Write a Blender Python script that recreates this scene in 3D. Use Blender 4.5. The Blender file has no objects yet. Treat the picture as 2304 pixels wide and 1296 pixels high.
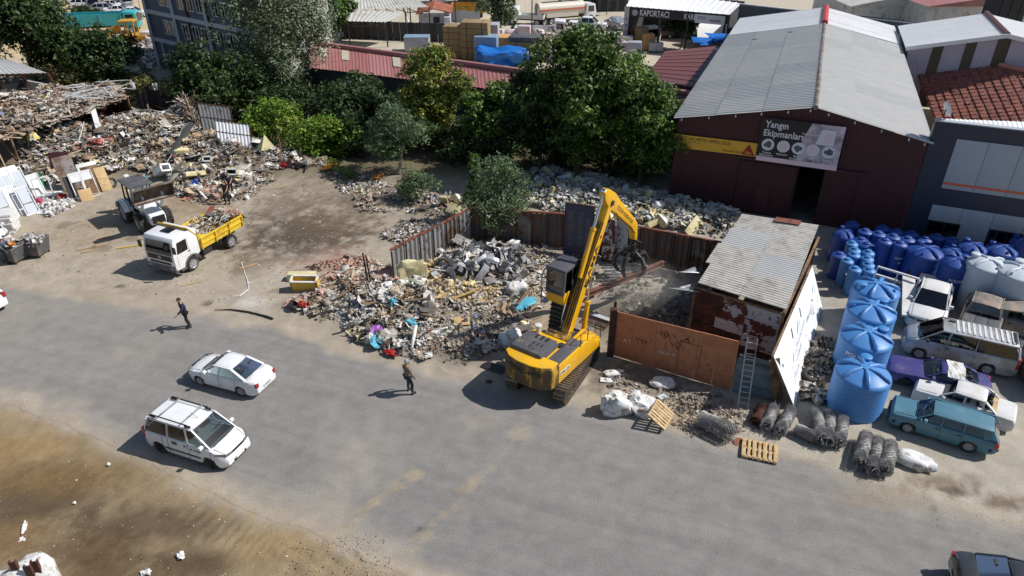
import bpy, bmesh, math, random
import numpy as np
from mathutils import Vector, Matrix, Euler

# ---------------------------------------------------------------- camera, sky, sun, exposure
C = bpy.context.scene
COL = C.collection
PITCH, CAMH, FPX = math.radians(30.7), 21.0, 1598.0
cam = bpy.data.cameras.new('camera'); camo = bpy.data.objects.new('camera', cam); COL.objects.link(camo)
camo.location = (0, 0, CAMH); camo.rotation_euler = (math.pi/2 - PITCH, 0, 0)
cam.sensor_width = 36; cam.lens = FPX/2304*36; cam.clip_end = 3000
C.camera = camo
SUN_EL, SUN_AZ = math.radians(46), math.radians(85)        # azimuth from +Y towards +X
w = bpy.data.worlds.new('World'); C.world = w; w.use_nodes = True
nt = w.node_tree; sky = nt.nodes.new('ShaderNodeTexSky'); sky.sky_type = 'NISHITA'; sky.sun_disc = False
sky.sun_elevation = SUN_EL; sky.sun_rotation = SUN_AZ; sky.air_density = 1.0; sky.dust_density = 1.0
nt.links.new(sky.outputs[0], nt.nodes['Background'].inputs[0]); nt.nodes['Background'].inputs[1].default_value = 0.085
sun = bpy.data.lights.new('sun', 'SUN'); sun.energy = 4.9; sun.angle = math.radians(0.55); sun.color = (1.0, 0.965, 0.915)
suno = bpy.data.objects.new('sun', sun); COL.objects.link(suno)
sd = Vector((math.sin(SUN_AZ)*math.cos(SUN_EL), math.cos(SUN_AZ)*math.cos(SUN_EL), math.sin(SUN_EL)))
suno.rotation_euler = (-sd).to_track_quat('-Z', 'Y').to_euler(); suno.location = (60, 20, 80)
C.view_settings.view_transform = 'Standard'; C.view_settings.look = 'None'
C.view_settings.exposure = 0.0; C.view_settings.gamma = 1.0; C.view_settings.use_curve_mapping = False
C.render.engine = 'CYCLES'; C.cycles.max_bounces = 5; C.cycles.transparent_max_bounces = 12

# ---------------------------------------------------------------- helpers
rng = np.random.default_rng(11); random.seed(5)
PI = math.pi
cP, sP = math.cos(PITCH), math.sin(PITCH)
def at(px, py, h=0.0):
    """pixel of the 2304 px wide photograph -> point of the place at height h"""
    x, y = px-1152, py-648
    dy, dz = FPX*cP - y*sP, -FPX*sP - y*cP
    t = (CAMH-h)/-dz
    return Vector((x*t, dy*t, h))
def onplane(px, py, A, B):
    x, y = px-1152, py-648
    d = Vector((x, FPX*cP-y*sP, -FPX*sP-y*cP)); n = Vector((B[1]-A[1], -(B[0]-A[0]), 0))
    t = (A[0]*n.x + A[1]*n.y)/d.dot(n)
    return Vector((0, 0, CAMH)) + d*t
def lin(c):
    return tuple((v/12.92 if v <= .04045 else ((v+.055)/1.055)**2.4) for v in (x/255 for x in c))
def S(r, g, b, k=0.86):
    return tuple(min(v*k, .9) for v in lin((r, g, b)))
def yaw(a, b): return math.atan2(b[1]-a[1], b[0]-a[0])

def tag(o, label=None, cat=None, group=None, kind=None):
    if label: o['label'] = label
    if cat: o['category'] = cat
    if group: o['group'] = group
    if kind: o['kind'] = kind
    return o
def thing(name, label, cat, loc=(0, 0, 0), rz=0.0, group=None):
    o = bpy.data.objects.new(name, None); COL.objects.link(o)
    o.location = loc; o.rotation_euler = (0, 0, rz); o.empty_display_size = .2
    return tag(o, label, cat, group)
def kids(o): return [c for c in bpy.data.objects if c.parent == o]
KID = {}
def copy_tree(o, parent=None):
    c = o.copy(); COL.objects.link(c)
    if parent is not None:
        c.parent = parent; KID.setdefault(parent.name, []).append(c)
    for ch in list(KID.get(o.name, [])): copy_tree(ch, c)
    return c
def dup(o, loc, rz=0.0, label=None, scale=None, rot=None):
    c = copy_tree(o); c.location = loc; c.rotation_euler = rot if rot is not None else (0, 0, rz)
    if label: c['label'] = label
    if scale is not None: c.scale = scale if hasattr(scale, '__len__') else (scale,)*3
    return c

def link_mesh(name, V, F, mats, parent=None, mi=None, smooth=True, ang=35, col=None, bev=0.0):
    me = bpy.data.meshes.new(name)
    V = np.asarray(V, dtype=np.float32).reshape(-1, 3)
    if isinstance(F, np.ndarray):
        n, k = F.shape
        me.vertices.add(len(V)); me.vertices.foreach_set('co', V.ravel())
        me.loops.add(n*k); me.loops.foreach_set('vertex_index', F.ravel().astype(np.int32))
        me.polygons.add(n); me.polygons.foreach_set('loop_start', np.arange(0, n*k, k, dtype=np.int32))
        try: me.polygons.foreach_set('loop_total', np.full(n, k, dtype=np.int32))
        except Exception: pass
        me.update(calc_edges=True)
    else:
        me.from_pydata(V.tolist(), [], F); me.update()
    for m in (mats if isinstance(mats, (list, tuple)) else [mats]): me.materials.append(m)
    if mi is not None and len(mi) == len(me.polygons): me.polygons.foreach_set('material_index', np.asarray(mi, dtype=np.int32))
    if col is not None:
        a = me.attributes.new('Col', 'FLOAT_COLOR', 'POINT'); cc = np.ones((len(V), 4), dtype=np.float32); cc[:, :3] = col
        a.data.foreach_set('color', cc.ravel())
    if bev > 0:
        bm = bmesh.new(); bm.from_mesh(me); bmesh.ops.remove_doubles(bm, verts=bm.verts, dist=1e-5)
        ed = [e for e in bm.edges if len(e.link_faces) == 2 and e.calc_face_angle(0) > .5]
        bmesh.ops.bevel(bm, geom=ed, offset=bev, segments=2, affect='EDGES', profile=.6, clamp_overlap=True)
        bm.to_mesh(me); bm.free()
    if smooth:
        me.polygons.foreach_set('use_smooth', np.ones(len(me.polygons), dtype=bool)); me.set_sharp_from_angle(angle=math.radians(ang))
    o = bpy.data.objects.new(name, me); COL.objects.link(o)
    if parent is not None: o.parent = parent; KID.setdefault(parent.name, []).append(o)
    return o

class MB:
    def __init__(s): s.v = []; s.f = []; s.m = []; s.c = None
    def add(s, V, F, mi=0):
        b = len(s.v); s.v += [tuple(p) for p in V]; s.f += [[i+b for i in f] for f in F]; s.m += [mi]*len(F); return s
    def box(s, c, d, rot=None, mi=0, top=(1, 1)):
        hx, hy, hz = d[0]/2, d[1]/2, d[2]/2; tx, ty = top
        P = [Vector(p) for p in ((-hx, -hy, -hz), (hx, -hy, -hz), (hx, hy, -hz), (-hx, hy, -hz), (-hx*tx, -hy*ty, hz), (hx*tx, -hy*ty, hz), (hx*tx, hy*ty, hz), (-hx*tx, hy*ty, hz))]
        if rot is not None:
            R = rot if isinstance(rot, Matrix) else (Euler(rot).to_matrix() if hasattr(rot, '__len__') else Matrix.Rotation(rot, 3, 'Z'))
            P = [R @ p for p in P]
        c = Vector(c)
        return s.add([p+c for p in P], [(0, 3, 2, 1), (4, 5, 6, 7), (0, 1, 5, 4), (1, 2, 6, 5), (2, 3, 7, 6), (3, 0, 4, 7)], mi)
    def bar(s, p0, p1, w, h=None, mi=0, up=(0, 0, 1)):
        p0, p1 = Vector(p0), Vector(p1); h = h or w; d = p1-p0
        if d.length < 1e-6: return s
        d.normalize(); up = Vector(up)
        if abs(d.dot(up)) > .97: up = Vector((1, 0, 0)) if abs(d.x) < .9 else Vector((0, 1, 0))
        x = d.cross(up).normalized(); y = x.cross(d)
        P = [p + x*a*w/2 + y*b*h/2 for p in (p0, p1) for a, b in ((-1, -1), (1, -1), (1, 1), (-1, 1))]
        return s.add(P, [(0, 3, 2, 1), (4, 5, 6, 7), (0, 1, 5, 4), (1, 2, 6, 5), (2, 3, 7, 6), (3, 0, 4, 7)][0:2] + [(0, 1, 5, 4), (1, 2, 6, 5), (2, 3, 7, 6), (3, 0, 4, 7)], mi)
    def cyl(s, p0, p1, r0, r1=None, n=12, mi=0, cap=True):
        p0, p1 = Vector(p0), Vector(p1); r1 = r0 if r1 is None else r1; d = (p1-p0).normalized()
        u = Vector((0, 0, 1)) if abs(d.z) < .95 else Vector((1, 0, 0)); x = d.cross(u).normalized(); y = d.cross(x)
        P = [p + (x*math.cos(2*PI*i/n) + y*math.sin(2*PI*i/n))*r for p, r in ((p0, r0), (p1, r1)) for i in range(n)]
        F = [(i, (i+1) % n, n+(i+1) % n, n+i) for i in range(n)]
        if cap: F += [tuple(range(n-1, -1, -1)), tuple(range(n, 2*n))]
        return s.add(P, F, mi)
    def tube(s, path, r, n=7, mi=0):
        path = [Vector(p) for p in path]; rs = r if hasattr(r, '__len__') else [r]*len(path); P = []; F = []; K = len(path)
        px = None
        for k, p in enumerate(path):
            d = (path[min(k+1, K-1)] - path[max(k-1, 0)]).normalized()
            if px is None:
                u = Vector((0, 0, 1)) if abs(d.z) < .9 else Vector((1, 0, 0)); px = d.cross(u).normalized()
            else: px = (px - d*px.dot(d)).normalized()
            y = d.cross(px)
            P += [p + (px*math.cos(2*PI*i/n)+y*math.sin(2*PI*i/n))*rs[k] for i in range(n)]
        for k in range(K-1): F += [(k*n+i, k*n+(i+1) % n, (k+1)*n+(i+1) % n, (k+1)*n+i) for i in range(n)]
        F += [tuple(range(n-1, -1, -1)), tuple(range((K-1)*n, K*n))]
        return s.add(P, F, mi)
    def lathe(s, prof, n=24, mi=0, c=(0, 0, 0), axis='Z', cap=True):
        P = []; F = []; K = len(prof); c = Vector(c)
        for r, z in prof:
            for i in range(n):
                a = 2*PI*i/n; q = Vector((r*math.cos(a), r*math.sin(a), z))
                if axis == 'Y': q = Vector((q.x, q.z, q.y))
                if axis == 'X': q = Vector((q.z, q.x, q.y))
                P.append(q+c)
        for k in range(K-1): F += [(k*n+i, k*n+(i+1) % n, (k+1)*n+(i+1) % n, (k+1)*n+i) for i in range(n)]
        if cap and prof[0][0] > 1e-4: F.append(tuple(range(n-1, -1, -1)))
        if cap and prof[-1][0] > 1e-4: F.append(tuple(range((K-1)*n, K*n)))
        return s.add(P, F, mi)
    def prism(s, poly, d0, d1, axis='Y', mi=0):
        n = len(poly)
        def q(a, b, d): return (a, d, b) if axis == 'Y' else ((d, a, b) if axis == 'X' else (a, b, d))
        P = [q(a, b, d0) for a, b in poly] + [q(a, b, d1) for a, b in poly]
        return s.add(P, [tuple(range(n)), tuple(range(2*n-1, n-1, -1))] + [(i, n+i, n+(i+1) % n, (i+1) % n) for i in range(n)], mi)
    def quad(s, a, b, c, d, mi=0): return s.add([a, b, c, d], [(0, 1, 2, 3)], mi)
    def grid(s, fn, nu, nv, mi=0):
        P = [fn(i/nu, j/nv) for j in range(nv+1) for i in range(nu+1)]
        return s.add(P, [(j*(nu+1)+i, j*(nu+1)+i+1, (j+1)*(nu+1)+i+1, (j+1)*(nu+1)+i) for j in range(nv) for i in range(nu)], mi)
    def xf(s, M): s.v = [tuple(M @ Vector(p)) for p in s.v]; return s
    def build(s, name, mats, parent=None, bev=0.0, smooth=True, ang=35, label=None):
        o = link_mesh(name, s.v, s.f, mats, parent, s.m, smooth, ang, None, bev)
        if label: o['label'] = label
        return o

# value noise in numpy
_L = rng.random((256, 256)).astype(np.float32)
def vn(x, y):
    xi, yi = np.floor(x).astype(int), np.floor(y).astype(int); fx, fy = x-xi, y-yi
    fx, fy = fx*fx*(3-2*fx), fy*fy*(3-2*fy)
    g = lambda a, b: _L[a & 255, b & 255]
    return (g(xi, yi)*(1-fx)+g(xi+1, yi)*fx)*(1-fy) + (g(xi, yi+1)*(1-fx)+g(xi+1, yi+1)*fx)*fy
def fbm(x, y, s=1.0, o=4):
    t = 0; a = .5
    for k in range(o):
        t = t + a*vn(x*s+17.3*k, y*s-9.1*k); s *= 2.03; a *= .55
    return t/ (1-.55**o)*.9
def sst(a, b, x):
    t = np.clip((x-a)/(b-a), 0, 1); return t*t*(3-2*t)

# ---------------------------------------------------------------- materials
M = {}
def mat(name, color, rough=.6, metal=0.0, var=.12, scale=3.0, dirt=None, dirtamt=.35, dscale=1.2, bump=0.0, bscale=30.0, coat=0.0, spec=.5, stretch=None, dsharp=.12):
    m = bpy.data.materials.new(name); m.use_nodes = True; n = m.node_tree.nodes; l = m.node_tree.links; b = n['Principled BSDF']
    b.inputs['Roughness'].default_value = rough; b.inputs['Metallic'].default_value = metal; b.inputs['Coat Weight'].default_value = coat
    b.inputs['Specular IOR Level'].default_value = spec
    tc = n.new('ShaderNodeTexCoord'); src = tc.outputs['Object']
    if stretch:
        mp = n.new('ShaderNodeMapping'); mp.inputs['Scale'].default_value = stretch; l.new(src, mp.inputs[0]); src = mp.outputs[0]
    nz = n.new('ShaderNodeTexNoise'); nz.inputs['Scale'].default_value = scale; nz.inputs['Detail'].default_value = 6; l.new(src, nz.inputs[0])
    mr = n.new('ShaderNodeMapRange'); mr.inputs[1].default_value = .3; mr.inputs[2].default_value = .7; mr.inputs[3].default_value = 1-var; mr.inputs[4].default_value = 1+var
    l.new(nz.outputs[0], mr.inputs[0])
    mx = n.new('ShaderNodeVectorMath'); mx.operation = 'SCALE'; mx.inputs[0].default_value = color[:3]; l.new(mr.outputs[0], mx.inputs['Scale'])
    out = mx.outputs[0]
    if dirt:
        n2 = n.new('ShaderNodeTexNoise'); n2.inputs['Scale'].default_value = dscale; n2.inputs['Detail'].default_value = 8; n2.inputs['Roughness'].default_value = .65; l.new(src, n2.inputs[0])
        r2 = n.new('ShaderNodeMapRange'); r2.inputs[1].default_value = .62-dirtamt*.5; r2.inputs[2].default_value = .62-dirtamt*.5+dsharp; l.new(n2.outputs[0], r2.inputs[0])
        mi = n.new('ShaderNodeMix'); mi.data_type = 'RGBA'; l.new(r2.outputs[0], mi.inputs[0]); l.new(out, mi.inputs[6]); mi.inputs[7].default_value = (*dirt[:3], 1); out = mi.outputs[2]
    l.new(out, b.inputs['Base Color'])
    if bump:
        n3 = n.new('ShaderNodeTexNoise'); n3.inputs['Scale'].default_value = bscale; n3.inputs['Detail'].default_value = 4; l.new(src, n3.inputs[0])
        bp = n.new('ShaderNodeBump'); bp.inputs['Strength'].default_value = bump; bp.inputs['Distance'].default_value = .05; l.new(n3.outputs[0], bp.inputs['Height']); l.new(bp.outputs[0], b.inputs['Normal'])
    M[name] = m; return m
def vmat(name, rough=.8, var=.22, scale=9.0, bump=.25, bscale=40.0, fine=60.0, fvar=.12, spec=.3, sheen=0, trans=0.0):
    m = bpy.data.materials.new(name); m.use_nodes = True; n = m.node_tree.nodes; l = m.node_tree.links; b = n['Principled BSDF']
    b.inputs['Roughness'].default_value = rough; b.inputs['Specular IOR Level'].default_value = spec
    a = n.new('ShaderNodeAttribute'); a.attribute_name = 'Col'; tc = n.new('ShaderNodeTexCoord')
    prev = a.outputs['Color']
    for sc, va in ((scale, var), (fine, fvar)):
        nz = n.new('ShaderNodeTexNoise'); nz.inputs['Scale'].default_value = sc; nz.inputs['Detail'].default_value = 5; l.new(tc.outputs['Object'], nz.inputs[0])
        mr = n.new('ShaderNodeMapRange'); mr.inputs[1].default_value = .3; mr.inputs[2].default_value = .7; mr.inputs[3].default_value = 1-va; mr.inputs[4].default_value = 1+va; l.new(nz.outputs[0], mr.inputs[0])
        mx = n.new('ShaderNodeVectorMath'); mx.operation = 'SCALE'; l.new(prev, mx.inputs[0]); l.new(mr.outputs[0], mx.inputs['Scale']); prev = mx.outputs[0]
    l.new(prev, b.inputs['Base Color'])
    if bump:
        n3 = n.new('ShaderNodeTexNoise'); n3.inputs['Scale'].default_value = bscale; n3.inputs['Detail'].default_value = 4; l.new(tc.outputs['Object'], n3.inputs[0])
        bp = n.new('ShaderNodeBump'); bp.inputs['Strength'].default_value = bump; bp.inputs['Distance'].default_value = .04; l.new(n3.outputs[0], bp.inputs['Height']); l.new(bp.outputs[0], b.inputs['Normal'])
    if trans:
        tr = n.new('ShaderNodeBsdfTranslucent'); l.new(prev, tr.inputs[0]); ms = n.new('ShaderNodeMixShader'); ms.inputs[0].default_value = trans
        l.new(b.outputs[0], ms.inputs[1]); l.new(tr.outputs[0], ms.inputs[2]); l.new(ms.outputs[0], n['Material Output'].inputs[0])
    M[name] = m; return m
def glassmat(name, tint=(.25, .32, .33), gloss=.35):
    m = bpy.data.materials.new(name); m.use_nodes = True; n = m.node_tree.nodes; l = m.node_tree.links; n.remove(n['Principled BSDF'])
    t = n.new('ShaderNodeBsdfTransparent'); t.inputs[0].default_value = (*tint, 1); g = n.new('ShaderNodeBsdfGlossy'); g.inputs['Roughness'].default_value = .04
    lw = n.new('ShaderNodeFresnel'); lw.inputs[0].default_value = 1.5; mr = n.new('ShaderNodeMath'); mr.operation = 'ADD'; mr.inputs[1].default_value = gloss*.25; mr.use_clamp = True; l.new(lw.outputs[0], mr.inputs[0])
    ms = n.new('ShaderNodeMixShader'); l.new(mr.outputs[0], ms.inputs[0]); l.new(t.outputs[0], ms.inputs[1]); l.new(g.outputs[0], ms.inputs[2]); l.new(ms.outputs[0], n['Material Output'].inputs[0])
    M[name] = m; return m

RUST = S(105, 62, 45); DUST = S(165, 150, 130)
mat('white_paint', (.76, .77, .78), .35, coat=.3, var=.03, dirt=S(214, 210, 204), dirtamt=.12, dscale=2, dsharp=.3)
mat('dusty_white', (.66, .66, .65), .5, var=.06, dirt=S(196, 190, 180), dirtamt=.3, dscale=1.5, dsharp=.3)
mat('silver_paint', (.42, .44, .47), .4, .3, var=.05, dirt=S(160, 152, 140), dirtamt=.25)
mat('yellow_paint', S(246, 186, 16), .42, coat=.15, var=.05, dirt=S(214, 170, 84), dirtamt=.3, dscale=1.6, dsharp=.35)
mat('weathered_yellow', S(205, 160, 55), .6, var=.12, dirt=S(95, 75, 50), dirtamt=.5, dscale=2.2, stretch=(1, 1, .35))
mat('tipper_yellow', S(240, 200, 60), .5, var=.05, dirt=S(170, 135, 60), dirtamt=.2)
mat('black_rubber', (.022, .022, .023), .75, var=.2, dirt=S(110, 100, 88), dirtamt=.22, dscale=3)
mat('black_plastic', (.02, .02, .022), .5, var=.15)
mat('dark_steel', (.05, .05, .052), .5, .4, var=.25, dirt=S(100, 85, 70), dirtamt=.2)
mat('track_steel', (.16, .15, .14), .45, .6, var=.25, dirt=S(130, 112, 90), dirtamt=.4, dscale=4)
mat('chrome', (.7, .72, .74), .15, 1.0, var=.03)
mat('rim_metal', (.42, .43, .44), .45, .4, var=.1)
mat('hood_grey', S(92, 92, 98), .5, var=.06, dirt=S(130, 120, 105), dirtamt=.15)
mat('red_lamp', (.35, .02, .02), .25, var=.05, coat=.5)
mat('clear_lamp', (.22, .23, .24), .12, .3, var=.05, coat=.6)
mat('interior_dark', (.035, .035, .038), .8, var=.2)
mat('rust', S(110, 66, 48), .8, var=.25, dirt=S(70, 45, 36), dirtamt=.4, dscale=3, bump=.2)
mat('rusty_beam', S(142, 84, 66), .75, var=.2, dirt=S(90, 55, 45), dirtamt=.3, dscale=3, bump=.2)
mat('galvanized', S(178, 180, 182), .45, .35, var=.1, scale=5, dirt=S(120, 105, 95), dirtamt=.2)
mat('old_galvanized', S(140, 138, 136), .6, .2, var=.14, dirt=S(110, 80, 62), dirtamt=.35, dscale=1.5)
mat('concrete', S(150, 145, 138), .85, var=.12, dirt=S(115, 108, 98), dirtamt=.3, bump=.15)
mat('wood', S(205, 172, 125), .75, var=.16, scale=5, stretch=(1, 8, 8), bump=.1)
mat('old_wood', S(140, 112, 85), .85, var=.25, scale=5, dirt=S(85, 68, 54), dirtamt=.3)
mat('pine_wood', S(204, 176, 130), .7, var=.14, scale=4, dirt=S(170, 125, 70), dirtamt=.2, dscale=5)
mat('white_sack', (.72, .72, .71), .7, var=.06, dirt=S(165, 155, 140), dirtamt=.25, dscale=3, bump=.35, bscale=9)
mat('skin', S(196, 150, 122), .6, var=.05)
mat('white_plastic', (.72, .73, .74), .4, var=.04, dirt=S(180, 170, 155), dirtamt=.2)
mat('white_print', (.75, .77, .8), .6, var=.02)
mat('black_print', (.03, .028, .025), .6, var=.1)
glassmat('car_glass'); glassmat('dark_glass', (.03, .035, .038), .35); glassmat('cab_glass', (.03, .045, .04), 0.0); glassmat('clear_glass', (.5, .6, .6), .4)
vmat('debris', .75, .25, 6.0, .3, 25.0, 60, .15)
vmat('ground_mat', .92, .10, 1.3, .35, 22.0, 14.0, .12, spec=.15)
vmat('leaves', .5, .12, 1.0, 0, fine=5, fvar=.1, spec=.35, trans=.28)

def text_mesh(txt, size, font_bold=False):
    cu = bpy.data.curves.new('lettering', 'FONT'); cu.body = txt; cu.size = size; cu.align_x = 'CENTER'; cu.align_y = 'CENTER'; cu.extrude = 0.0; cu.resolution_u = 2
    if font_bold: cu.offset = size*.018
    o = bpy.data.objects.new('lettering', cu); COL.objects.link(o); bpy.context.view_layer.update()
    me = bpy.data.meshes.new_from_object(o.evaluated_get(bpy.context.evaluated_depsgraph_get()))
    V = [tuple(v.co) for v in me.vertices]; F = [list(p.vertices) for p in me.polygons]
    bpy.data.objects.remove(o); bpy.data.curves.remove(cu); bpy.data.meshes.remove(me)
    return V, F
def lettering(txt, size, matname, parent, origin, right, up, bold=True, sx=1.0, off=.008, width=None, name='lettering'):
    V, F = text_mesh(txt, size, bold); o_, r_, u_ = Vector(origin), Vector(right).normalized(), Vector(up).normalized(); n_ = r_.cross(u_)
    if width:
        w_ = max(v[0] for v in V)-min(v[0] for v in V); sx = width/w_
    mb = MB(); mb.add([o_ + r_*v[0]*sx + u_*v[1] + n_*off for v in V], F)
    return mb.build(name, M[matname], parent, smooth=False)
# ---------------------------------------------------------------- terrain: heaps, stains, road
BUMPS = []   # world-space heaps
def bump(px, py, h, rx, ry, rot=0.0, pw=1.0):
    p = at(px, py); BUMPS.append((p.x, p.y, h, rx, ry, rot, pw))
bump(330, 330, 2.3, 5.5, 3.8, -.3); bump(430, 300, 1.8, 4.2, 3.0, -.6); bump(520, 345, 1.2, 4.0, 2.6, -.5); bump(620, 360, .8, 4.0, 1.6, -.4)
bump(150, 340, 1.6, 6, 4, .1); bump(470, 400, .7, 2.6, 1.7); bump(840, 452, .45, 2.4, 1.6); bump(1010, 472, .6, 2.6, 1.5, .5); bump(925, 530, .45, 2.2, 1.2, .6)
bump(875, 700, .95, 1.9, 1.6, .2); bump(960, 690, .7, 2.2, 2.0); bump(1000, 790, .5, 3.0, .9, -.35); bump(800, 640, .4, 2.2, 1.2)
bump(1060, 610, .85, 2.3, 1.5, .1); bump(1150, 590, .6, 2.6, 1.8); bump(1020, 670, .5, 2.5, 1.5); bump(1480, 700, .55, 3.0, 2.0, -.3)
bump(1560, 500, .6, 3.2, 1.8, -.3); bump(1440, 470, .6, 3.5, 1.8, -.3); bump(1250, 440, .65, 4.0, 2.2, -.2); bump(1620, 925, .18, 2.6, .8, -.4); bump(1840, 830, .3, .9, 1.6)
bump(690, 690, .3, 1.6, .6); bump(35, 1290, .2, 2, 1.2)
def hz(x, y):
    x = np.asarray(x, dtype=float); y = np.asarray(y, dtype=float); z = np.zeros_like(x)
    for bx, by, h, rx, ry, rot, pw in BUMPS:
        c, s = math.cos(rot), math.sin(rot); dx, dy = x-bx, y-by
        u, v = (dx*c+dy*s)/rx, (-dx*s+dy*c)/ry
        z = np.maximum(z, h*np.exp(-(u*u+v*v))) + .25*np.minimum(z, h*np.exp(-(u*u+v*v)))
    return np.where(z > .02, z*(.75+.5*fbm(x, y, .9, 3)), z*1.0)
def on(px, py, dz=0.0):
    h = 0.0
    for _ in range(6):
        p = at(px, py, h); h = .5*h + .5*float(hz(p.x, p.y))
    p = at(px, py, h); p.z = h + dz; return p

FAR = [at(*p) for p in ((-700, 590), (-250, 622), (0, 640), (250, 668), (480, 704), (640, 738), (800, 785), (1000, 838), (1160, 872), (1400, 912), (1700, 1003), (2000, 1085), (2304, 1170), (2700, 1280))]
NEAR = [at(*p) for p in ((-700, 800), (-250, 842), (0, 895), (150, 945), (300, 1015), (450, 1090), (600, 1155), (700, 1185), (820, 1240), (950, 1300), (1300, 1400), (2000, 1600))]
UD = (FAR[11]-FAR[3]).normalized(); VD = Vector((-UD.y, UD.x, 0)); O0 = FAR[5].copy()
def uv(x, y): return (x-O0.x)*UD.x+(y-O0.y)*UD.y, (x-O0.x)*VD.x+(y-O0.y)*VD.y
def edge(L):
    q = sorted([uv(p.x, p.y) for p in L]); return np.array([a for a, b in q]), np.array([b for a, b in q])
FU, FV = edge(FAR); NU, NV = edge(NEAR)
def roadmask(x, y):
    u, v = uv(x, y); f = np.interp(u, FU, FV); n = np.interp(u, NU, NV)
    j = (fbm(x, y, .55, 4)-.5)*1.7
    return sst(-.1, .9, f - v + j)*sst(-.1, .8, v - n + j*.9), u, v-f, v-n

STAINS = []
def stain(px, py, rx, ry, col, amt=.8, rough=.9):
    c = at(px, py); ex = abs(at(px+rx, py).x-at(px-rx, py).x)/2; ey = abs(at(px, py-ry).y-at(px, py+ry).y)/2
    STAINS.append((c.x, c.y, ex, ey, np.array(S(*col)), amt, .4 if py > 1000 and px < 700 else rough))
stain(690, 530, 150, 62, (74, 64, 54), .9); stain(640, 470, 90, 45, (105, 92, 78), .55); stain(760, 500, 110, 60, (112, 98, 80), .55); stain(560, 600, 60, 30, (120, 104, 86), .6)
stain(800, 420, 190, 60, (128, 114, 97), .5); stain(610, 625, 60, 45, (192, 182, 166), .35); stain(570, 682, 40, 16, (205, 202, 196), .6); stain(440, 450, 110, 40, (150, 128, 100), .6)
stain(760, 585, 70, 30, (170, 138, 120), .6); stain(700, 600, 60, 30, (168,142,126), .5)
stain(60, 1130, 190, 70, (84, 70, 56), .85); stain(330, 1180, 200, 55, (94, 78, 62), .85); stain(200, 1240, 160, 50, (92, 73, 52), .8); stain(440, 1270, 110, 45, (84, 68, 52), .85); stain(20, 1010, 170, 40, (150, 122, 82), .7)
stain(120, 1075, 230, 50, (122, 98, 66), .8); stain(230, 1290, 150, 45, (88, 70, 50), .8); stain(20, 1220, 90, 60, (128, 100, 66), .7); stain(620, 1230, 110, 50, (158, 134, 96), .6)
stain(1180, 720, 110, 70, (165, 142, 110), .5); stain(1150, 730, 50, 22, (158,124,104), .6); stain(1500, 760, 170, 60, (110, 100, 88), .6); stain(1000, 620, 120, 60, (170, 142, 92), .6)
stain(1320, 760, 60, 70, (158, 142, 122), .5); stain(1450, 850, 170, 40, (98, 90, 80), .7); stain(1530, 930, 50, 30, (190, 170, 140), .6); stain(1830, 820, 60, 90, (70, 64, 58), .7)
stain(2110, 1085, 90, 28, (120, 104, 82), .7); stain(2150, 1105, 50, 14, (85, 74, 60), .8); stain(2100, 1145, 14, 9, (110, 100, 88), .7); stain(2270, 1130, 60, 28, (140, 124, 104), .7); stain(1980, 1120, 130, 26, (150, 136, 114), .6); stain(2265, 1135, 36, 20, (110, 98, 84), .6)
stain(1060, 945, 42, 36, (164, 154, 138), .45); stain(1170, 975, 28, 22, (184, 172, 152), .45); stain(1110, 940, 16, 46, (164,154,138), .2)
stain(870, 1110, 26, 26, (156, 142, 120), .3); stain(405, 755, 30, 10, (120, 112, 104), .3); stain(470, 683, 14, 7, (98, 90, 80), .8); stain(270, 645, 12, 5, (96, 88, 78), .8); stain(945, 1190, 10, 8, (88, 80, 72), .8); stain(1110, 830, 3, 2, (70, 66, 62), .1)
stain(330, 480, 180, 60, (150, 132, 108), .4); stain(150, 530, 160, 40, (165, 146, 120), .4)
for px, py, rx in ((150, 505, 26), (230, 560, 30), (300, 540, 22), (500, 560, 25), (620, 655, 22)): stain(px, py, rx, rx*.35, (112, 98, 82), .5)

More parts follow.
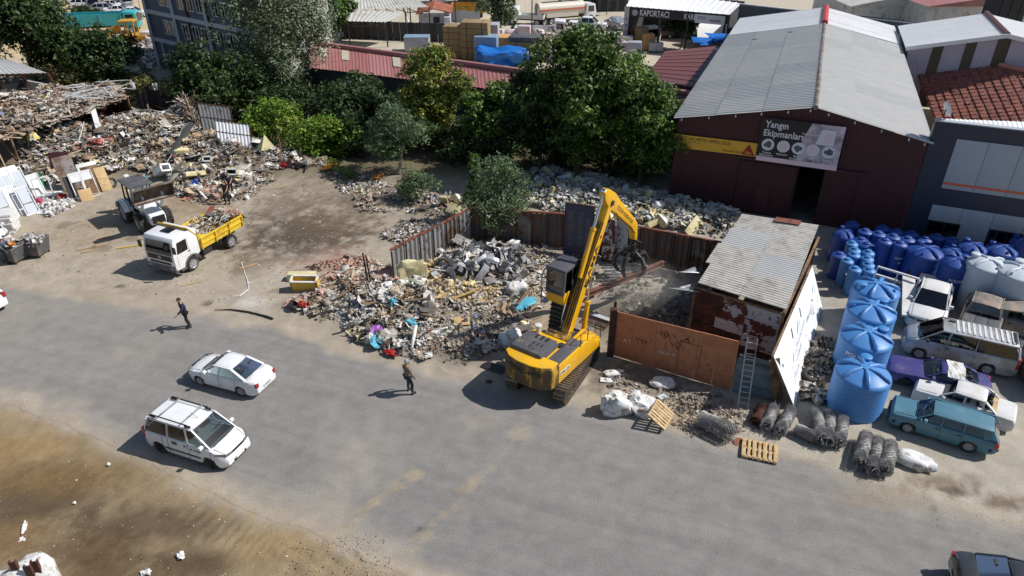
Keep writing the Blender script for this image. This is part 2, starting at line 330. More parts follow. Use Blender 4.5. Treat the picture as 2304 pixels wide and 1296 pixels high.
def gcol(x, y):
    n1 = fbm(x, y, .35, 5)[:, None]; n2 = fbm(x+91, y-33, 1.6, 4)[:, None]; n3 = fbm(x-7, y+51, 5.5, 3)[:, None]
    A = lambda *c: np.array(S(*c))[None, :]
    base = A(163, 151, 134)*(1-n1*.7) + A(186, 176, 160)*(n1*.7)
    base = base*(.84+.32*n2)
    # right-hand yard: pale worn concrete
    u, v = uv(x, y); f = np.interp(u, FU, FV); nn = np.interp(u, NU, NV)
    conc = (sst(0, 1.5, x-6.5-.0*y)*sst(48, 44, y)*sst(-.5, .6, v-f))[:, None]
    base = base*(1-conc*.75) + (A(178, 171, 158)*(.86+.28*n2))*conc*.75
    # inside the tank yard: grey concrete
    g = (sst(13, 15, x)*sst(22, 26, y)*sst(48, 44, y))[:, None]
    base = base*(1-g*.7) + A(168, 162, 152)*(.9+.2*n2)*g*.7
    # verge this side of the road
    ver = sst(-.1, .9, nn - v + (n2[:, 0]-.5)*1.2)[:, None]
    base = base*(1-ver) + (A(150, 132, 105)*(.8+.4*n1)*(.88+.24*n2))*ver
    # far ground
    far = sst(60, 70, y)[:, None]; base = base*(1-far) + A(196, 186, 168)*(.85+.3*n1)*far
    lot = (sst(-28, -40, x)*sst(85, 95, y))[:, None]; base = base*(1-lot) + A(204, 182, 146)*(.85+.3*n1)*lot
    und = (sst(50, 55, y)*sst(84, 74, y)*sst(28, 20, x)*sst(-62, -40, x))[:, None]*.85; base = base*(1-und) + A(96, 88, 60)*(.8+.4*n2)*und
    for cx, cy, ex, ey, c, amt, rg in STAINS:
        sel = (np.abs(x-cx) < ex*2.2) & (np.abs(y-cy) < ey*2.2)
        if not sel.any(): continue
        d = np.sqrt(((x[sel]-cx)/ex)**2+((y[sel]-cy)/ey)**2) + (n2[sel, 0]-.5)*1.3*rg + (n3[sel, 0]-.5)*.9*rg
        k = (sst(1.35, .25, d)*amt)[:, None]; base[sel] = base[sel]*(1-k) + c[None, :]*(.75+.5*n3[sel])*k
    # heap cores: dull mixed rubbish soil
    h = hz(x, y); k = (sst(.08, .35, h)*.75)[:, None]; base = base*(1-k) + A(128, 114, 98)*(.7+.6*n3)*k
    # asphalt worn grey under dust, tyre-polished lanes along the road
    m, u, vf, vn_ = roadmask(x, y)
    ww = v+.5*fbm(x, y, .12, 3)+.12*fbm(x, y, .6, 3); lane = (.85*fbm(u*.018+3, ww*.95, 1.0, 4)+.15*fbm(x*.8+y*.6+3, y*.8-x*.6, .7, 4))[:, None]; fine = (.75*fbm(u*.045, ww*5.2+9, 1.0, 3)+.25*fbm(x, y, 3.1, 3))[:, None]
    asp = A(143, 140, 137)*(.80+.26*lane)*(.86+.28*fine)*(.95+.1*fbm(x+31, y-7, 5.5, 2)[:, None])
    dust = sst(.60, .90, fbm(x*.6+40, y*.6, .28, 5)+.42*np.clip(1-np.minimum(-vf, vn_)/1.7, 0, 1))[:, None]
    dust = np.maximum(dust, sst(-12, -26, x)[:, None]*.45*(.5+lane))
    asp = asp*(1-dust*.62) + A(168, 160, 147)*dust*.62
    for cx, cy, ex, ey, c, amt, rg in STAINS:
        sel = (np.abs(x-cx) < ex*2.2) & (np.abs(y-cy) < ey*2.2) & (m > .3)
        if not sel.any(): continue
        d = np.sqrt(((x[sel]-cx)/ex)**2+((y[sel]-cy)/ey)**2) + (n2[sel, 0]-.5)*1.3 + (n3[sel, 0]-.5)*.9
        k = (sst(1.25, .45, d)*amt*.8)[:, None]; asp[sel] = asp[sel]*(1-k) + c[None, :]*(.8+.4*n3[sel])*k
    # loose soil trail dragged across the road
    for a, b, wd, am in ((at(935, 1060), at(740, 1210), .36, .9), (at(1100, 1060), at(930, 1230), .26, .6), (at(1190, 960), at(1050, 1100), .22, .35)):
        ax, ay = b.x-a.x, b.y-a.y; L2 = ax*ax+ay*ay; t = np.clip(((x-a.x)*ax+(y-a.y)*ay)/L2, 0, 1)
        d = np.hypot(x-a.x-t*ax, y-a.y-t*ay) + (n2[:, 0]-.5)*.9+(n3[:, 0]-.5)*.5
        k = (sst(wd, wd*.3, d)*am*sst(.30, .52, fbm(x*1.0, y, 3.0, 4)))[:, None]; asp = asp*(1-k) + A(164, 151, 130)*(.8+.4*n3)*k
    m = m[:, None]
    return base*(1-m) + asp*m
def ghz(x, y):
    z = hz(x, y); m, u, vf, vn_ = roadmask(x, y)
    z = z + (1-m)*((fbm(x, y, .8, 4)-.5)*.10 + (fbm(x, y, 4.0, 2)-.5)*.03)
    # churned ruts at the near verge
    c = at(700, 1262); d = np.hypot((x-c.x)/2.6, (y-c.y)/.8); z = z + sst(1.2, .2, d)*(.16*np.abs(np.sin((x*1.6+y*2.4)*2.2+2*fbm(x, y, 1.2, 2)))*fbm(x, y, 2.5, 3))
    c = at(520, 1205); tr = sst(1.15, .4, np.hypot(((x-c.x)*.9-(y-c.y)*.42)/3.4, ((x-c.x)*.42+(y-c.y)*.9)/.75)+.5*(fbm(x+5, y, .9, 3)-.5))
    return z + tr*.028*np.sin((u*.94+v_tr(u))*2*PI/.34)
def v_tr(u): return .3*np.sin(u*.7)
def graded(a, b, step, lo, hi):
    mid = np.arange(a, b, step); L = [a]; s = step
    while L[-1] > lo: s = min(s*1.25, 60); L.append(L[-1]-s)
    R = [mid[-1]]; s = step
    while R[-1] < hi: s = min(s*1.25, 60); R.append(R[-1]+s)
    return np.concatenate([np.array(L[:0:-1]), mid, np.array(R[1:])])
def sheet(name, X, Y, keep=None, dz=0.0, drop=False):
    x, y = X.ravel(), Y.ravel(); z = ghz(x, y) + dz; ny, nx = X.shape
    if drop: z = z.reshape(ny, nx); z[0] -= .08; z[-1] -= .08; z = z.ravel()
    i = np.arange(nx*ny).reshape(ny, nx); F = np.stack([i[:-1, :-1], i[:-1, 1:], i[1:, 1:], i[1:, :-1]], -1).reshape(-1, 4)
    return tag(link_mesh(name, np.stack([x, y, z], 1), F, M['ground_mat'], None, None, True, 60, gcol(x, y)), kind='structure')
gx = graded(-31, 31, .13, -900, 900); gy = graded(15.2, 52, .13, -60, 1500)
X, Y = np.meshgrid(gx, gy); sheet('ground', X, Y)
# the road: one sheet in road coordinates laid on the ground, its ragged dusty edges running out into the dirt
uu = np.concatenate([np.arange(-110, -30, 1.0), np.arange(-30, 38, .16), np.arange(38, 110, 1.0)]); tt = np.linspace(0, 1, 92)
fo = np.interp(uu, FU, FV) + .35 + .5*(fbm(uu, uu*0+3, 1.3, 3)-.5); no = np.interp(uu, NU, NV) - .35 + .5*(fbm(uu, uu*0+8, 1.3, 3)-.5)
U, T = np.meshgrid(uu, tt); V = no[None, :]*(1-T) + fo[None, :]*T
sheet('road', O0.x+U*UD.x+V*VD.x, O0.y+U*UD.y+V*VD.y, dz=.006, drop=True)
# ---------------------------------------------------------------- buildings and fences
mat('maroon_cladding', S(88, 46, 49, .66), .6, var=.10, dirt=S(74, 40, 42, .66), dirtamt=.1, stretch=(1, 1, .3))
mat('maroon_door', S(82, 42, 45, .66), .6, var=.10)
mat('grey_roof', S(200, 199, 196, 1.0), .45, .15, var=.05, scale=1.0, dirt=S(204, 201, 196,1.0), dirtamt=.2, dscale=.5, dsharp=.3)
mat('grey_roof_dull', S(190, 190, 189, 1.0), .5, .15, var=.05, scale=1.0, dirt=S(190, 188, 184, 1.0), dirtamt=.2, dscale=.5, dsharp=.3)
mat('white_roof', S(244, 246, 248, 1.0), .45, var=.04, scale=.7, dirt=S(228, 229, 229, 1.0), dirtamt=.15, dsharp=.3)
mat('red_ridge', S(190, 62, 60), .5, var=.08)
mat('red_roof', S(172, 112, 110), .5, var=.07, scale=.6, dirt=S(186, 136, 132), dirtamt=.25, dscale=.4, dsharp=.3)
mat('red_roof_pale', S(182, 128, 124), .55, var=.07, scale=.6)
mat('maroon_roof', S(112, 68, 68), .5, var=.1)
mat('skylight', S(205, 198, 178), .5, var=.08)
mat('navy_cladding', S(62, 68, 88, .6), .45, var=.05)
mat('pale_panel', S(186, 192, 202, .8), .55, var=.03)
mat('orange_stripe', S(214, 104, 66, 1.0), .5)
mat('tile_clay', S(172, 108, 90), .75, var=.2, scale=4, dirt=S(130, 80, 70), dirtamt=.3, dscale=2)
mat('mortar_pink', S(208, 150, 128), .8, var=.1)
mat('slate_cladding', S(96, 104, 106), .6, var=.08)
mat('green_dark_cladding', S(74, 84, 86), .6, var=.08)
mat('pink_grey_cladding', S(205, 200, 214), .5, var=.04)
mat('brown_glazing', S(90, 82, 68), .35, var=.1)
mat('charcoal_render', S(102, 107, 121, 1.0), .8, var=.06)
mat('grey_concrete_frame', S(204, 206, 210, 1.0), .8, var=.06)
mat('white_wall', S(214, 212, 210), .8, var=.05, dirt=S(180, 172, 162), dirtamt=.2)
mat('orange_steel', S(160, 106, 76, 1.15), .6, var=.10, dirt=S(130, 86, 64), dirtamt=.2, dscale=1.3, dsharp=.3)
mat('rust_dark', S(96, 54, 46), .8, var=.3, dirt=S(58, 36, 32), dirtamt=.4, dscale=2)
mat('peeling_white', S(196, 200, 206), .6, var=.06, dirt=S(92, 46, 36), dirtamt=.16, dscale=2.6, dsharp=.04)
mat('peeling_rust', S(96, 52, 42), .7, var=.2, dirt=S(196, 198, 200), dirtamt=.22, dscale=2.2, dsharp=.03)
mat('blue_sheet', S(58, 66, 96), .6, var=.12, dirt=S(80, 70, 76), dirtamt=.25)
mat('bluegrey_sheet', S(120, 138, 150), .6, var=.1, stretch=(.4, .4, 4), dirt=S(90, 96, 100), dirtamt=.3)
mat('dark_fence', S(72, 72, 74), .8, var=.15)
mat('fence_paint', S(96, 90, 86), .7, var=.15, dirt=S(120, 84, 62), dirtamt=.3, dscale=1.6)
mat('banner_yellow', S(222, 172, 60, 1.1), .55, var=.03)
mat('banner_red', S(176, 40, 34), .5)
mat('banner_black', S(40, 36, 42), .5, var=.3, scale=2)
mat('banner_photo', S(214, 200, 214, 1.1), .5, var=.15, scale=2.2, dirt=S(92, 84, 96), dirtamt=.42, dscale=1.1, dsharp=.25)
mat('banner_pink', S(226, 202, 214, 1.1), .5, var=.03)

def corr(name, P0, P1, P2, P3, period, amp, m, parent=None, kind='trap', label=None, sag=0.0, topfn=None):
    """ribbed metal sheet over the patch P0-P1 (along the wave) / P3-P2 (other side)"""
    P0, P1, P2, P3 = map(Vector, (P0, P1, P2, P3)); L = (P1-P0).length; n = max(1, round(L/period)); nrm = (P1-P0).cross(P3-P0).normalized()
    fr = ((0, 0), (.18, 1), (.5, 1), (.68, 0)) if kind == 'trap' else ((0, 0), (.25, 1), (.5, 0), (.75, -1)) if kind == 'sine' else ((0, 0), (.22, 1), (.44, 1), (.62, 0)) if kind == 'rib2' else ((0, 0), (.10, 1), (.2, 0))
    us = [((k+f)/n, h) for k in range(n) for f, h in fr]+[(1, 0)]; mb = MB(); V = []; nv = 4 if sag else 1
    for j in range(nv+1):
        t = j/nv
        for u, h in us:
            a = P0.lerp(P1, u); b = P3.lerp(P2, u)
            if topfn: b = Vector((b.x, b.y, topfn(u)))
            V.append(a.lerp(b, t)+nrm*h*amp - Vector((0, 0, sag*math.sin(PI*t)*abs(math.sin(u*7.3)))))
    k = len(us); mb.add(V, [(j*k+i, j*k+i+1, (j+1)*k+i+1, (j+1)*k+i) for j in range(nv) for i in range(k-1)])
    return mb.build(name, M[m] if isinstance(m, str) else m, parent, smooth=False, label=label)
def slab(mb, a, b, c, d, th, mi=0):
    a, b, c, d = map(Vector, (a, b, c, d)); n = (b-a).cross(d-a).normalized()*th
    V = [a, b, c, d, a-n, b-n, c-n, d-n]
    return mb.add(V, [(0, 1, 2, 3), (7, 6, 5, 4), (0, 4, 5, 1), (1, 5, 6, 2), (2, 6, 7, 3), (3, 7, 4, 0)], mi)
def wallbox(mb, a, b, z0, z1, th=.15, mi=0, side=1):
    a, b = Vector((a[0], a[1], 0)), Vector((b[0], b[1], 0)); n = Vector((-(b-a).y, (b-a).x, 0)).normalized()*th*side
    V = [a, b, b+n, a+n]; V = [v+Vector((0, 0, z0)) for v in V]+[v+Vector((0, 0, z1)) for v in V]
    return mb.add(V, [(0, 3, 2, 1), (4, 5, 6, 7), (0, 1, 5, 4), (1, 2, 6, 5), (2, 3, 7, 6), (3, 0, 4, 7)], mi)
def gable(name, label, cat, A, d, W, n, L, ze, zr, wallm, roofm, ov=.3, period=.25, sheets=(4, 2), wave='sine', amp=.035, group=None, zer=None, rfrac=.5, frontwall=True):
    """gable-ended hall: front corner A, front direction d (length W), depth n*L"""
    A, d, n = Vector((*A, 0)), Vector((*d, 0)), Vector((*n, 0)); zer = ze if zer is None else zer
    t = thing(name, label, cat, A, 0, group); Z = lambda z: Vector((0, 0, z)); w = MB()
    o = Vector()
    for p, q in ((o+n*L, o), (o+d*W, o+d*W+n*L)): wallbox(w, p, q, 0, (ze if p.x < W*.3 and (p-o).length < L*1.01 and abs(p.dot(d)) < W*.4 else zer)-.05, .12)
    g = [o+n*L, o+n*L+d*W]; w.add([g[0], g[1], g[1]+Z(zer), g[0]+d*W*rfrac+Z(zr), g[0]+Z(ze)], [(0, 1, 2, 3, 4)])
    if frontwall: w.add([o, o+d*W, o+d*W+Z(zer), o+d*W*rfrac+Z(zr), o+Z(ze)], [(4, 3, 2, 1, 0)])
    w.build('wall', M[wallm], t, smooth=False)
    nl, ns = sheets
    for side in (0, 1):
        e0 = o - d*ov + Z(ze-.05) if side == 0 else o + d*(W+ov) + Z(zer-.05); r0 = o + d*W*rfrac + Z(zr)
        for i in range(nl):
            for j in range(ns):
                a0, a1 = -ov + (L+2*ov)*i/nl, -ov + (L+2*ov)*(i+1)/nl + .05
                j0, j1 = j/ns, min(1, (j+1)/ns+.02); lift = Z(.012*(i % 2)+.02*(ns-1-j) + .02)
                p0, p3 = e0.lerp(r0, j0), e0.lerp(r0, j1)
                if side == 0: corr('roof_sheet', p0+n*a1+lift, p0+n*a0+lift, p3+n*a0+lift, p3+n*a1+lift, period, amp, random.choice(roofm), t, wave)
                else: corr('roof_sheet', p0+n*a0+lift, p0+n*a1+lift, p3+n*a1+lift, p3+n*a0+lift, period, amp, random.choice(roofm), t, wave)
    return t

# --- the maroon warehouse
WA, WD, WN = Vector((11.45, 48.07, 0)), Vector((.915, -.404, 0)), Vector((.37, .929, 0))
WW, WR = 15.3, 8.55
wh = thing('warehouse', 'maroon clad warehouse with long grey ribbed gable roof and open sliding door', 'warehouse', WA)
def WP(u, z, off=0.0): return WD*u + Vector((0, 0, z)) - Vector((.404, .915, 0))*off
zl, zrg, zrt = 6.15, 7.85, 6.5
top = lambda u: zl+(zrg-zl)*u/WR if u < WR else zrg+(zrt-zrg)*(u-WR)/(WW-WR)
def fpan(u0, u1, z0, off=0.0, m='maroon_cladding', nm='wall'):
    corr(nm, WP(u0, z0, off), WP(u1, z0, off), WP(u1, 5, off), WP(u0, 5, off), .22, .03, m, wh, 'trap', topfn=lambda u: top(u0+(u1-u0)*u)-.02)
d0, d1 = 8.33, 9.98
fpan(0, WR-.001, 3.95) if False else None
fpan(0, d0, 0); fpan(d0, WR, 3.9); fpan(WR, d1, 3.9); fpan(d1, WW, 0)
for u0, u1, z1 in ((4.6, d0, 3.75), (d1+.02, 12.0, 3.95)):
    corr('sliding_door', WP(u0, .05, .12), WP(u1, .05, .12), WP(u1, z1, .12), WP(u0, z1, .12), .18, .025, 'maroon_door', wh, 'trap')
mb = MB(); mb.bar(WP(4.0, 4.0, .2), WP(12.4, 4.0, .2), .08, .14); mb.bar(WP(d0, 0, .16), WP(d0, 3.9, .16), .07, .05); mb.bar(WP(d1, 0, .16), WP(d1, 3.9, .16), .07, .05); mb.build('door_rail', M['maroon_door'], wh)
mb = MB(); mb.box(WP(6.4, 1.2, .18), (.9, .03, 2.0), yaw((0, 0), WD)); mb.build('wicket_door', M['maroon_door'], wh)
w = MB(); e = Vector((0, 0, 1))
for p, q, z in ((WN*29.5, Vector(), zl), (WD*WW, WD*WW+WN*29.5, zrt)): wallbox(w, p, q, 0, z-.06, .1)
g = [WN*29.5, WN*29.5+WD*WW]; w.add([g[0], g[1], g[1]+e*zrt, g[0]+WD*WR+e*zrg, g[0]+e*zl], [(0, 1, 2, 3, 4)]); w.build('side_wall', M['maroon_cladding'], wh, smooth=False)
w = MB(); w.add([WD*.1+WN*.2, WD*(WW-.1)+WN*.2, WD*(WW-.1)+WN*29, WD*.1+WN*29], [(0, 1, 2, 3)]); w.v = [(a, b, .03) for a, b, c in w.v]; w.build('floor_slab', M['concrete'], wh)
nl, ns = 9, 3
for side in (0, 1):
    e0 = WP(-.25, zl-.03) if side == 0 else WP(WW+.25, zrt-.03); r0 = WP(WR, zrg)
    for i in range(nl):
        for j in range(ns):
            a0, a1 = -.35+29.6*i/nl, -.35+29.6*(i+1)/nl+.06; jj = j/ns; lift = e*(.012*(i % 2)+.022*(j)+.03)
            p0, p3 = e0.lerp(r0, jj-(.02 if j else 0)), e0.lerp(r0, (j+1)/ns); mm = random.choice(['grey_roof', 'grey_roof', 'grey_roof_dull']); q = (WN*a1, WN*a0) if side == 0 else (WN*a0, WN*a1)
            corr('roof_sheet', p0+q[0]+lift, p0+q[1]+lift, p3+q[1]+lift, p3+q[0]+lift, .42, .095, mm, wh, 'rib2')
mb = MB(); mb.tube([WP(WR, zrg+.08)+WN*(-.35), WP(WR, zrg+.08)+WN*29.2], .16, 8); mb.build('ridge_cap', M['old_galvanized'], wh)
for u in (.3, 2.1, 3.8, 5.4, 7.0, 8.3, 9.4, 11, 12.6, 14.2, 15.1):
    mb = MB(); mb.box(WP(u, top(u)-.12, .3), (.07, .07, .16)); mb.build('purlin_end', M['white_plastic'], wh)
for (u, L) in ((3.1, 24.8), (6.1, 26.5)):
    mb = MB(); mb.box(WP(u, top(u)+.09)+WN*L, (1.2, .12, .08), yaw((0, 0), WD)); mb.build('roof_vent', M['black_plastic'], wh)
# white-roofed rear half with a red ridge cap
wr = thing('white_roofed_hall', 'white ribbed gable roof with short red ridge cap behind the grey roof', 'warehouse', WA+WN*29.6)
w = MB(); Lw = 9.6
for p, q, z in ((WN*Lw, Vector(), zl), (WD*WW, WD*WW+WN*Lw, zrt)): wallbox(w, p, q, 0, z-.03, .1)
w.add([WN*Lw, WN*Lw+WD*WW, WN*Lw+WD*WW+e*zrt, WN*Lw+WD*WR+e*zrg, WN*Lw+e*zl], [(0, 1, 2, 3, 4)]); w.build('wall', M['pale_panel'], wr, smooth=False)
for side in (0, 1):
    e0 = WP(-.25, zl+.05) if side == 0 else WP(WW+.25, zrt+.05); r0 = WP(WR, zrg+.1)
    for i in range(4):
        a0, a1 = Lw*i/4, Lw*(i+1)/4+.04; q = (WN*a1, WN*a0) if side == 0 else (WN*a0, WN*a1); lf = e*(.012*(i % 2))
        corr('roof_sheet', e0+q[0]+lf, e0+q[1]+lf, r0+q[1]+lf, r0+q[0]+lf, .33, .04, 'white_roof', wr, 'rib')
mb = MB(); mb.tube([WP(WR, zrg+.14), WP(WR, zrg+.14)+WN*Lw], .3, 8); mb.build('ridge_cap', M['red_ridge'], wr)
# banners on the front
fb = thing('fire_equipment_banner', 'large black and pink printed banner reading Yangın Ekipmanları above the door', 'banner', WA)
bu0, bu1, bz0, bz1 = 5.55, 10.6, 4.0, 6.92
mb = MB(); slab(mb, WP(bu0, bz0, .30), WP(bu1, bz0, .30), WP(bu1, bz1, .30), WP(bu0, bz1, .30), .05); mb.build('backing', M['banner_black'], fb)
mb = MB(); mb.add([WP(8.0, bz0+.3, .305), WP(bu1-.02, bz0+.3, .305), WP(bu1-.02, bz1-.02, .305), WP(8.6, bz1-.02, .305), WP(8.2, bz1-1.1, .305)], [(0, 1, 2, 3, 4)]); mb.build('photo_print', M['banner_photo'], fb, smooth=False)
mb = MB(); mb.quad(WP(bu0, bz0, .308), WP(bu1, bz0, .308), WP(bu1, bz0+.32, .308), WP(bu0, bz0+.32, .308)); mb.build('bottom_strip', M['banner_pink'], fb, smooth=False)
nF = -Vector((.404, .915, 0))
for txt, u, z, sz, wd in (('Yangın', 6.5, bz1-.42, .62, 1.45), ('Ekipmanları', 6.98, bz1-1.0, .62, 2.45)): lettering(txt, sz, 'white_print', fb, WP(u, z, .31), WD, e, width=wd)
for k, (u, l1, l2) in enumerate(((6.15, 'Tesisat', 'Malzemeleri'), (7.13, 'Hidrofor', ''), (8.05, 'Boru', 'Sistemleri'), (8.95, 'Vana', ''), (9.9, 'Pompa', ''))):
    mb = MB(); V = [WP(u+.4*math.cos(a), bz0+1.15+.4*math.sin(a), .312) for a in np.linspace(0, 2*PI, 28)[:-1]]; mb.add(V, [tuple(range(27))]); mb.build('picture_disc', M['white_print'], fb, smooth=False)
    mb = MB(); V = [WP(u+(.2+.12*((i*7+k*3) % 5)/4)*math.cos(i*PI/6), bz0+1.15+(.15+.12*((i*5+k) % 4)/3)*math.sin(i*PI/6), .316) for i in range(12)]; mb.add(V, [tuple(range(12))]); mb.build('picture', M['slate_cladding'] if k != 1 and k != 3 else M['banner_pink'], fb, smooth=False)
    lettering(l1, .2, 'white_print', fb, WP(u, bz0+.6, .313), WD, e)
    if l2: lettering(l2, .2, 'white_print', fb, WP(u, bz0+.43, .313), WD, e, width=.86)
mb = MB(); slab(mb, WP(9.0, bz1-1.35, .318), WP(10.1, bz1-1.35, .318), WP(10.1, bz1-.35, .318), WP(9.25, bz1-.35, .318), .005); mb.build('cabinet_picture', M['white_print'], fb)
mb = MB(); mb.quad(WP(9.45, bz1-1.2, .324), WP(9.95, bz1-1.2, .324), WP(9.95, bz1-.6, .324), WP(9.5, bz1-.6, .324)); mb.build('red_picture', M['banner_pink'], fb); lettering('Yangın Dolapları', .16, 'white_print', fb, WP(8.62, bz1-.75, .313), WD, e)
yb = thing('steel_dealer_banner', 'long yellow banner with black lettering and red triangle left of the dark banner', 'banner', WA)
mb = MB(); slab(mb, WP(-.05, 4.05, .16), WP(5.5, 4.15, .16), WP(5.5, 5.08, .16), WP(-.05, 5.0, .16), .04); mb.build('backing', M['banner_yellow'], yb)
lettering('MERİÇ SAC METAL DEMİR ÇELİK', .3, 'black_print', yb, WP(1.95, 4.8, .17), WD, e, bold=False, width=3.7); lettering('Her türlü demir çelik ve sac', .12, 'black_print', yb, WP(1.1, 4.58, .17), WD, e, False)
lettering('BUILDING TRUST', .17, 'banner_red', yb, WP(3.95, 4.3, .17), WD, e)
mb = MB(); mb.add([WP(4.55, 4.2, .17), WP(5.4, 4.2, .17), WP(4.98, 4.98, .17)], [(0, 1, 2)]); mb.build('triangle_logo', M['banner_red'], yb, smooth=False); lettering('Sika', .26, 'banner_yellow', yb, WP(4.98, 4.36, .178), WD, e)

# --- navy building with pale panels
NB = thing('navy_building', 'dark navy clad building with pale wall panels and thin orange stripe', 'building', WA)
n0, n1, nz = 15.36, 34, 7.85
mb = MB(); wallbox(mb, WP(n0, 0, -.05), WP(n1, 0, -.05), 0, nz, .3); wallbox(mb, WP(n0, 0, -.9), WP(n0, 0, -.35), 0, nz-.4, .25); wallbox(mb, WP(n1, 0, -4.7), WP(n0, 0, -.9), 0, nz-.45, .25); mb.build('wall', M['navy_cladding'], NB, smooth=False)
for k in range(7):
    u0 = 16.75+k*1.72; u1 = u0+1.70
    mb = MB(); slab(mb, WP(u0, 3.75, .02), WP(u1, 3.75, .02), WP(u1, 6.9, .02), WP(u0, 6.9, .02), .05); mb.build('panel', M['pale_panel'], NB, bev=.012)
    if k in (0, 2, 4): zlo = 1.55
    else: zlo = .1
    mb = MB(); slab(mb, WP(u0-.15, zlo, .02), WP(u1-.15, zlo, .02), WP(u1-.15, 2.6, .02), WP(u0-.15, 2.6, .02), .05); mb.build('panel', M['pale_panel'], NB, bev=.012)
    if k in (0, 2, 4):
        f = MB(); f.bar(WP(u0, .55, .05), WP(u1, .55, .05), .08); f.bar(WP(u0, 1.5, .05), WP(u1, 1.5, .05), .08); f.bar(WP(u0+.85, .55, .05), WP(u0+.85, 1.5, .05), .05); fo_ = f.build('window', M['black_plastic'], NB)
        g = MB(); g.quad(WP(u0, .5, .03), WP(u1, .5, .03), WP(u1, 1.55, .03), WP(u0, 1.55, .03)); g.build('pane', M['dark_glass'], fo_)
mb = MB(); slab(mb, WP(16.76, 4.02, .045), WP(28.9, 4.02, .045), WP(28.9, 4.17, .045), WP(16.76, 4.17, .045), .02); mb.build('stripe', M['orange_stripe'], NB)
mb = MB(); mb.bar(WP(n0-.05, nz+.02, -.1), WP(n1, nz+.02, -.1), .5, .06); mb.build('parapet_cap', M['pale_panel'], NB)
corr('roof_sheet', WP(n0+.3, nz-.1, -.45), WP(n1, nz-.1, -.45), WP(n1, nz+.35, -4.6), WP(n0+.3, nz-.05, -.7), .25, .03, 'white_roof', NB, 'rib2')
dsh = thing('satellite_dish', 'white satellite dish on the corner of the navy roof', 'dish', tuple(WA+WP(15.75, nz+.05, -.5)))
mb = MB(); mb.lathe([(.001, 0), (.3, .03), (.45, .09), (.46, .1), (.3, .05), (.001, .02)], 18); mb.xf(Matrix.Translation((0, 0, .55)) @ Matrix.Rotation(1.25, 4, 'Y')); mb.build('dish', M['white_plastic'], dsh); mb = MB(); mb.bar((0, 0, 0), (0, 0, .55), .05); mb.build('mast', M['dark_steel'], dsh)
# --- tiled roof between
_g = at(2046, 108, 7.0); T3, th = onplane(2064, 168, _g, _g+WD), onplane(2246, 146, _g, _g+WD)
T3 -= WN*.15; th -= WN*.15; T0 = at(2112, 292, T3.z-2.9)
tr = thing('tiled_roof_building', 'clay tiled roof with dark tile columns beside the grey warehouse roof', 'building', (T0.x, T0.y, 0))
tv = (T3-T0); LW = (th-T3).length; td = (th-T3).normalized(); O = Vector((T0.x, T0.y, 0)); nrmT = td.cross(tv).normalized()
mb = MB(); slab(mb, T0-O, T0+td*(LW+9)-O, T3+td*LW-O, T3-O, .15); wallbox(mb, T0-O, T0+td*(LW+9)-O, 0, T0.z-.2, .2); mb.build('roof_deck', M['tile_clay'], tr)
ntc = 24
for k in range(ntc):
    mb = MB(); f0 = (k+.5)/ntc
    b0 = T0 + td*(LW+9)*f0; b1 = T3 + td*min(LW, (LW+9)*f0)
    if (LW+9)*f0 > LW: fr_ = 1-((LW+9)*f0-LW)/9; b1 = b0.lerp(T3+td*(LW+9)*f0, fr_)
    nt_ = max(2, int((b1-b0).length/.45)); dv = (b1-b0)/nt_; wtile = (LW+9)/ntc*.62
    for j in range(nt_):
        p = b0+dv*j - O; s_ = .05*nrmT*random.uniform(.8, 1.4); mb.add([p-td*wtile/2+s_*1.3, p+td*wtile/2+s_*1.3, p+dv*1.05+td*wtile/2*.9+s_*.5, p+dv*1.05-td*wtile/2*.9+s_*.5, p-td*wtile/2, p+td*wtile/2], [(0, 1, 2, 3), (4, 5, 1, 0)])
    mb.build('tile_column', M['tile_clay'], tr, smooth=False)
mb = MB(); hp = [T3+td*LW-O+nrmT*.12, T0+td*(LW+9)-O+nrmT*.12]; mb.tube([hp[0].lerp(hp[1], i/24) for i in range(25)], [.16+.05*(i % 2) for i in range(25)], 6); mb.build('hip_ridge', M['mortar_pink'], tr)
mb = MB(); mb.add([T3+td*LW-O, T0+td*(LW+9)-O, T0+td*(LW+14)-O+WN*9, T3+td*(LW+4)-O+WN*3], [(0, 1, 2, 3)]); mb.build('side_slope', M['mortar_pink'], tr)
# --- white gable hall behind it
G0 = at(2046, 108, 7.0); gd, gn = WD, WN; G0g = Vector((G0.x, G0.y, 0)); GP = lambda px, py: onplane(px, py, G0, G0+gd)-G0g
gh = thing('striped_gable_hall', 'white gabled hall with lilac ribbed wall and brown window strips', 'warehouse', G0g)
pk = GP(2266, 79); er = pk + gd*9 - e*1.6; el = Vector((0, 0, 7.0)); back = gn*11
corr('wall', Vector((0, 0, 2)), Vector((pk.x, pk.y, 2)), pk, el, .22, .03, 'pink_grey_cladding', gh, 'trap'); corr('wall', Vector((pk.x, pk.y, 2)), Vector((er.x, er.y, 2)), er, pk, .22, .03, 'pink_grey_cladding', gh, 'trap')
for (a, b) in (((2100, 104), (2124, 102)), ((2175, 96), (2200, 93)), ((2248, 86), (2277, 88))):
    a_, b_ = GP(*a), GP(*b); nn_ = Vector((-.404, -.915, 0))*.08
    mb = MB(); slab(mb, Vector((a_.x, a_.y, 2))+nn_, Vector((b_.x, b_.y, 2))+nn_, b_+nn_, a_+nn_, .04); mb.build('window_strip', M['brown_glazing'], gh)
for i in range(4):
    a0, a1 = gn*(11*i/4)-gn*.3, gn*(11*(i+1)/4+.05)-gn*.3
    corr('roof_sheet', el-gd*.3+a1, el-gd*.3+a0, pk+a0+e*.05, pk+a1+e*.05, .33, .04, 'white_roof', gh, 'rib'); corr('roof_sheet', er+a0, er+a1, pk+a1+e*.05, pk+a0+e*.05, .33, .04, 'white_roof', gh, 'rib')
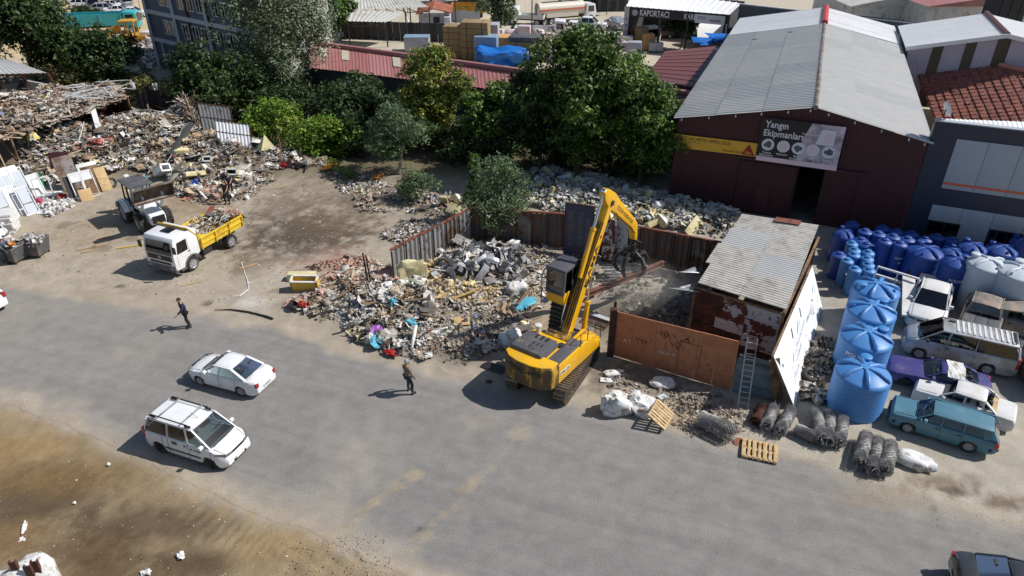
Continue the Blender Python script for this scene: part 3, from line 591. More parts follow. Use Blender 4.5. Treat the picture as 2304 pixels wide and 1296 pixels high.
mb = MB(); mb.tube([pk-gn*.2+e*.06, pk+back+e*.06], .24, 8); mb.build('ridge_cap', M['maroon_roof'], gh)
mb = MB(); mb.bar(el-gd*.3-gn*.35, pk-gn*.35, .1, .35); mb.bar(pk-gn*.35, er-gn*.35, .1, .35); mb.build('fascia', M['white_roof'], gh); mb = MB(); wallbox(mb, back, Vector(), 0, 6.9, .1); wallbox(mb, Vector((er.x, er.y, 0))+back, back, 0, 6.8, .1); mb.build('side_wall', M['pale_panel'], gh)
# --- dark clad hall behind the white roofs
B0 = WA+WN*41.5; BPt = lambda px, py: onplane(px, py, B0, B0+WD)
bl, br_ = BPt(1664, 9), BPt(2330, 84); bg = Vector((bl.x, bl.y, 0)); dh = thing('dark_clad_hall', 'dark slate green clad hall wall behind the white roofs', 'building', bg)
mbm = BPt(1985, 40)-bg; r_ = br_-bg; l_ = bl-bg
corr('wall', (l_.x, l_.y, 0), (mbm.x, mbm.y, 0), mbm, l_, .4, .05, 'green_dark_cladding', dh, 'trap'); corr('wall', (mbm.x, mbm.y, 0), (r_.x, r_.y, 0), r_, mbm, .4, .05, 'slate_cladding', dh, 'trap')
mb = MB(); slab(mb, l_, r_, r_+WN*14-e*4, l_+WN*14-e*4, .1); wallbox(mb, l_+WN*14, l_, 0, l_.z-4.2, .1); wallbox(mb, r_, r_+WN*14, 0, r_.z-4.2, .1); mb.build('roof', M['slate_cladding'], dh); mb = MB(); mb.bar(l_+e*.04, r_+e*.04, .18, .1); mb.build('gutter', M['grey_concrete_frame'], dh)

# --- shed with ribbed metal roof
sh0, sh1, sh2, sh3 = at(1668, 482, 3.75), at(1842, 508, 3.75), at(1768, 702, 3.3), at(1566, 640, 3.3); SO = Vector((sh3.x, sh3.y, 0))
shd = thing('scrap_shed', 'rusty scrap shed under a loose ribbed grey metal roof', 'shed', SO)
nrow = 4; mat('shed_roof', S(194, 190, 183, .95), .55, var=.08, dirt=S(158, 150, 140), dirtamt=.3, dscale=1.6, dsharp=.25); cols = ['shed_roof', 'shed_roof', 'grey_roof_dull', 'shed_roof']
for j in range(nrow):
    for i in range(2):
        a, b = j/nrow, min(1, (j+1)/nrow+.02); L0, L1 = sh3.lerp(sh0, a)-SO, sh3.lerp(sh0, b)-SO; R0, R1 = sh2.lerp(sh1, a)-SO, sh2.lerp(sh1, b)-SO; lf = e*(.03*(nrow-j)+.012*i)
        f0, f1 = (0, .52) if i == 0 else (.5, 1); off = (random.uniform(-.18, .12) if i == 0 else random.uniform(-.05, .1))
        corr('roof_sheet', L0.lerp(R0, f1)+lf, L1.lerp(R1, f1)+lf, L1.lerp(R1, f0)+lf+(L0-R0).normalized()*off*-1*(i == 0), L0.lerp(R0, f0)+lf+(L0-R0).normalized()*off*-1*(i == 0), .21, .04, cols[(j+i) % 4], shd, 'rib2')
mb = MB(); q = sh1.lerp(sh0, .22)-SO+e*.14; q2 = sh1.lerp(sh0, .55)-SO+e*.14; dd = (sh2-sh1).normalized(); slab(mb, q, q+dd*.55, q2+dd*.55, q2, .02); mb.build('rusty_patch', M['rusty_beam'], shd)
fl, fr = sh3-SO, sh2-SO; fl.z = fr.z = 0; fd = (fr-fl).normalized(); FWL = (fr-fl).length; bk = (sh0-sh3); bk.z = 0
panels = [(0, .34, 1.35, 3.1, 'rust_dark'), (.34, .62, 1.9, 3.1, 'peeling_rust'), (.62, .98, 2.35, 3.08, 'peeling_white'), (.62, .98, 1.5, 2.33, 'peeling_rust'), (.28, .6, 1.3, 1.88, 'peeling_white'), (.6, .98, .75, 1.48, 'peeling_white'), (0, .98, 0, .73, 'rust_dark'), (0, .58, .74, 1.28, 'rust_dark')]
for a, b, z0, z1, m_ in panels:
    mb = MB(); of = Vector((fd.y, -fd.x, 0))*random.uniform(0, .04); slab(mb, fl+fd*FWL*a+e*z0+of, fl+fd*FWL*b+e*z0+of, fl+fd*FWL*b+e*z1+of, fl+fd*FWL*a+e*z1+of, .02); mb.build('panel', M[m_], shd)
mb = MB()
for p in (fl, fr-fd*.08, fl+bk, fr+bk-fd*.08): mb.bar(p, p+e*3.2, .12)
mb.bar(fl+e*3.15, fr+e*3.15, .1); mb.bar(fr-fd*.05+e*3.12, fr+bk+e*3.5, .12); mb.bar(fl+e*3.12, fl+bk+e*3.5, .12); mb.build('frame', M['old_wood'], shd)
mb = MB(); wallbox(mb, fr-fd*.1, fr+bk-fd*.1, 0, 3.2, .05); wallbox(mb, fr+bk, fl+bk, 0, 3.4, .05); wallbox(mb, fl+bk*.45, fl+bk, 0, 3.2, .05, side=-1); mb.build('side_wall', M['rust_dark'], shd)
for k, (px, py, L, rz, tz) in enumerate(((1590, 640, 1.3, .25, -.12), (1575, 650, 1.5, -.2, .1), (1568, 607, 1.1, .1, .15))):
    p = at(px, py, 3.0); t = thing('loose_metal_sheet', ['bent white ribbed sheet hanging off the shed roof edge', 'folded pale ribbed sheet drooping below the shed eave', 'short ribbed sheet curling up at the shed roof side'][k], 'metal sheet', p, rz)
    corr('sheet', (0, -.35, 0), (0, .35, .0), (-L, .3, -.25-tz), (-L, -.4, tz), .17, .03, 'galvanized', t, 'sine')
# --- orange steel fence and blue-grey sheet
oa, ob = Vector((4.95, 28.76, 0)), Vector((10.12, 25.95, 0)); od = (ob-oa).normalized(); OL = (ob-oa).length; on_ = Vector((od.y, -od.x, 0))
of_ = thing('orange_fence', 'dusty orange sheet steel fence with faint scrawls beside the excavator', 'fence', oa)
us = [0, .17, .36, .52, .70, .85, 1.0]
for k in range(6):
    mb = MB(); z1a, z1b = 2.62+.2*us[k], 2.62+.2*us[k+1]; q = on_*(.012*(k % 2))
    slab(mb, od*OL*us[k]+e*.05+q, od*(OL*us[k+1]-.012)+e*.05+q, od*(OL*us[k+1]-.012)+e*z1b+q, od*OL*us[k]+e*z1a+q, .05); mb.build('panel', M['orange_steel'], of_)
mb = MB(); mb.bar(-od*.06, -od*.06+e*2.75, .3, .3); mb.bar(-od*.1-on_*.25, -od*.1-on_*.25+e*3.0, .12); mb.build('post', M['rust_dark'], of_)
mb = MB(); z = on_*.03
for a, b in (((3.3, .3), (3.3, 2.0)), ((3.3, 2.0), (4.3, 2.0)), ((4.3, 2.0), (4.3, .3))): mb.bar(od*a[0]+e*a[1]+z, od*b[0]+e*b[1]+z, .014)
mb.build('door_outline', M['rust_dark'], of_)
mb = MB()
for k in range(40):
    cx, cz = random.choice(((2.6, 2.0), (3.3, 1.9), (2.9, 1.6), (1.4, 1.3), (4.7, .9))); cx += random.gauss(0, .25); cz += random.gauss(0, .2); a = random.uniform(.6, 2.6); l = random.uniform(.08, .4); mb.bar(od*cx+e*cz+z*.95, od*(cx+math.cos(a)*l)+e*(cz+math.sin(a)*l)+z*.95, .012, .02)
tag(mb.build('scrawl', M['rust_dark'], of_), kind='stuff'); lettering('A S', .28, 'white_sack', of_, od*.75+e*1.15+z, od, e, False); lettering('SELO ♡', .26, 'white_sack', of_, od*2.75+e*1.1+z, od, e, False)
bs = thing('blue_grey_sheet_fence', 'blue grey ribbed steel sheet standing between orange fence and white board', 'fence', ob)
corr('sheet', (.1, -.05, 2.2), (.1, -.05, .02), (1.85, -.8, .02), (1.85, -.8, 2.15), .14, .02, 'bluegrey_sheet', bs, 'trap')
# --- ribbed scrap yard fences
def rib_fence(label, A, B, hA, hB, period, n, m, rail='rusty_beam', amp=.06):
    A, B = Vector((*A, 0)), Vector((*B, 0)); t = thing('scrapyard_fence', label, 'fence', A, 0, 'ribbed metal fences round the scrap yard'); d = (B-A)/n; s = Vector((d.y, -d.x, 0)).normalized()
    for k in range(n):
        h0, h1 = hA+(hB-hA)*k/n, hA+(hB-hA)*(k+1)/n; j = random.uniform(-.06, .06)
        corr('panel', d*k+e*.02, d*(k+1)-d*.02+e*.02, d*(k+1)-d*.02+e*(h1+j), d*k+e*(h0+j), period, amp, random.choice(m), t, 'trap')
        mb = MB(); mb.bar(d*k+s*.1, d*k+s*.1+e*(h0-.02), .07); mb.build('post', M['rust'], t)
    mb = MB(); mb.bar(e*(hA+.04), d*n+e*(hB+.04), .16, .09); mb.build('top_rail', M[rail], t); return t
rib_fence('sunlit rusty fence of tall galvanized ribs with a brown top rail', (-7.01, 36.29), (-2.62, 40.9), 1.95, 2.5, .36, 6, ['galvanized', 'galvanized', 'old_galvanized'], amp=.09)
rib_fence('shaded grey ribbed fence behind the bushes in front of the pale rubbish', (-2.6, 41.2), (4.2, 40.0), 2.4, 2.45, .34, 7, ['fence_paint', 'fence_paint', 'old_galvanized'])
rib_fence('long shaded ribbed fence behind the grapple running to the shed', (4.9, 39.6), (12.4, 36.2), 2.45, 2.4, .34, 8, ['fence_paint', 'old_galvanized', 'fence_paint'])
sg = at(1268, 574); sgr = at(1330, 584); d_ = (sgr-sg); sgn = thing('blue_standing_sign', 'faded dark blue sheet sign standing upside down against the fence', 'sign', sg)
mb = MB(); slab(mb, Vector(), d_, d_+e*3.55, e*3.55, .05); mb.build('sheet', M['blue_sheet'], sgn); mb = MB(); mb.bar(e*3.57, d_+e*3.57, .08); mb.bar(Vector(), e*3.57, .06); mb.bar(d_, d_+e*3.57, .06); mb.build('frame', M['rust'], sgn)
for k, (tx, f) in enumerate((('BETON', .2), ('DEVLET', .55), ('EML', .82))): lettering(tx, .34, 'slate_cladding', sgn, d_*f+e*1.95+Vector((d_.y, -d_.x, 0)).normalized()*.005, -e, d_, width=2.3 if k < 2 else 1.6)
for k, (px, py, wd, m_, lb) in enumerate(((1366, 590, .75, 'peeling_rust', 'rusty steel door leaf with peeling white paint against the fence'), (1394, 588, .8, 'peeling_white', 'pale grey door leaf with rust patches leaning on the fence'))):
    p = at(px, py); t = thing('door_leaf', lb, 'door', p, -.42); mb = MB(); mb.box((0, 0, 1.45), (wd, .06, 2.9)); mb.build('leaf', M[m_], t, bev=.01); mb = MB(); mb.box((wd*.35, -.05, 1.2), (.12, .04, .04)); mb.build('handle', M['dark_steel'], t)
# --- white signboard leaning beside the tanks
b0, b1, t0 = at(1788, 918, .05), at(1850, 690, .05), at(1741, 802, 2.95); bo = b0.copy(); _n = (b1-b0).cross(t0-b0); _r = at(1828, 598, 0)-Vector((0, 0, CAMH)); t1 = Vector((0, 0, CAMH))+_r*((b0-Vector((0, 0, CAMH))).dot(_n)/_r.dot(_n))
wb = thing('white_signboard', 'huge white printed board leaning on its edge beside the blue tanks', 'signboard', bo)
mb = MB(); slab(mb, b0-bo, b1-bo, t1-bo, t0-bo, .05); mb.build('board', M['white_print'], wb); mb = MB(); nb_ = (b1-b0).cross(t0-b0).normalized()
for a, b in ((b0, t0), (t0, t1)): mb.bar(a-bo-nb_*.06, b-bo-nb_*.06, .1, .1)
mb.build('frame', M['old_wood'], wb)
def bp(u, v): return (b0.lerp(b1, u)).lerp(t0.lerp(t1, u), v)-bo
for (u, v, tx, sz, wd) in ((.45, .52, 'KİRALIK VİNÇ PLATFORM', .4, 3.6), (.35, .38, 'FORKLIFT', .45, 1.6), (.22, .25, '0532 444', .4, 1.4), (.70, .45, 'MANLIFT', .5, 1.7)): lettering(tx, sz*.62, 'pale_panel', wb, bp(u, v), (b1-b0), (t0-b0), False, width=wd*.7, off=.01)
for k in range(26):
    u, v = random.uniform(.1, .92), random.uniform(.1, .75); l = random.uniform(.2, .9); a = random.uniform(-.5, 1.2); p = bp(u, v)+nb_*.008; q = p + (b1-b0).normalized()*l*math.cos(a)+(t0-b0).normalized()*l*math.sin(a)*.7
    mb = MB(); wv = (q-p).cross(nb_).normalized()*random.uniform(.01, .05); mb.quad(p-wv, q-wv, q+wv, p+wv); mb.build('printed_drawing', M['pale_panel'] if k % 3 else M['slate_cladding'], wb, smooth=False)
for u, v, l in ((.55, .86, .5), (.33, .86, .45)):
    mb = MB(); mb.bar(bp(u, v)+nb_*.01, bp(u-.02, v-.16)+nb_*.01, .12, .02, up=nb_); mb.build('printed_bar', M['black_print'], wb)
t = thing('leaning_board', 'weathered plywood sheet standing behind the white board edge', 'board', at(1738, 905)); mb = MB(); p = at(1738, 905); q = t0-(b1-b0).normalized()*.1; slab(mb, Vector((0, 0, .02)), Vector((.55, .2, .02)), q-p+Vector((.4, .25, -.2)), q-p+Vector((-.15, 0, -.15)), .03); mb.build('sheet', M['old_wood'], t)
# ladder
ld = thing('ladder', 'tall aluminium ladder propped against the shed front', 'ladder', at(1658, 925)); top_ = at(1682, 760, 3.25)-at(1658, 925); sw = Vector((.42, -.12, 0))
mb = MB(); mb.bar((0, 0, 0), top_, .05, .07); mb.bar(sw, top_+sw*.95, .05, .07); mb.build('rail', M['galvanized'], ld)
for k in range(13): mb = MB(); f = (k+.7)/13.5; mb.bar(top_*f, top_*f+sw, .035); mb.build('rung', M['galvanized'], ld)
# ---------------------------------------------------------------- road vehicles
def wheel(parent, x, y, r, wd, rimm='rim_metal', flip=1, steer=0.0, dual=False, spokes=5):
    rt = .66*r
    mb = MB(); mb.lathe([(rt, -wd/2*.9), (r*.93, -wd/2), (r, -wd/2*.75), (r, wd/2*.75), (r*.93, wd/2), (rt, wd/2*.9)], 22, axis='Y', cap=False)
    wh_ = mb.build('wheel', M['black_rubber'], parent); wh_.location = (x, y, r); wh_.rotation_euler = (0, random.uniform(0, 3), steer)
    mb = MB(); s = flip; mb.lathe([(.001, s*wd*.30), (rt*.25, s*wd*.32), (rt*.3, s*wd*.22), (rt*.8, s*wd*.24), (rt*.98, s*wd*.42), (rt, s*wd*.3), (rt, -s*wd*.42)], 20, axis='Y', cap=False)
    for k in range(spokes):
        a = 2*PI*k/spokes; c = Vector((math.cos(a), 0, math.sin(a))); mb.bar(c*rt*.2+Vector((0, s*wd*.34, 0)), c*rt*.92+Vector((0, s*wd*.38, 0)), rt*.22, .025, up=(0, 1, 0))
    mb.build('rim', M[rimm], wh_); return wh_
def lerp_keys(keys, x): ks = sorted(keys); return float(np.interp(x, [k[0] for k in ks], [k[1] for k in ks]))
def car(name, label, cat, sp, paint, group=None, missing=(), glass='car_glass', twotone=None):
    """sp: L,W,H, wheels (xf, xr, r), top keys (x, z of bonnet/belt/boot), gh=(xa,xb,xc,xd,zb,zr,wb,wr), pillars"""
    t = thing(name, label, cat, (0, 0, 0), 0, group); L, W = sp['L'], sp['W']; xf, xr, r = sp['wheels']; hw = W/2; x0 = sp['x0']; x1 = x0-L; gc = sp.get('gc', .2); R = r*1.13
    keys = sp['top']; xa, xb, xc, xd, zb, zr, wb, wr = sp['gh']
    xs = set(np.linspace(x1, x0, 34).tolist()) | {x0-.03, x0-.1, x1+.03, x1+.1}
    for c in (xf, xr): xs |= {c+R*math.cos(a) for a in np.linspace(0, PI, 11)}
    xs = sorted(xs); ring = []; V = []
    def halfw(x):
        f = min(1, max(0, (x0-x)/sp.get('nose', .55))); b = min(1, max(0, (x-x1)/sp.get('tail', .35)))
        return hw*(sp.get('nw', .8)+(1-sp.get('nw', .8))*math.sin(f*PI/2))*(sp.get('tw', .88)+(1-sp.get('tw', .88))*math.sin(b*PI/2))
    def ztop(x): return lerp_keys(keys, x)
    def zsill(x):
        z = gc + .12*max(0, 1-(x0-x)/.35)**2 + .16*max(0, 1-(x-x1)/.4)**2
        for c in (xf, xr):
            if abs(x-c) < R: z = max(z, r+math.sqrt(max(R*R-(x-c)**2, 0)))
        return z
    for x in xs:
        w_, zt, zs = halfw(x), ztop(x), zsill(x); zm = max(zs+.01, .5*(zt+gc)); crown = .035
        e_ = min(1, min(x0-x, x-x1)/.1); zt_ = zt-.09*(1-e_); zs_ = zs
        ring.append([(0, zs_), (w_*.95, zs_), (w_, max(zs_+.005, min(zs_+.1, zm))), (w_*1.0, zm), (w_*.985, max(zm+.005, zt_-.12)), (w_*.94, zt_-.035), (w_*.86, zt_), (0, zt_+crown)])
    n = 14
    for x, rg in zip(xs, ring):
        full = rg + [(-y, z) for y, z in rg[-2:0:-1]]
        V += [(x, y, z) for y, z in full]
    K = len(xs); F = [(k*n+i, (k+1)*n+i, (k+1)*n+(i+1) % n, k*n+(i+1) % n) for k in range(K-1) for i in range(n)]
    F += [tuple(range(n)), tuple(range((K-1)*n+n-1, (K-1)*n-1, -1))]
    mb = MB(); mb.add(V, F); body = mb.build('body', M[paint], t, ang=38)
    sidey = lambda x, z: halfw(x)+.004
    # arch liners
    mb = MB()
    for c in (xf, xr): mb = MB(); mb.box((c, 0, r*1.0), (R*1.7, W*.80, r*1.1)); mb.build('wheel_housing', M['interior_dark'], t)
    # roof
    def rf(u, v):
        x = xc+(xb-xc)*u; y = (2*v-1); ends = math.sin(PI*min(1, max(0, u)))**.5
        return (x, y*wr*(.97+.03*ends), zr - .05*(abs(y)**3) - .05*(1-ends) - (.045 if abs(y) > .999 else 0))
    mb = MB(); mb.grid(rf, 12, 12)
    mb.grid(lambda u, v: (lambda p: (p[0], p[1]*.98, p[2]-.05))(rf(u, v)), 6, 6)
    roof = mb.build('roof', M[twotone or paint], t, ang=60)
    mb = MB(); yb = min(wb, hw*.93); ztf, ztr = ztop(xa), ztop(xd)
    for s in (-1, 1):
        mb = MB(); mb.bar((xa, s*yb*.93, ztf), (xb, s*wr*.98, zr-.08), .075, .05); mb.bar((xd, s*yb*.95, ztr), (xc, s*wr*.98, zr-.09), sp.get('cp', .12), .06); mb.bar((xb, s*wr*.985, zr-.085), (xc, s*wr*.985, zr-.085), .05, .06)
        for (pb, pt) in sp['pillars']: mb.bar((pb, s*yb, ztop(pb)-.02), (pt, s*wr*.985, zr-.085), .085, .04)
        mb.build('pillar', M[paint], t)
    # interior
    mb = MB(); mb.box(((xa+xd)/2-.05, 0, zb-.02), (abs(xa-xd)*.9, W*.8, .03)); mb.box((xa-.3, 0, zb+.03), (.35, W*.74, .1))
    for sx in sp['seats']:
        for y in (-.36, .36): mb.box((sx, y*W/1.75, zb+.03), (.45, .48, .1)); mb.box((sx-.28, y*W/1.75, zb+.1), (.13, .46, .3), (0, -.2, 0)); mb.box((sx-.33, y*W/1.75, zb+.29), (.09, .24, .12))
    it = mb.build('interior', M['interior_dark'], t); mb = MB(); mb.lathe([(.17, -.015), (.19, 0), (.17, .015), (.15, 0), (.17, -.015)], 14, cap=False); sw_ = mb.build('steering_wheel', M['black_plastic'], it); sw_.location = (xa-.55, .36*W/1.75, zb+.2); sw_.rotation_euler = (0, -1.0, 0)
    # glass
    o = .012
    if 'windshield' not in missing:
        mb = MB(); mb.grid(lambda u, v: ((xa+(xb-xa)*v)+.05*(1-(2*u-1)**2)+o, (2*u-1)*((yb*.91)*(1-v)+wr*.94*v), ztf+(zr-.07-ztf)*v+.02+o), 8, 4); mb.build('windshield', M[glass], t, ang=60)
    if 'rear_window' not in missing:
        mb = MB(); mb.grid(lambda u, v: ((xd+(xc-xd)*v)-.03*(1-(2*u-1)**2)-o, (2*u-1)*((yb*.9)*(1-v)+wr*.92*v), ztr+.03+(zr-.09-ztr)*v), 8, 3); mb.build('rear_window', M[sp.get('rglass', glass)], t, ang=60)
    lines = [(xa-.14, xb-.05)] + list(sp['pillars']) + [(xd+.12, xc+.06)]
    for s in (-1, 1):
        for k in range(len(lines)-1):
            if ('side', k) in missing: continue
            (a0, a1), (c0, c1) = lines[k], lines[k+1]; m0 = .06
            if a0-c0 < .25: continue
            gz0, gz1 = zb+.03, zr-.12
            def q(xb_, xt_, f): return (xb_+(xt_-xb_)*f, s*((yb+.006)*(1-f)+(wr*.99+.004)*f), gz0+(gz1-gz0)*f)
            mb = MB(); mb.add([q(a0-m0, a1-m0, 0), q(a0-m0, a1-m0, 1), q(c0+m0, c1+m0, 1), q(c0+m0, c1+m0, 0)], [(0, 1, 2, 3)])
            mb.build('side_window', M[sp.get('sglass', glass)], t, smooth=False)
    # seams, handles, sills
    mb = MB()
    for s in (-1, 1):
        for (x_, xt_) in [(xa+.05, xa)] + list(sp['pillars']) + ([(sp['rdoor'], sp['rdoor'])] if 'rdoor' in sp else []):
            P = [(x_, s*(halfw(x_)*.945+.004), ztop(x_)-.03), (x_, s*(halfw(x_)*.99+.003), ztop(x_)-.13), (x_, s*(halfw(x_)+.003), .5*(ztop(x_)+gc)), (x_, s*(halfw(x_)+.003), gc+.1)]
            if any(abs(x_-c) < R for c in (xf, xr)): P = P[:3]
            for i in range(len(P)-1): mb.bar(P[i], P[i+1], .012, .012)
    if 'bonnet' in sp:
        for s in (-1, 1): mb.bar((xa+.12, s*halfw(xa)*.80, ztop(xa)+.01), (x0-.16, s*halfw(x0-.16)*.8, ztop(x0-.16)+.008), .012, .012)
    if sp.get('boot'): mb.bar((xd-.12, -hw*.8, ztop(xd-.12)+.015), (xd-.12, hw*.8, ztop(xd-.12)+.015), .012, .012)
    tag(mb.build('panel_gap', M['black_plastic'], t), kind='stuff')
    for s in (-1, 1):
        for hx in sp.get('handles', ()):
            mb = MB(); mb.box((hx, s*(halfw(hx)*.99+.012), ztop(hx)-.17), (.17, .03, .035)); mb.build('door_handle', M[sp.get('handle_mat', 'black_plastic')], t, bev=.008)
        if sp.get('mould'): mb = MB(); mb.bar((xf-R-.05, s*(hw+.008), .52), (xr+R+.05, s*(hw+.008), .52), .02, .07); mb.build('side_moulding', M['black_plastic'], t)
        if 'mirror' not in missing:
            mb = MB(); mb.box((xa-.32, s*(yb+.13), zb+.1), (.13, .2, .15)); mb.bar((xa-.3, s*yb, zb+.05), (xa-.3, s*(yb+.06), zb+.07), .05); mb.build('mirror', M[sp.get('mirror', paint)], t, bev=.03)
        hl = sp['hl']; zh = hl[0]
        if 'headlight' not in missing:
            mb = MB(); w0 = halfw(x0-.06)
            mb.add([(x0-.015, s*w0*.55, zh-.07), (x0-.015, s*w0*.55, zh+.07), (x0-.06, s*(w0*.93), zh+.10), (x0-.06, s*(w0*.95), zh-.05), (x0-hl[1], s*(halfw(x0-hl[1])*.985+.006), zh+.12), (x0-hl[1], s*(halfw(x0-hl[1])*.99+.006), zh+.02)], [(0, 1, 2, 3), (3, 2, 4, 5)]); V_ = [Vector(p) for p in mb.v]
            mb.v = [tuple(p+Vector((.02, s*.012, .004))) for p in V_]; mb.build('headlight', M['clear_lamp'], t)
        if 'taillight' not in missing:
            zt_ = sp['tl'][0]; hh = sp['tl'][1]; w1 = halfw(x1+.05); mb = MB(); mb.box((x1+.07, s*(w1*.90), zt_), (.16, w1*.26, hh)); mb.build('taillight', M['red_lamp'], t, bev=.02)
    if sp.get('bumper'):
        for x_, dx in ((x0, .04), (x1, -.04)):
            mb = MB(); w_ = halfw(x0-.1)*.98; mb.tube([(x_-dx*7, -w_*1.04, .48), (x_+dx*.4, -w_*.8, .48), (x_+dx*1.2, 0, .48), (x_+dx*.4, w_*.8, .48), (x_-dx*7, w_*1.04, .48)], .085, 8); mb.build('bumper', M['black_plastic'], t)
    if 'grille' not in missing:
        mb = MB(); zg = sp['hl'][0]; mb.box((x0-.0, 0, zg-.01), (.05, halfw(x0)*1.0, .10)); mb.build('grille', M['black_plastic'], t, bev=.02); mb = MB(); mb.box((x0+.0, 0, .36), (.05, halfw(x0)*1.1, .13)); mb.build('lower_grille', M['black_plastic'], t, bev=.02)
    if 'plate' not in missing:
        for x_, dz in ((x0+.03, .44), (x1-.03, sp.get('plz', .6))): mb = MB(); mb.box((x_, 0, dz), (.015, .5, .11)); mb.build('license_plate', M['white_plastic'], t)
        mb = MB(); mb.bar((xa+.06, -yb*.7, ztf+.05), (xa+.03, .1, ztf+.07), .025); mb.bar((xa+.06, .1, ztf+.05), (xa+.03, yb*.75, ztf+.07), .025); mb.build('wiper', M['black_plastic'], t)
    for i, (x, s) in enumerate(((xf, 1), (xf, -1), (xr, 1), (xr, -1))):
        if ('wheel', i) in missing: continue
        wheel(t, x, s*(hw-.12), r, .2, sp.get('rimm', 'rim_metal'), s, sp.get('steer', 0) if x == xf else 0)
    return t
def park(t, pf, pr, side, sp, z=0.0):
    """put a car so that its near-side wheels touch the ground at two pixels of the photo (front, rear)"""
    a, b = at(*pf), at(*pr); rz = yaw(b, a); d = (a-b).normalized(); nrm = Vector((-d.y, d.x, 0)); mid = (a+b)/2; xm = (sp['wheels'][0]+sp['wheels'][1])/2
    p = mid - d*xm + nrm*(-side)*(sp['W']/2-.1); t.location = (p.x, p.y, z); t.rotation_euler = (0, 0, rz); t.scale = (.94,)*3; return t
SEDAN = dict(L=4.26, W=1.68, H=1.44, x0=2.05, wheels=(1.25, -1.22, .30), top=[(2.05, .62), (1.9, .74), (1.55, .83), (1.0, .92), (.3, .95), (-1.2, .97), (-1.65, 1.02), (-2.1, .99), (-2.21, .9)], gh=(1.02, .32, -.75, -1.55, .94, 1.44, .76, .60), pillars=[(-.02, -.05), (-.98, -.72)], seats=(.1, -.75), hl=(.68, .42), tl=(.8, .22), plz=.55, bonnet=1, boot=1, handles=(.12, -.8), handle_mat='white_paint', nw=.74, tail=.5, tw=.82)
VAN = dict(L=4.39, W=1.83, H=1.85, x0=2.25, wheels=(1.38, -1.38, .32), top=[(2.25, .72), (2.1, .86), (1.75, 1.0), (1.45, 1.08), (1.0, 1.1), (-1.6, 1.12), (-2.05, 1.12), (-2.14, 1.08)], gh=(1.5, .62, -1.85, -2.06, 1.1, 1.83, .84, .70), pillars=[(.35, .22), (-.75, -.75)], seats=(.1, -.9), hl=(.86, .5), tl=(1.0, .5), plz=.8, bonnet=1, handles=(.2, -.45), mould=1, nw=.76, tail=.2, tw=.92, cp=.2, rdoor=-1.05, rimm='black_plastic')
WAGON = dict(L=4.27, W=1.65, H=1.45, x0=2.05, wheels=(1.22, -1.2, .29), top=[(2.05, .80), (1.95, .86), (1.0, .93), (-.5, .93), (-2.1, .93), (-2.22, .9)], gh=(.98, .45, -1.9, -2.16, .93, 1.42, .75, .62), pillars=[(.02, .0), (-.85, -.82)], seats=(.1, -.75), hl=(.68, .1), tl=(.75, .3), bonnet=1, bumper=1, handles=(.15, -.72), nw=.93, tw=.95, nose=.2, tail=.15, plz=.6)
SALOON = dict(L=4.2, W=1.65, H=1.4, x0=2.05, wheels=(1.2, -1.18, .29), top=[(2.05, .80), (1.95, .86), (1.0, .93), (-1.2, .93), (-1.4, .94), (-2.05, .93), (-2.14, .9)], gh=(.95, .42, -.85, -1.35, .93, 1.39, .75, .62), pillars=[(-.05, -.05), (-.85, -.75)], seats=(.1, -.75), hl=(.68, .1), tl=(.75, .2), bonnet=1, handles=(.1, -.75), nw=.94, tw=.95, nose=.2, tail=.15)
COUPE = dict(L=4.6, W=1.7, H=1.33, x0=2.4, wheels=(1.5, -1.15, .31), top=[(2.4, .72), (2.2, .82), (1.0, .9), (-1.0, .9), (-1.5, .9), (-2.1, .86), (-2.2, .8)], gh=(.75, .1, -.7, -1.55, .9, 1.3, .76, .58), pillars=[(-.45, -.42)], seats=(-.1, -.85), hl=(.65, .1), tl=(.7, .18), bonnet=1, boot=1, handles=(-.25,), nw=.9, tw=.93, cp=.22)
BUS = dict(L=5.2, W=1.9, H=1.97, x0=2.45, wheels=(1.6, -1.5, .33), top=[(2.45, .75), (2.3, .95), (1.95, 1.12), (1.6, 1.2), (-2.6, 1.22), (-2.75, 1.18)], gh=(1.75, .85, -2.5, -2.66, 1.18, 1.95, .88, .74), pillars=[(.55, .45), (-.75, -.75)], seats=(.4, -.8, -1.8), hl=(.85, .55), tl=(1.0, .6), bonnet=1, handles=(.45,), nw=.74, tw=.95, sglass='dark_glass', rglass='dark_glass', cp=.16, mirror='black_plastic')
HATCH = dict(L=4.0, W=1.75, H=1.6, x0=2.0, wheels=(1.25, -1.25, .32), top=[(2.0, .7), (1.8, .88), (1.2, 1.0), (-1.5, 1.05), (-1.95, 1.02), (-2.0, .95)], gh=(1.05, .35, -1.3, -1.9, 1.02, 1.58, .8, .66), pillars=[(-.05, -.1), (-.95, -.9)], seats=(.1, -.75), hl=(.8, .4), tl=(.95, .3), bonnet=1, handles=(.1, -.7), nw=.78, tw=.85)
PICK = dict(L=5.2, W=1.85, H=1.8, x0=2.6, wheels=(1.65, -1.5, .38), top=[(2.6, .85), (2.45, 1.0), (1.4, 1.12), (-.9, 1.12), (-1.0, 1.1), (-2.5, 1.1), (-2.6, 1.05)], gh=(1.3, .6, -.75, -.95, 1.12, 1.78, .82, .66), pillars=[(.2, .15)], seats=(.3, -.5), hl=(.88, .4), tl=(.95, .25), bonnet=1, handles=(.35, -.4), nw=.85, tw=.97, gc=.35)
mat('teal_paint', S(80, 128, 148), .45, coat=.15, var=.05, dirt=S(118, 152, 164), dirtamt=.22, dscale=1.2, dsharp=.3)
mat('purple_paint', S(66, 62, 128), .45, coat=.2, var=.08, dirt=S(120, 110, 140), dirtamt=.25, dsharp=.3)
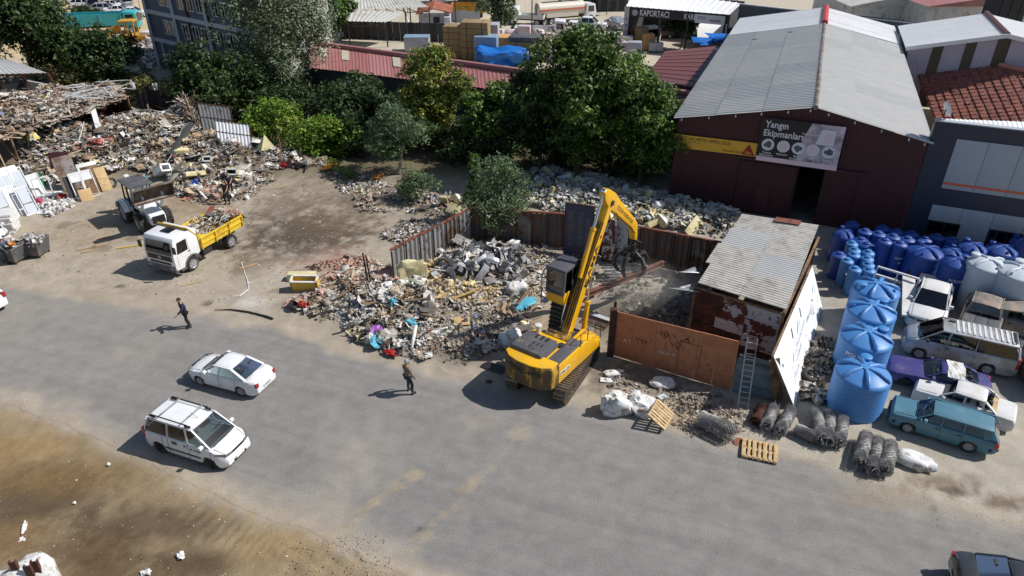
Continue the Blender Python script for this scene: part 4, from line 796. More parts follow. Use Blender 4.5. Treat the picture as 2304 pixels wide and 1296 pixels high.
mat('black_paint', (.03, .032, .036), .25, coat=.6, var=.1); mat('dark_red_paint', S(88, 52, 56), .35, coat=.4, var=.05); mat('grey_paint', S(120, 124, 130), .4, .2, var=.05)
mat('pickup_grey', S(122, 118, 114), .6, var=.1, dirt=S(160, 140, 125), dirtamt=.3)

sed = park(car('white_sedan', 'white four-door sedan driving away along the road beyond the white van', 'car', SEDAN, 'white_paint'), (452, 867), (545, 892), 1, SEDAN)
van = park(car('white_van', 'white passenger van with roof rack bars on the road near the verge', 'van', VAN, 'white_paint', missing=()), (478, 1055), (364, 1018), -1, VAN)
for s in (-1, 1):
    mb = MB(); mb.tube([(.45, s*.62, 1.82), (.35, s*.64, 1.93), (-1.6, s*.64, 1.95), (-1.72, s*.62, 1.84)], .028, 8)
    for x in (.35, -1.55): mb.box((x, s*.63, 1.86), (.3, .06, .1))
    mb.build('roof_rail', M['black_plastic'], van)
for x in (.05, -1.2): mb = MB(); mb.bar((x, -.64, 1.96), (x, .64, 1.96), .045, .03); mb.build('roof_bar', M['galvanized'], van)
mb = MB(); mb.bar((.35, 0, 1.83), (.0, .0, 2.05), .012); mb.build('antenna', M['black_plastic'], van)
for s in (-1, 1): lettering('♦ ERDEM', .13, 'black_print', van, (.75, s*.93, .86), (-s, 0, 0), (0, 0, 1))
mb = MB(); mb.box((-.28, -.925, .93), (.07, .01, .19)); mb.box((-.42, -.925, .93), (.07, .01, .19)); mb.build('side_badge', M['black_print'], van)
wag = park(car('teal_station_wagon', 'old teal boxy estate car parked on the yard apron', 'car', WAGON, 'teal_paint'), (2033, 972), (2178, 1018), 1, WAGON)
sal = park(car('white_scrap_saloon', 'stripped white boxy saloon without glass beside the teal estate', 'car', SALOON, 'dusty_white', missing=('windshield', 'rear_window', 'taillight', 'headlight', 'plate', 'mirror', 'grille', ('side', 1), ('side', 2), ('wheel', 0), ('wheel', 2))), (2085, 915), (2222, 962), 1, SALOON, -.12)
mb = MB(); mb.box((-1.05, 0, .97), (.6, 1.2, .02)); mb.build('parcel_shelf', M['pine_wood'], sal)
for y in (-.38, .38): mb = MB(); mb.lathe([(.1, 0), (.1, .012), (.001, .012)], 12, c=(-1.05, y, .985)); mb.build('speaker_hole', M['black_print'], sal)
cou = park(car('purple_coupe', 'faded purple classic coupe with a pale cloth over its roof', 'car', COUPE, 'purple_paint', missing=('plate', ('wheel', 0))), (2030, 872), (2170, 905), 1, COUPE)
mb = MB(); mb.grid(lambda u, v: (-.9+.75*u+.03*math.sin(9*v), (v-.5)*1.55, 1.33 - (.02+.34*max(0, abs(v-.5)-.36)*5*abs(v-.5)) + .015*math.sin(23*u+17*v)), 14, 22); cl = mb.build('roof_cloth', M['white_sack'], None); cl.parent = None
cl.location = cou.location; cl.rotation_euler = cou.rotation_euler; cl.scale = cou.scale; tag(cl, 'wrinkled pale cloth lying over the purple coupe roof', 'cloth')
bus = park(car('silver_minibus', 'dusty silver minibus with dark side windows and ribbed roof', 'van', BUS, 'silver_paint', glass='dark_glass'), (2035, 800), (2245, 850), 1, BUS)
for k in range(11): mb = MB(); mb.box((.2-.245*k, 0, 1.955), (.11, 1.15, .018)); mb.build('roof_rib', M['dusty_white'], bus, bev=.006)
mb = MB(); mb.box((-2.35, 0, 1.97), (.16, 1.0, .05)); mb.build('spoiler', M['black_plastic'], bus, bev=.02)
mb = MB(); mb.box((.45, -.35, 1.965), (.3, .16, .02)); mb.build('roof_hatch', M['black_plastic'], bus)
pk1 = car('dusty_white_pickup', 'dusty white flatbed pickup with bare frame parked below the blue tanks', 'pickup', PICK, 'dusty_white', missing=('plate',), glass='dark_glass'); pk1.location = at(2085, 705); pk1.rotation_euler = (0, 0, yaw(at(2110, 640), at(2082, 735)))
pk2 = car('grey_pickup_wreck', 'grey wrecked pickup with a panelled bed cover behind the minibus', 'pickup', PICK, 'pickup_grey', missing=('plate', 'windshield', 'headlight', 'mirror'), glass='dark_glass'); pk2.location = at(2200, 735); pk2.rotation_euler = (0, 0, yaw(at(2190, 765), at(2225, 660)))
mb = MB()
for k in range(3): mb.box((-1.75, -.55+.55*k, 1.17), (1.6, .53, .04))
mb.build('bed_cover', M['hood_grey'], pk2, bev=.01)
pk3 = car('dark_wreck_van', 'dark stripped wreck with a flat grey roof at the right edge', 'van', HATCH, 'pickup_grey', missing=('plate', 'windshield', 'headlight', 'mirror', ('side', 0), ('side', 1))); pk3.location = at(2285, 745); pk3.rotation_euler = (0, 0, -.35)
ed = car('dark_green_car', 'dark green car partly cut off by the right edge beside the minibus', 'car', HATCH, 'grey_paint'); ed.location = at(2335, 850); ed.rotation_euler = (0, 0, 1.25)
blk = car('black_car', 'black car cut off by the lower right corner on the road', 'car', SEDAN, 'black_paint'); p = at(2300, 1362); blk.location = p; blk.rotation_euler = (0, 0, yaw((0, 0), (UD.x, UD.y)))
lw_ = car('white_car_tail', 'white car leaving the frame at the left edge of the road', 'car', HATCH, 'white_paint'); lw_.location = at(-62, 695); lw_.rotation_euler = (0, 0, PI+yaw((0, 0), (UD.x, UD.y)))
# white flat-frame stand above the pickup
t = thing('trailer_frame', 'white steel trailer frame between the blue tanks and dusty pickup', 'trailer', at(2050, 690)); a = at(1975, 600, 1.6)-t.location; b = at(2068, 628, 1.6)-t.location; c = at(2035, 670, 1.0)-t.location; mb = MB()
for q, s in ((a, b), (a-e*.5, b-e*.5)): mb.bar(q, s, .12, .1)
for f in (0, .5, 1): p = a.lerp(b, f); mb.bar(p, p-e*1.5, .06)
mb.build('rail', M['dusty_white'], t); mb = MB(); slab(mb, at(2030, 622, 1.3)-t.location, at(2058, 628, 1.3)-t.location, at(2060, 715, .8)-t.location, at(2028, 712, .8)-t.location, .12); mb.build('bed', M['dusty_white'], t); mb = MB()
for q in ((2032, 705), (2056, 708), (2036, 640), (2060, 645)): p = at(*q)-t.location; mb.bar(p, p+e*1.0, .08)
mb.build('leg', M['rust'], t)

# ---------------------------------------------------------------- white and yellow tipper truck
tk = thing('tipper_truck', 'white cab tipper truck with yellow body loaded with scrap', 'truck'); fpt, rpt = at(438, 607), at(522, 556); dT = (fpt-rpt).normalized(); wb_ = (fpt-rpt).length
cp = fpt + Vector((-dT.y, dT.x, 0))*(-1.05); tk.scale = (1.0,)*3; tk.location = (cp.x, cp.y, 0); tk.rotation_euler = (0, 0, yaw(rpt, fpt))     # origin under the front axle
prof = [(1.15, .55), (1.28, .62), (1.28, 1.45), (1.12, 2.35), (1.0, 2.52), (-.55, 2.58), (-.68, 2.5), (-.72, .95), (-.6, .9)]
arch = [(-.55+.0, .9)] + [(.52*math.cos(a), .45+.52*math.sin(a)) for a in np.linspace(PI*.92, .08*PI, 9)] + [(.62, .5)]
mb = MB(); mb.prism(prof+arch, -1.12, 1.12, 'Y'); mb.build('cab', M['white_paint'], tk, bev=.05)
mb = MB(); mb.box((.25, 0, 2.585), (.55, .7, .05)); mb.build('roof_hatch', M['dark_glass'], tk, bev=.02)
mb = MB(); mb.add([(1.292, -1.0, 1.5), (1.292, 1.0, 1.5), (1.145, .95, 2.3), (1.145, -.95, 2.3)], [(0, 1, 2, 3)]); mb.build('windshield', M['dark_glass'], tk)
mb = MB(); mb.box((1.28, 0, 1.28), (.03, 1.9, .34)); mb.box((1.29, 0, .95), (.03, 1.6, .14)); mb.build('grille', M['black_plastic'], tk, bev=.01)
mb = MB(); mb.lathe([(.09, 0), (.11, .01), (.09, .02), (.085, .01)], 18, axis='X', c=(1.3, 0, 1.28), cap=False)
for k in range(3): a = PI/2+k*2*PI/3; mb.bar((1.305, 0, 1.28), (1.305, .095*math.cos(a), 1.28+.095*math.sin(a)), .02)
mb.build('badge', M['chrome'], tk)
mb = MB(); mb.box((1.2, 0, .62), (.28, 2.2, .38)); mb.build('bumper', M['hood_grey'], tk, bev=.05)
for s in (-1, 1):
    mb = MB(); mb.add([(.98, s*1.126, 1.5), (.15, s*1.126, 1.5), (.15, s*1.126, 2.2), (.86, s*1.126, 2.2)], [(0, 1, 2, 3)]); mb.build('side_window', M['dark_glass'], tk)
    mb = MB(); mb.box((1.32, s*.85, .68), (.06, .34, .17)); mb.build('headlight', M['clear_lamp'], tk, bev=.02)
    mb = MB(); mb.box((1.3, s*1.32, 1.95), (.1, .2, .42)); mb.bar((1.2, s*1.1, 2.2), (1.3, s*1.32, 2.12), .03); mb.build('mirror', M['black_plastic'], tk, bev=.02)
    mb = MB(); mb.box((.12, s*1.13, 1.38), (.2, .02, .04)); mb.build('door_handle', M['black_plastic'], tk); mb = MB()
    for a, b in (((1.02, 1.42), (1.02, .8)), ((.1, 2.25), (.05, .9))): mb.bar((a[0], s*1.124, a[1]), (b[0], s*1.124, b[1]), .012)
    mb.build('door_gap', M['black_plastic'], tk); mb = MB(); mb.tube([(.6*math.cos(a), s*1.12, .45+.6*math.sin(a)) for a in np.linspace(PI*.95, .05*PI, 10)], .06, 6); mb.box((.75, s*1.08, .45), (.4, .18, .1)); mb.build('wheel_arch', M['hood_grey'], tk)
    wheel(tk, 0, s*.98, .45, .26, 'rim_metal', s, .0, spokes=8)
    wheel(tk, -wb_, s*.95, .45, .46, 'rim_metal', s, spokes=8)
    mb = MB(); mb.box((-wb_, s*.95, .95), (.8, .5, .06)); mb.build('mudguard', M['black_plastic'], tk)
mb = MB()
for s in (-1, 1): mb.box((-wb_/2-.2, s*.42, .78), (wb_+1.8, .1, .2))
for x in (-.9, -1.8, -2.7): mb.box((x, 0, .78), (.1, .8, .14))
mb.box((-1.5, -.75, .65), (.9, .45, .4)); mb.box((-1.4, .75, .65), (.7, .4, .4)); mb.bar((-.9, -1.05, .62), (-wb_+.6, -1.05, .62), .06, .1); mb.bar((-.9, -1.05, .82), (-wb_+.6, -1.05, .82), .06, .1); mb.build('chassis', M['dark_steel'], tk)
bx0, bx1 = -.85, -wb_-1.15
mb = MB(); mb.box(((bx0+bx1)/2, 0, 1.05), (bx0-bx1, 2.2, .1))
for s in (-1, 1): slab(mb, (bx0, s*1.12, 1.0), (bx1, s*1.12, 1.0), (bx1, s*1.18, 1.72), (bx0, s*1.18, 1.72), .05*s)
slab(mb, (bx0, -1.15, 1.0), (bx0, 1.15, 1.0), (bx0+.15, 1.15, 2.05), (bx0+.15, -1.15, 2.05), .05); slab(mb, (bx1, 1.15, 1.0), (bx1, -1.15, 1.0), (bx1-.1, -1.15, 1.85), (bx1-.1, 1.15, 1.85), .05)
slab(mb, (bx0+.15, -1.15, 2.0), (bx0+.15, 1.15, 2.0), (bx0+.75, 1.15, 2.72), (bx0+.75, -1.15, 2.72), .05)
for s in (-1, 1): mb.add([(bx0, s*1.16, 1.7), (bx0+.15, s*1.16, 2.05), (bx0+.0, s*1.16, 2.05), (bx0-.6, s*1.18, 1.72)], [(0, 1, 2, 3)])
mb.build('tipper_body', M['tipper_yellow'], tk)
for s in (-1, 1):
    for k in range(4): x = bx0+(bx1-bx0)*k/3; mb = MB(); mb.bar((x, s*1.18, 1.0), (x, s*1.23, 1.74), .1, .06); mb.build('stake', M['tipper_yellow'], tk, bev=.01)
    mb = MB(); mb.bar((bx0, s*1.2, 1.74), (bx1, s*1.2, 1.74), .1, .09); mb.bar((bx0, s*1.19, 1.36), (bx1, s*1.19, 1.36), .05, .06); mb.build('side_rail', M['tipper_yellow'], tk)
mb = MB(); mb.box((.2, 0, .7), (1.3, 1.6, .5)); mb.build('engine_block', M['interior_dark'], tk)

# ---------------------------------------------------------------- backhoe loader
bh = thing('backhoe_loader', 'white backhoe loader with black cab roof holding its wide bucket up', 'loader'); p = at(335, 500); bh.location = (p.x, p.y, 0); bh.rotation_euler = (0, 0, yaw(at(300, 470), at(352, 510))+.0)
BZ = lambda x, y, r, wd, s: wheel(bh, x, y, r, wd, 'silver_paint', s)
for s in (-1, 1):
    w1 = BZ(-1.15, s*.92, .72, .48, s); w2 = BZ(1.25, s*.88, .62, .42, s)
    for w_, r_, wd_ in ((w1, .72, .48), (w2, .62, .42)):
        mb = MB()
        for k in range(20):
            for sg_ in (-1, 1): a = 2*PI*(k+.5*(sg_ > 0))/20; c = Vector((math.cos(a), 0, math.sin(a)))*(r_+.01); mb.bar(c+Vector((0, sg_*wd_*.46, 0)), Vector((math.cos(a+.1), 0, math.sin(a+.1)))*(r_+.02)+Vector((0, sg_*.02, 0)), .06, .07, up=c)
        mb.build('tread', M['black_rubber'], w_)
    mb = MB(); mb.tube([(-1.15+.9*math.cos(a), s*.92, .72+.86*math.sin(a)) for a in np.linspace(PI*.95, .1*PI, 9)], .1, 6); mb.grid(lambda u, v: (-1.15+.88*math.cos(PI*(.95-.85*u)), s*(.62+.6*v), .72+.86*math.sin(PI*(.95-.85*u))), 10, 1); mb.build('mudguard', M['white_paint'], bh)
mb = MB(); mb.prism([(.35, .75), (2.25, .65), (2.35, 1.0), (2.2, 1.35), (.35, 1.75)], -.5, .5, 'Y'); mb.build('bonnet', M['white_paint'], bh, bev=.06)
mb = MB(); mb.box((2.36, 0, 1.02), (.06, .8, .5)); mb.build('grille', M['black_plastic'], bh)
mb = MB(); mb.box((0, 0, .7), (4.2, .7, .4)); mb.box((-1.9, 0, .75), (.4, 1.5, .7)); mb.build('chassis', M['dark_steel'], bh)
mb = MB()
for s in (-1, 1):
    for a, b in (((.4, .6, 1.1), (.25, .62, 2.75)), ((-.5, .68, 1.1), (-.5, .66, 2.75)), ((-1.5, .66, 1.3), (-1.35, .62, 2.75)), ((.4, .6, 1.6), (-1.5, .66, 1.6))): mb.bar((a[0], s*a[1], a[2]), (b[0], s*b[1], b[2]), .08)
mb.bar((.4, -.6, 1.6), (.4, .6, 1.6), .08); mb.build('cab_frame', M['black_plastic'], bh)
mb = MB(); mb.box((-.55, 0, 2.82), (2.15, 1.55, .14)); mb.build('cab_roof', M['hood_grey'], bh, bev=.05)
mb = MB()
for s in (-1, 1): mb.add([(.37, s*.6, 1.65), (-.5, s*.67, 1.2), (-.5, s*.65, 2.7), (.25, s*.61, 2.7)], [(0, 1, 2, 3)]); mb.add([(-.55, s*.67, 1.3), (-1.45, s*.65, 1.5), (-1.35, s*.62, 2.7), (-.55, s*.65, 2.7)], [(0, 1, 2, 3)])
mb.add([(.4, -.58, 1.65), (.4, .58, 1.65), (.25, .6, 2.7), (.25, -.6, 2.7)], [(0, 1, 2, 3)]); mb.build('cab_glass', M['clear_glass'], bh, smooth=False)
mb = MB(); mb.box((-.75, 0, 1.35), (.5, .5, .2)); mb.box((-.98, 0, 1.7), (.14, .5, .6)); mb.box((.15, 0, 1.45), (.3, .7, .5)); mb.build('seat', M['interior_dark'], bh, bev=.03)
mb = MB(); mb.lathe([(.05, 0), (.05, .12), (.001, .14)], 10, c=(-1.2, .5, 2.89)); mb.build('beacon', M['red_lamp'], bh)
# backhoe boom folded at the rear and loader arms with raised wide bucket
mb = MB(); mb.bar((-2.1, .1, .8), (-2.5, .1, 2.7), .3, .25); mb.bar((-2.5, .1, 2.7), (-2.9, .1, 1.5), .26, .22); mb.box((-2.9, .1, 1.2), (.5, .6, .6), (0, .5, 0)); mb.build('rear_boom', M['white_paint'], bh, bev=.03)
lo = thing('loader_bucket_arm', '', '', (0, 0, 0)); bpy.data.objects.remove(lo)
bd = Vector((.62, .78, 0))
mb = MB()
for s in (-1, 1): mb.bar((.3, s*.62, 1.5), (1.6, s*.62, 1.65), .16, .22); mb.bar((1.55, s*.62, 1.6), (2.35, s*.62, 2.75), .14, .2)
mb.build('loader_arm', M['white_paint'], bh, bev=.02)
pts = [(x-.35, z+1.15) for x, z in ((2.9, 1.25), (2.62, 1.5), (2.6, 1.95), (2.85, 2.25), (3.35, 2.3))]
mb = MB(); P = []
for y in (-1.25, 1.25): P += [(x, y, z) for x, z in pts]
mb.add(P, [(i, i+1, 6+i, 5+i) for i in range(4)]); mb.add([(x, -1.25, z) for x, z in pts], [tuple(range(5))]); mb.add([(x, 1.25, z) for x, z in pts], [tuple(range(4, -1, -1))]); mb.bar((2.56, -1.27, 2.4), (2.56, 1.27, 2.4), .06, .12); mat('worn_bucket', S(112, 98, 88), .6, .3, var=.2, dirt=S(150, 138, 124), dirtamt=.3); mb.build('bucket', M['worn_bucket'], bh)

# ---------------------------------------------------------------- the yellow excavator
ex = thing('excavator', 'yellow tracked excavator with raised black cab and orange peel grapple', 'excavator', (2.02, 27.35, 0))
TH = math.radians(90-27); UH = math.radians(90-35.5)
Rt, Ru = Matrix.Rotation(TH, 4, 'Z'), Matrix.Rotation(UH, 4, 'Z')
for s in (-1, 1):
    fr_ = MB(); fr_.box((0, s*1.2, .45), (3.3, .38, .42)); fr_.xf(Rt); tr_ = fr_.build('track_frame', M['dark_steel'], ex, bev=.05)
    loop = []; r_ = .42
    for k in range(60):
        f = k/60; per = 2*3.5+2*PI*r_; q = f*per
        if q < 3.5: pt, a = (-1.75+q, 2*r_+.02), 0
        elif q < 3.5+PI*r_: b = (q-3.5)/r_; pt, a = (1.75+r_*math.sin(b), r_+.02+r_*math.cos(b)), -b
        elif q < 7+PI*r_: pt, a = (1.75-(q-3.5-PI*r_), .02), PI
        else: b = (q-7-PI*r_)/r_; pt, a = (-1.75-r_*math.sin(b), r_+.02-r_*math.cos(b)), PI-b
        loop.append((pt, a))
    for k, (pt, a) in enumerate(loop):
        mb = MB(); R3 = Euler((0, -a, 0)).to_matrix(); mb.box((0, 0, 0), (.15, .6, .035)); mb.box((.05, 0, .03), (.03, .6, .045)); mb.xf(Matrix.Translation((pt[0], s*1.2, pt[1])) @ R3.to_4x4()); mb.xf(Rt); mb.build('track_shoe', M['track_steel'], ex, smooth=False)
    for x in (-1.72, 1.72): mb = MB(); mb.lathe([(.1, -.16), (.34, -.16), (.36, -.05), (.36, .05), (.34, .16), (.1, .16)], 18, axis='Y'); mb.xf(Rt @ Matrix.Translation((x, s*1.2, .46))); mb.build('idler', M['dark_steel'], ex)
    for x in (-1.1, -.55, 0, .55, 1.1): mb = MB(); mb.cyl((x, s*1.2-.15, .2), (x, s*1.2+.15, .2), .13); mb.xf(Rt); mb.build('roller', M['dark_steel'], ex)
mb = MB(); mb.box((0, 0, .6), (1.6, 2.1, .3)); mb.cyl((0, 0, .7), (0, 0, 1.0), .62, n=20); mb.xf(Rt); mb.build('undercarriage', M['dark_steel'], ex, bev=.03)
def U_(mb, name, m, par=ex, **k): mb.xf(Ru); return mb.build(name, M[m] if isinstance(m, str) else m, par, **k)
# upper frame: x forward from slew centre, y left
cw = [(-2.62, -.0)]; arcp = [(-1.7, -1.3), (-2.25, -1.28), (-2.52, -.9), (-2.66, -.35), (-2.66, .35), (-2.52, .9), (-2.25, 1.28), (-1.7, 1.3)]
mb = MB(); mb.prism(arcp, .98, 2.12, 'Z'); U_(mb, 'counterweight', 'weathered_yellow', bev=.07)
mb = MB(); mb.prism([(-1.69, -1.3), (-1.69, 1.3), (.1, 1.3), (.1, -1.3)], 1.0, 2.0, 'Z'); U_(mb, 'engine_housing', 'yellow_paint', bev=.05)
mb = MB(); mb.prism([(-1.72, -1.26), (-2.22, -1.24), (-2.49, -.88), (-2.62, -.35), (-2.62, .35), (-2.49, .88), (-2.22, 1.24), (-1.72, 1.26)], 2.1, 2.19, 'Z'); U_(mb, 'counterweight_top', 'yellow_paint', bev=.04)
mb = MB(); mb.box((-1.25, .35, 2.2), (1.55, 1.75, .34), top=(.9, .92)); U_(mb, 'engine_hood', 'hood_grey', bev=.06)
for k in range(3): mb = MB(); mb.box((-.75+.0*k, -.05+.28*k, 2.375), (.34, .12, .02)); U_(mb, 'hood_vent', 'black_plastic')
for k in range(3): mb = MB(); mb.box((-1.3, -.1+.22*k, 2.375), (.24, .06, .02)); U_(mb, 'hood_vent', 'black_plastic')
mb = MB(); mb.tube([(-1.75, .05, 2.37), (-1.72, .1, 2.45), (-1.6, .35, 2.45), (-1.57, .4, 2.37)], .018); U_(mb, 'hood_handle', 'black_plastic')
mb = MB(); mb.box((-.55, -.92, 2.02), (2.1, .62, .05)); U_(mb, 'walkway', 'hood_grey', bev=.01)
for k in range(4): mb = MB(); mb.box((-1.45+.22*k, -1.12, 2.02), (.16, .2, .03)); U_(mb, 'side_grille', 'weathered_yellow')
mb = MB(); mb.cyl((-.35, -.55, 2.0), (-.35, -.55, 2.1), .16); U_(mb, 'fuel_cap', 'dark_steel')
mb = MB(); mb.cyl((.0, .95, 1.95), (.0, .95, 2.35), .11); mb.lathe([(.001, 2.45), (.17, 2.42), (.18, 2.34), (.11, 2.32)], 14, c=(.0, .95, 0)); U_(mb, 'air_cleaner', 'dusty_white')
mb = MB(); mb.box((.85, -.92, 1.45), (1.5, .75, .98)); U_(mb, 'fuel_tank', 'yellow_paint', bev=.06)
mb = MB(); mb.box((1.85, -.95, 1.2), (.5, .68, .5)); U_(mb, 'tool_box', 'yellow_paint', bev=.04)
mb = MB(); mb.box((.9, .1, 1.05), (2.6, 1.4, .2)); mb.box((1.1, -.1, 1.4), (1.2, .5, .6)); U_(mb, 'slew_frame', 'dark_steel', bev=.02)
mb = MB(); mb.box((.55, .1, 2.01), (.9, 1.1, .04)); U_(mb, 'deck_plate', 'weathered_yellow')
mb = MB()
for path in ([(.2, -1.25, 1.95), (.2, -1.25, 2.6), (1.55, -1.25, 2.6), (1.55, -1.25, 1.95)], [(1.55, -1.25, 2.6), (2.05, -1.28, 2.2), (2.05, -1.28, 1.4)], [(.85, -1.25, 1.95), (.85, -1.25, 2.6)]): mb.tube(path, .022)
U_(mb, 'handrail', 'dark_steel')
# lettering on counterweight (curved) and side
V, F = text_mesh('HİDROMEK', .34, True); w_ = max(v[0] for v in V)-min(v[0] for v in V); mb = MB(); kx = 1.95/w_
def cwpt(s_, z):
    s_ = -s_; ys = [p[1] for p in arcp[1:-1]]; xs_ = [p[0] for p in arcp[1:-1]]; return (float(np.interp(s_, ys, xs_))-.02, s_, z)
mb.add([cwpt(v[0]*kx, 1.78+v[1]) for v in V], [f[::-1] for f in F]); U_(mb, 'lettering', 'black_print', smooth=False)
mb = MB(); mb.box((-1.2, -1.312, 1.5), (.75, .01, .18)); U_(mb, 'side_decal', 'white_print')
o = lettering('HMK 220', .17, 'black_print', ex, Ru @ Vector((-1.2, -1.318, 1.5)), Ru @ Vector((1, 0, 0)), (0, 0, 1))
# boom, stick, rams (in the vertical plane of the upper frame, offset a little to the right of the cab)
by = -.12; foot, elbow, tip = Vector((.75, by, 1.75)), Vector((4.12, by, 7.5)), Vector((7.65, by, 4.6))
def plate(name, poly, y0, y1, m, bev=.03): mb = MB(); mb.prism(poly, y0, y1, 'Y'); return U_(mb, name, m, bev=bev)
bd_ = (elbow-foot).normalized(); bn = Vector((bd_.z, 0, -bd_.x))      # bn: to the front / underside
def bq(t_, o_): p = foot+bd_*t_+bn*o_; return (p.x, p.z)
BL = (elbow-foot).length
plate('boom', [bq(-.2, -.16), bq(.3, -.26), bq(2.6, -.29), bq(BL-.6, -.22), bq(BL+.22, -.16), bq(BL+.25, .13), bq(BL-.6, .17), bq(2.6, .23), bq(.3, .2), bq(-.2, .15)], by-.2, by+.2, 'yellow_paint')
el_ = elbow; sd_ = (tip-el_).normalized(); sn = Vector((-sd_.z, 0, sd_.x))    # sn: upper side
def sq(t_, o_): p = el_+sd_*t_+sn*o_; return (p.x, p.z)
SL = (tip-el_).length
plate('stick', [sq(-.95, .12), sq(-.75, .42), sq(.1, .52), sq(.9, .42), sq(SL-1.15, .30), sq(SL-.75, .24), sq(SL-.2, -.22), sq(SL+.05, -.5), sq(SL-.25, -.56), sq(SL-.6, -.30), sq(SL-1.2, -.16), sq(.9, -.24), sq(0, -.30), sq(-.7, -.12)], by-.17, by+.17, 'yellow_paint')
tipp = Vector((sq(SL-.08, -.5)[0], by, sq(SL-.08, -.5)[1]))
mb = MB(); mb.cyl(el_+Vector((0, -.27, 0)), el_+Vector((0, .27, 0)), .13); U_(mb, 'elbow_pin', 'dark_steel')
def ram(p0, p1, r, f, m='yellow_paint'):
    p0, p1 = Vector(p0), Vector(p1); q = p0.lerp(p1, f); mb = MB(); mb.cyl(p0, q, r, n=14); mb.cyl(q-(p1-p0).normalized()*.12, q+(p1-p0).normalized()*.02, r*1.2, n=14); o = U_(mb, 'ram', m); mb = MB(); mb.cyl(q, p1, r*.55, n=12); mb.cyl(p1+Vector((0, -.1, 0)), p1+Vector((0, .1, 0)), r, n=10); mb.xf(Ru); mb.build('piston_rod', M['chrome'], o)
pa = bq(2.9, -.5); pb = sq(-.85, .22); ram((pa[0], by, pa[1]), (pb[0], by, pb[1]), .12, .58)
for s in (-1, 1): q = bq(3.0, .1); ram((1.75, by+s*.38, 1.45), (q[0], by+s*.3, q[1]), .12, .6)
mb = MB()
for k in range(5): yy = by-.24+.12*k; mb.tube([(bq(.4, -.42)[0], yy, bq(.4, -.42)[1]), (bq(2.5, -.46)[0], yy, bq(2.5, -.46)[1]), (bq(BL-1, -.36)[0], yy, bq(BL-1, -.36)[1])], .03, 6)
mb.tube([(bq(BL-1, .25)[0], by-.25, bq(BL-1, .25)[1]), (el_.x+.3, by-.3, el_.z-.6), (sq(1.0, -.3)[0], by-.24, sq(1.0, -.3)[1]), (sq(SL-.8, -.3)[0], by-.24, sq(SL-.8, -.3)[1])], .03, 6); U_(mb, 'hydraulic_hoses', 'black_rubber')
mb = MB(); mb.add([(bq(a, o)[0], by+.206, bq(a, o)[1]) for a, o in ((.3, -.28), (BL-.7, -.24), (BL-.7, .18), (.3, .2))], [(0, 1, 2, 3)]); mb.add([(bq(a, o)[0], by+.15, bq(a, o)[1]) for a, o in ((.3, -.33), (BL-.7, -.28), (BL-.7, -.28), (.3, -.33))], [(0, 1, 2)]); U_(mb, 'boom_side_black', 'black_plastic', smooth=False)  # black sheet laid over the left side of the boom
# writing on boom and stick: on the right-hand face
V, F = text_mesh('KAMA', .5, True); w_ = max(v[0] for v in V)-min(v[0] for v in V); mb = MB(); kx = 2.1/w_
mb.add([(bq(3.55+v[0]*kx, -.04-v[1]*.85)[0], by-.212, bq(3.55+v[0]*kx, -.04-v[1]*.85)[1]) for v in V], F); U_(mb, 'lettering', 'black_print', smooth=False)
mb = MB(); c_ = bq(5.0, -.04); mb.add([(c_[0]+.09*math.cos(a), by-.207, c_[1]+.09*math.sin(a)) for a in np.linspace(0, 2*PI, 14)[:-1]], [tuple(range(13))]); U_(mb, 'red_dot', 'red_lamp', smooth=False)
V, F = text_mesh('ÖZGÜR HURDACILIK', .26, True); w_ = max(v[0] for v in V)-min(v[0] for v in V); mb = MB(); kx = 2.4/w_
mb.add([(sq(2.0+v[0]*kx, .06+v[1])[0], by-.176, sq(2.0+v[0]*kx, .06+v[1])[1]) for v in V], F); U_(mb, 'lettering', 'black_print', smooth=False)
def Uc_(mb, *k, **q): mb.xf(Matrix.Translation((.3, -.16, -.1))); return U_(mb, *k, **q)
# raised cab on its riser
cz = 3.3; cx, cy = 1.35, .88
mb = MB(); mb.prism([(.6, 1.15), (1.25, 1.15), (1.75, cz-.1), (.95, cz-.1)], .5, 1.2, 'Y'); Uc_(mb, 'cab_riser', 'black_plastic', bev=.03)
for k in range(9): mb = MB(); z_ = 1.5+.22*k; mb.box((.62+.035*k, .88, z_), (.08, .62, .05)); Uc_(mb, 'step', 'dark_steel')
mb = MB(); mb.bar((.4, .42, 1.6), (1.1, .42, 3.6), .08); mb.bar((1.4, .42, 1.4), (1.8, .42, 3.5), .08); Uc_(mb, 'riser_ram', 'chrome')
mb = MB(); mb.prism([(.75, cz), (2.2, cz), (2.45, cz+.35), (2.35, cz+.55), (.72, cz+.55)], .4, 1.38, 'Y'); Uc_(mb, 'cab_base', 'yellow_paint', bev=.03)
cabp = [(.72, cz+.55), (.8, cz+1.75), (2.05, cz+1.75), (2.35, cz+.55)]
mb = MB()
for y in (.43, 1.35):
    for a, b in zip(cabp, cabp[1:]): mb.bar((a[0], y, a[1]), (b[0], y, b[1]), .1)
    mb.bar((1.45, y, cz+.55), (1.45, y, cz+1.75), .08)
for a in cabp: mb.bar((a[0], .43, a[1]), (a[0], 1.35, a[1]), .1)
mb.box((.76, .89, cz+.72), (.06, .94, .32)); Uc_(mb, 'cab_frame', 'hood_grey')
mb = MB(); mb.box((1.42, .89, cz+1.8), (1.4, 1.08, .14)); Uc_(mb, 'cab_roof', 'hood_grey', bev=.05)
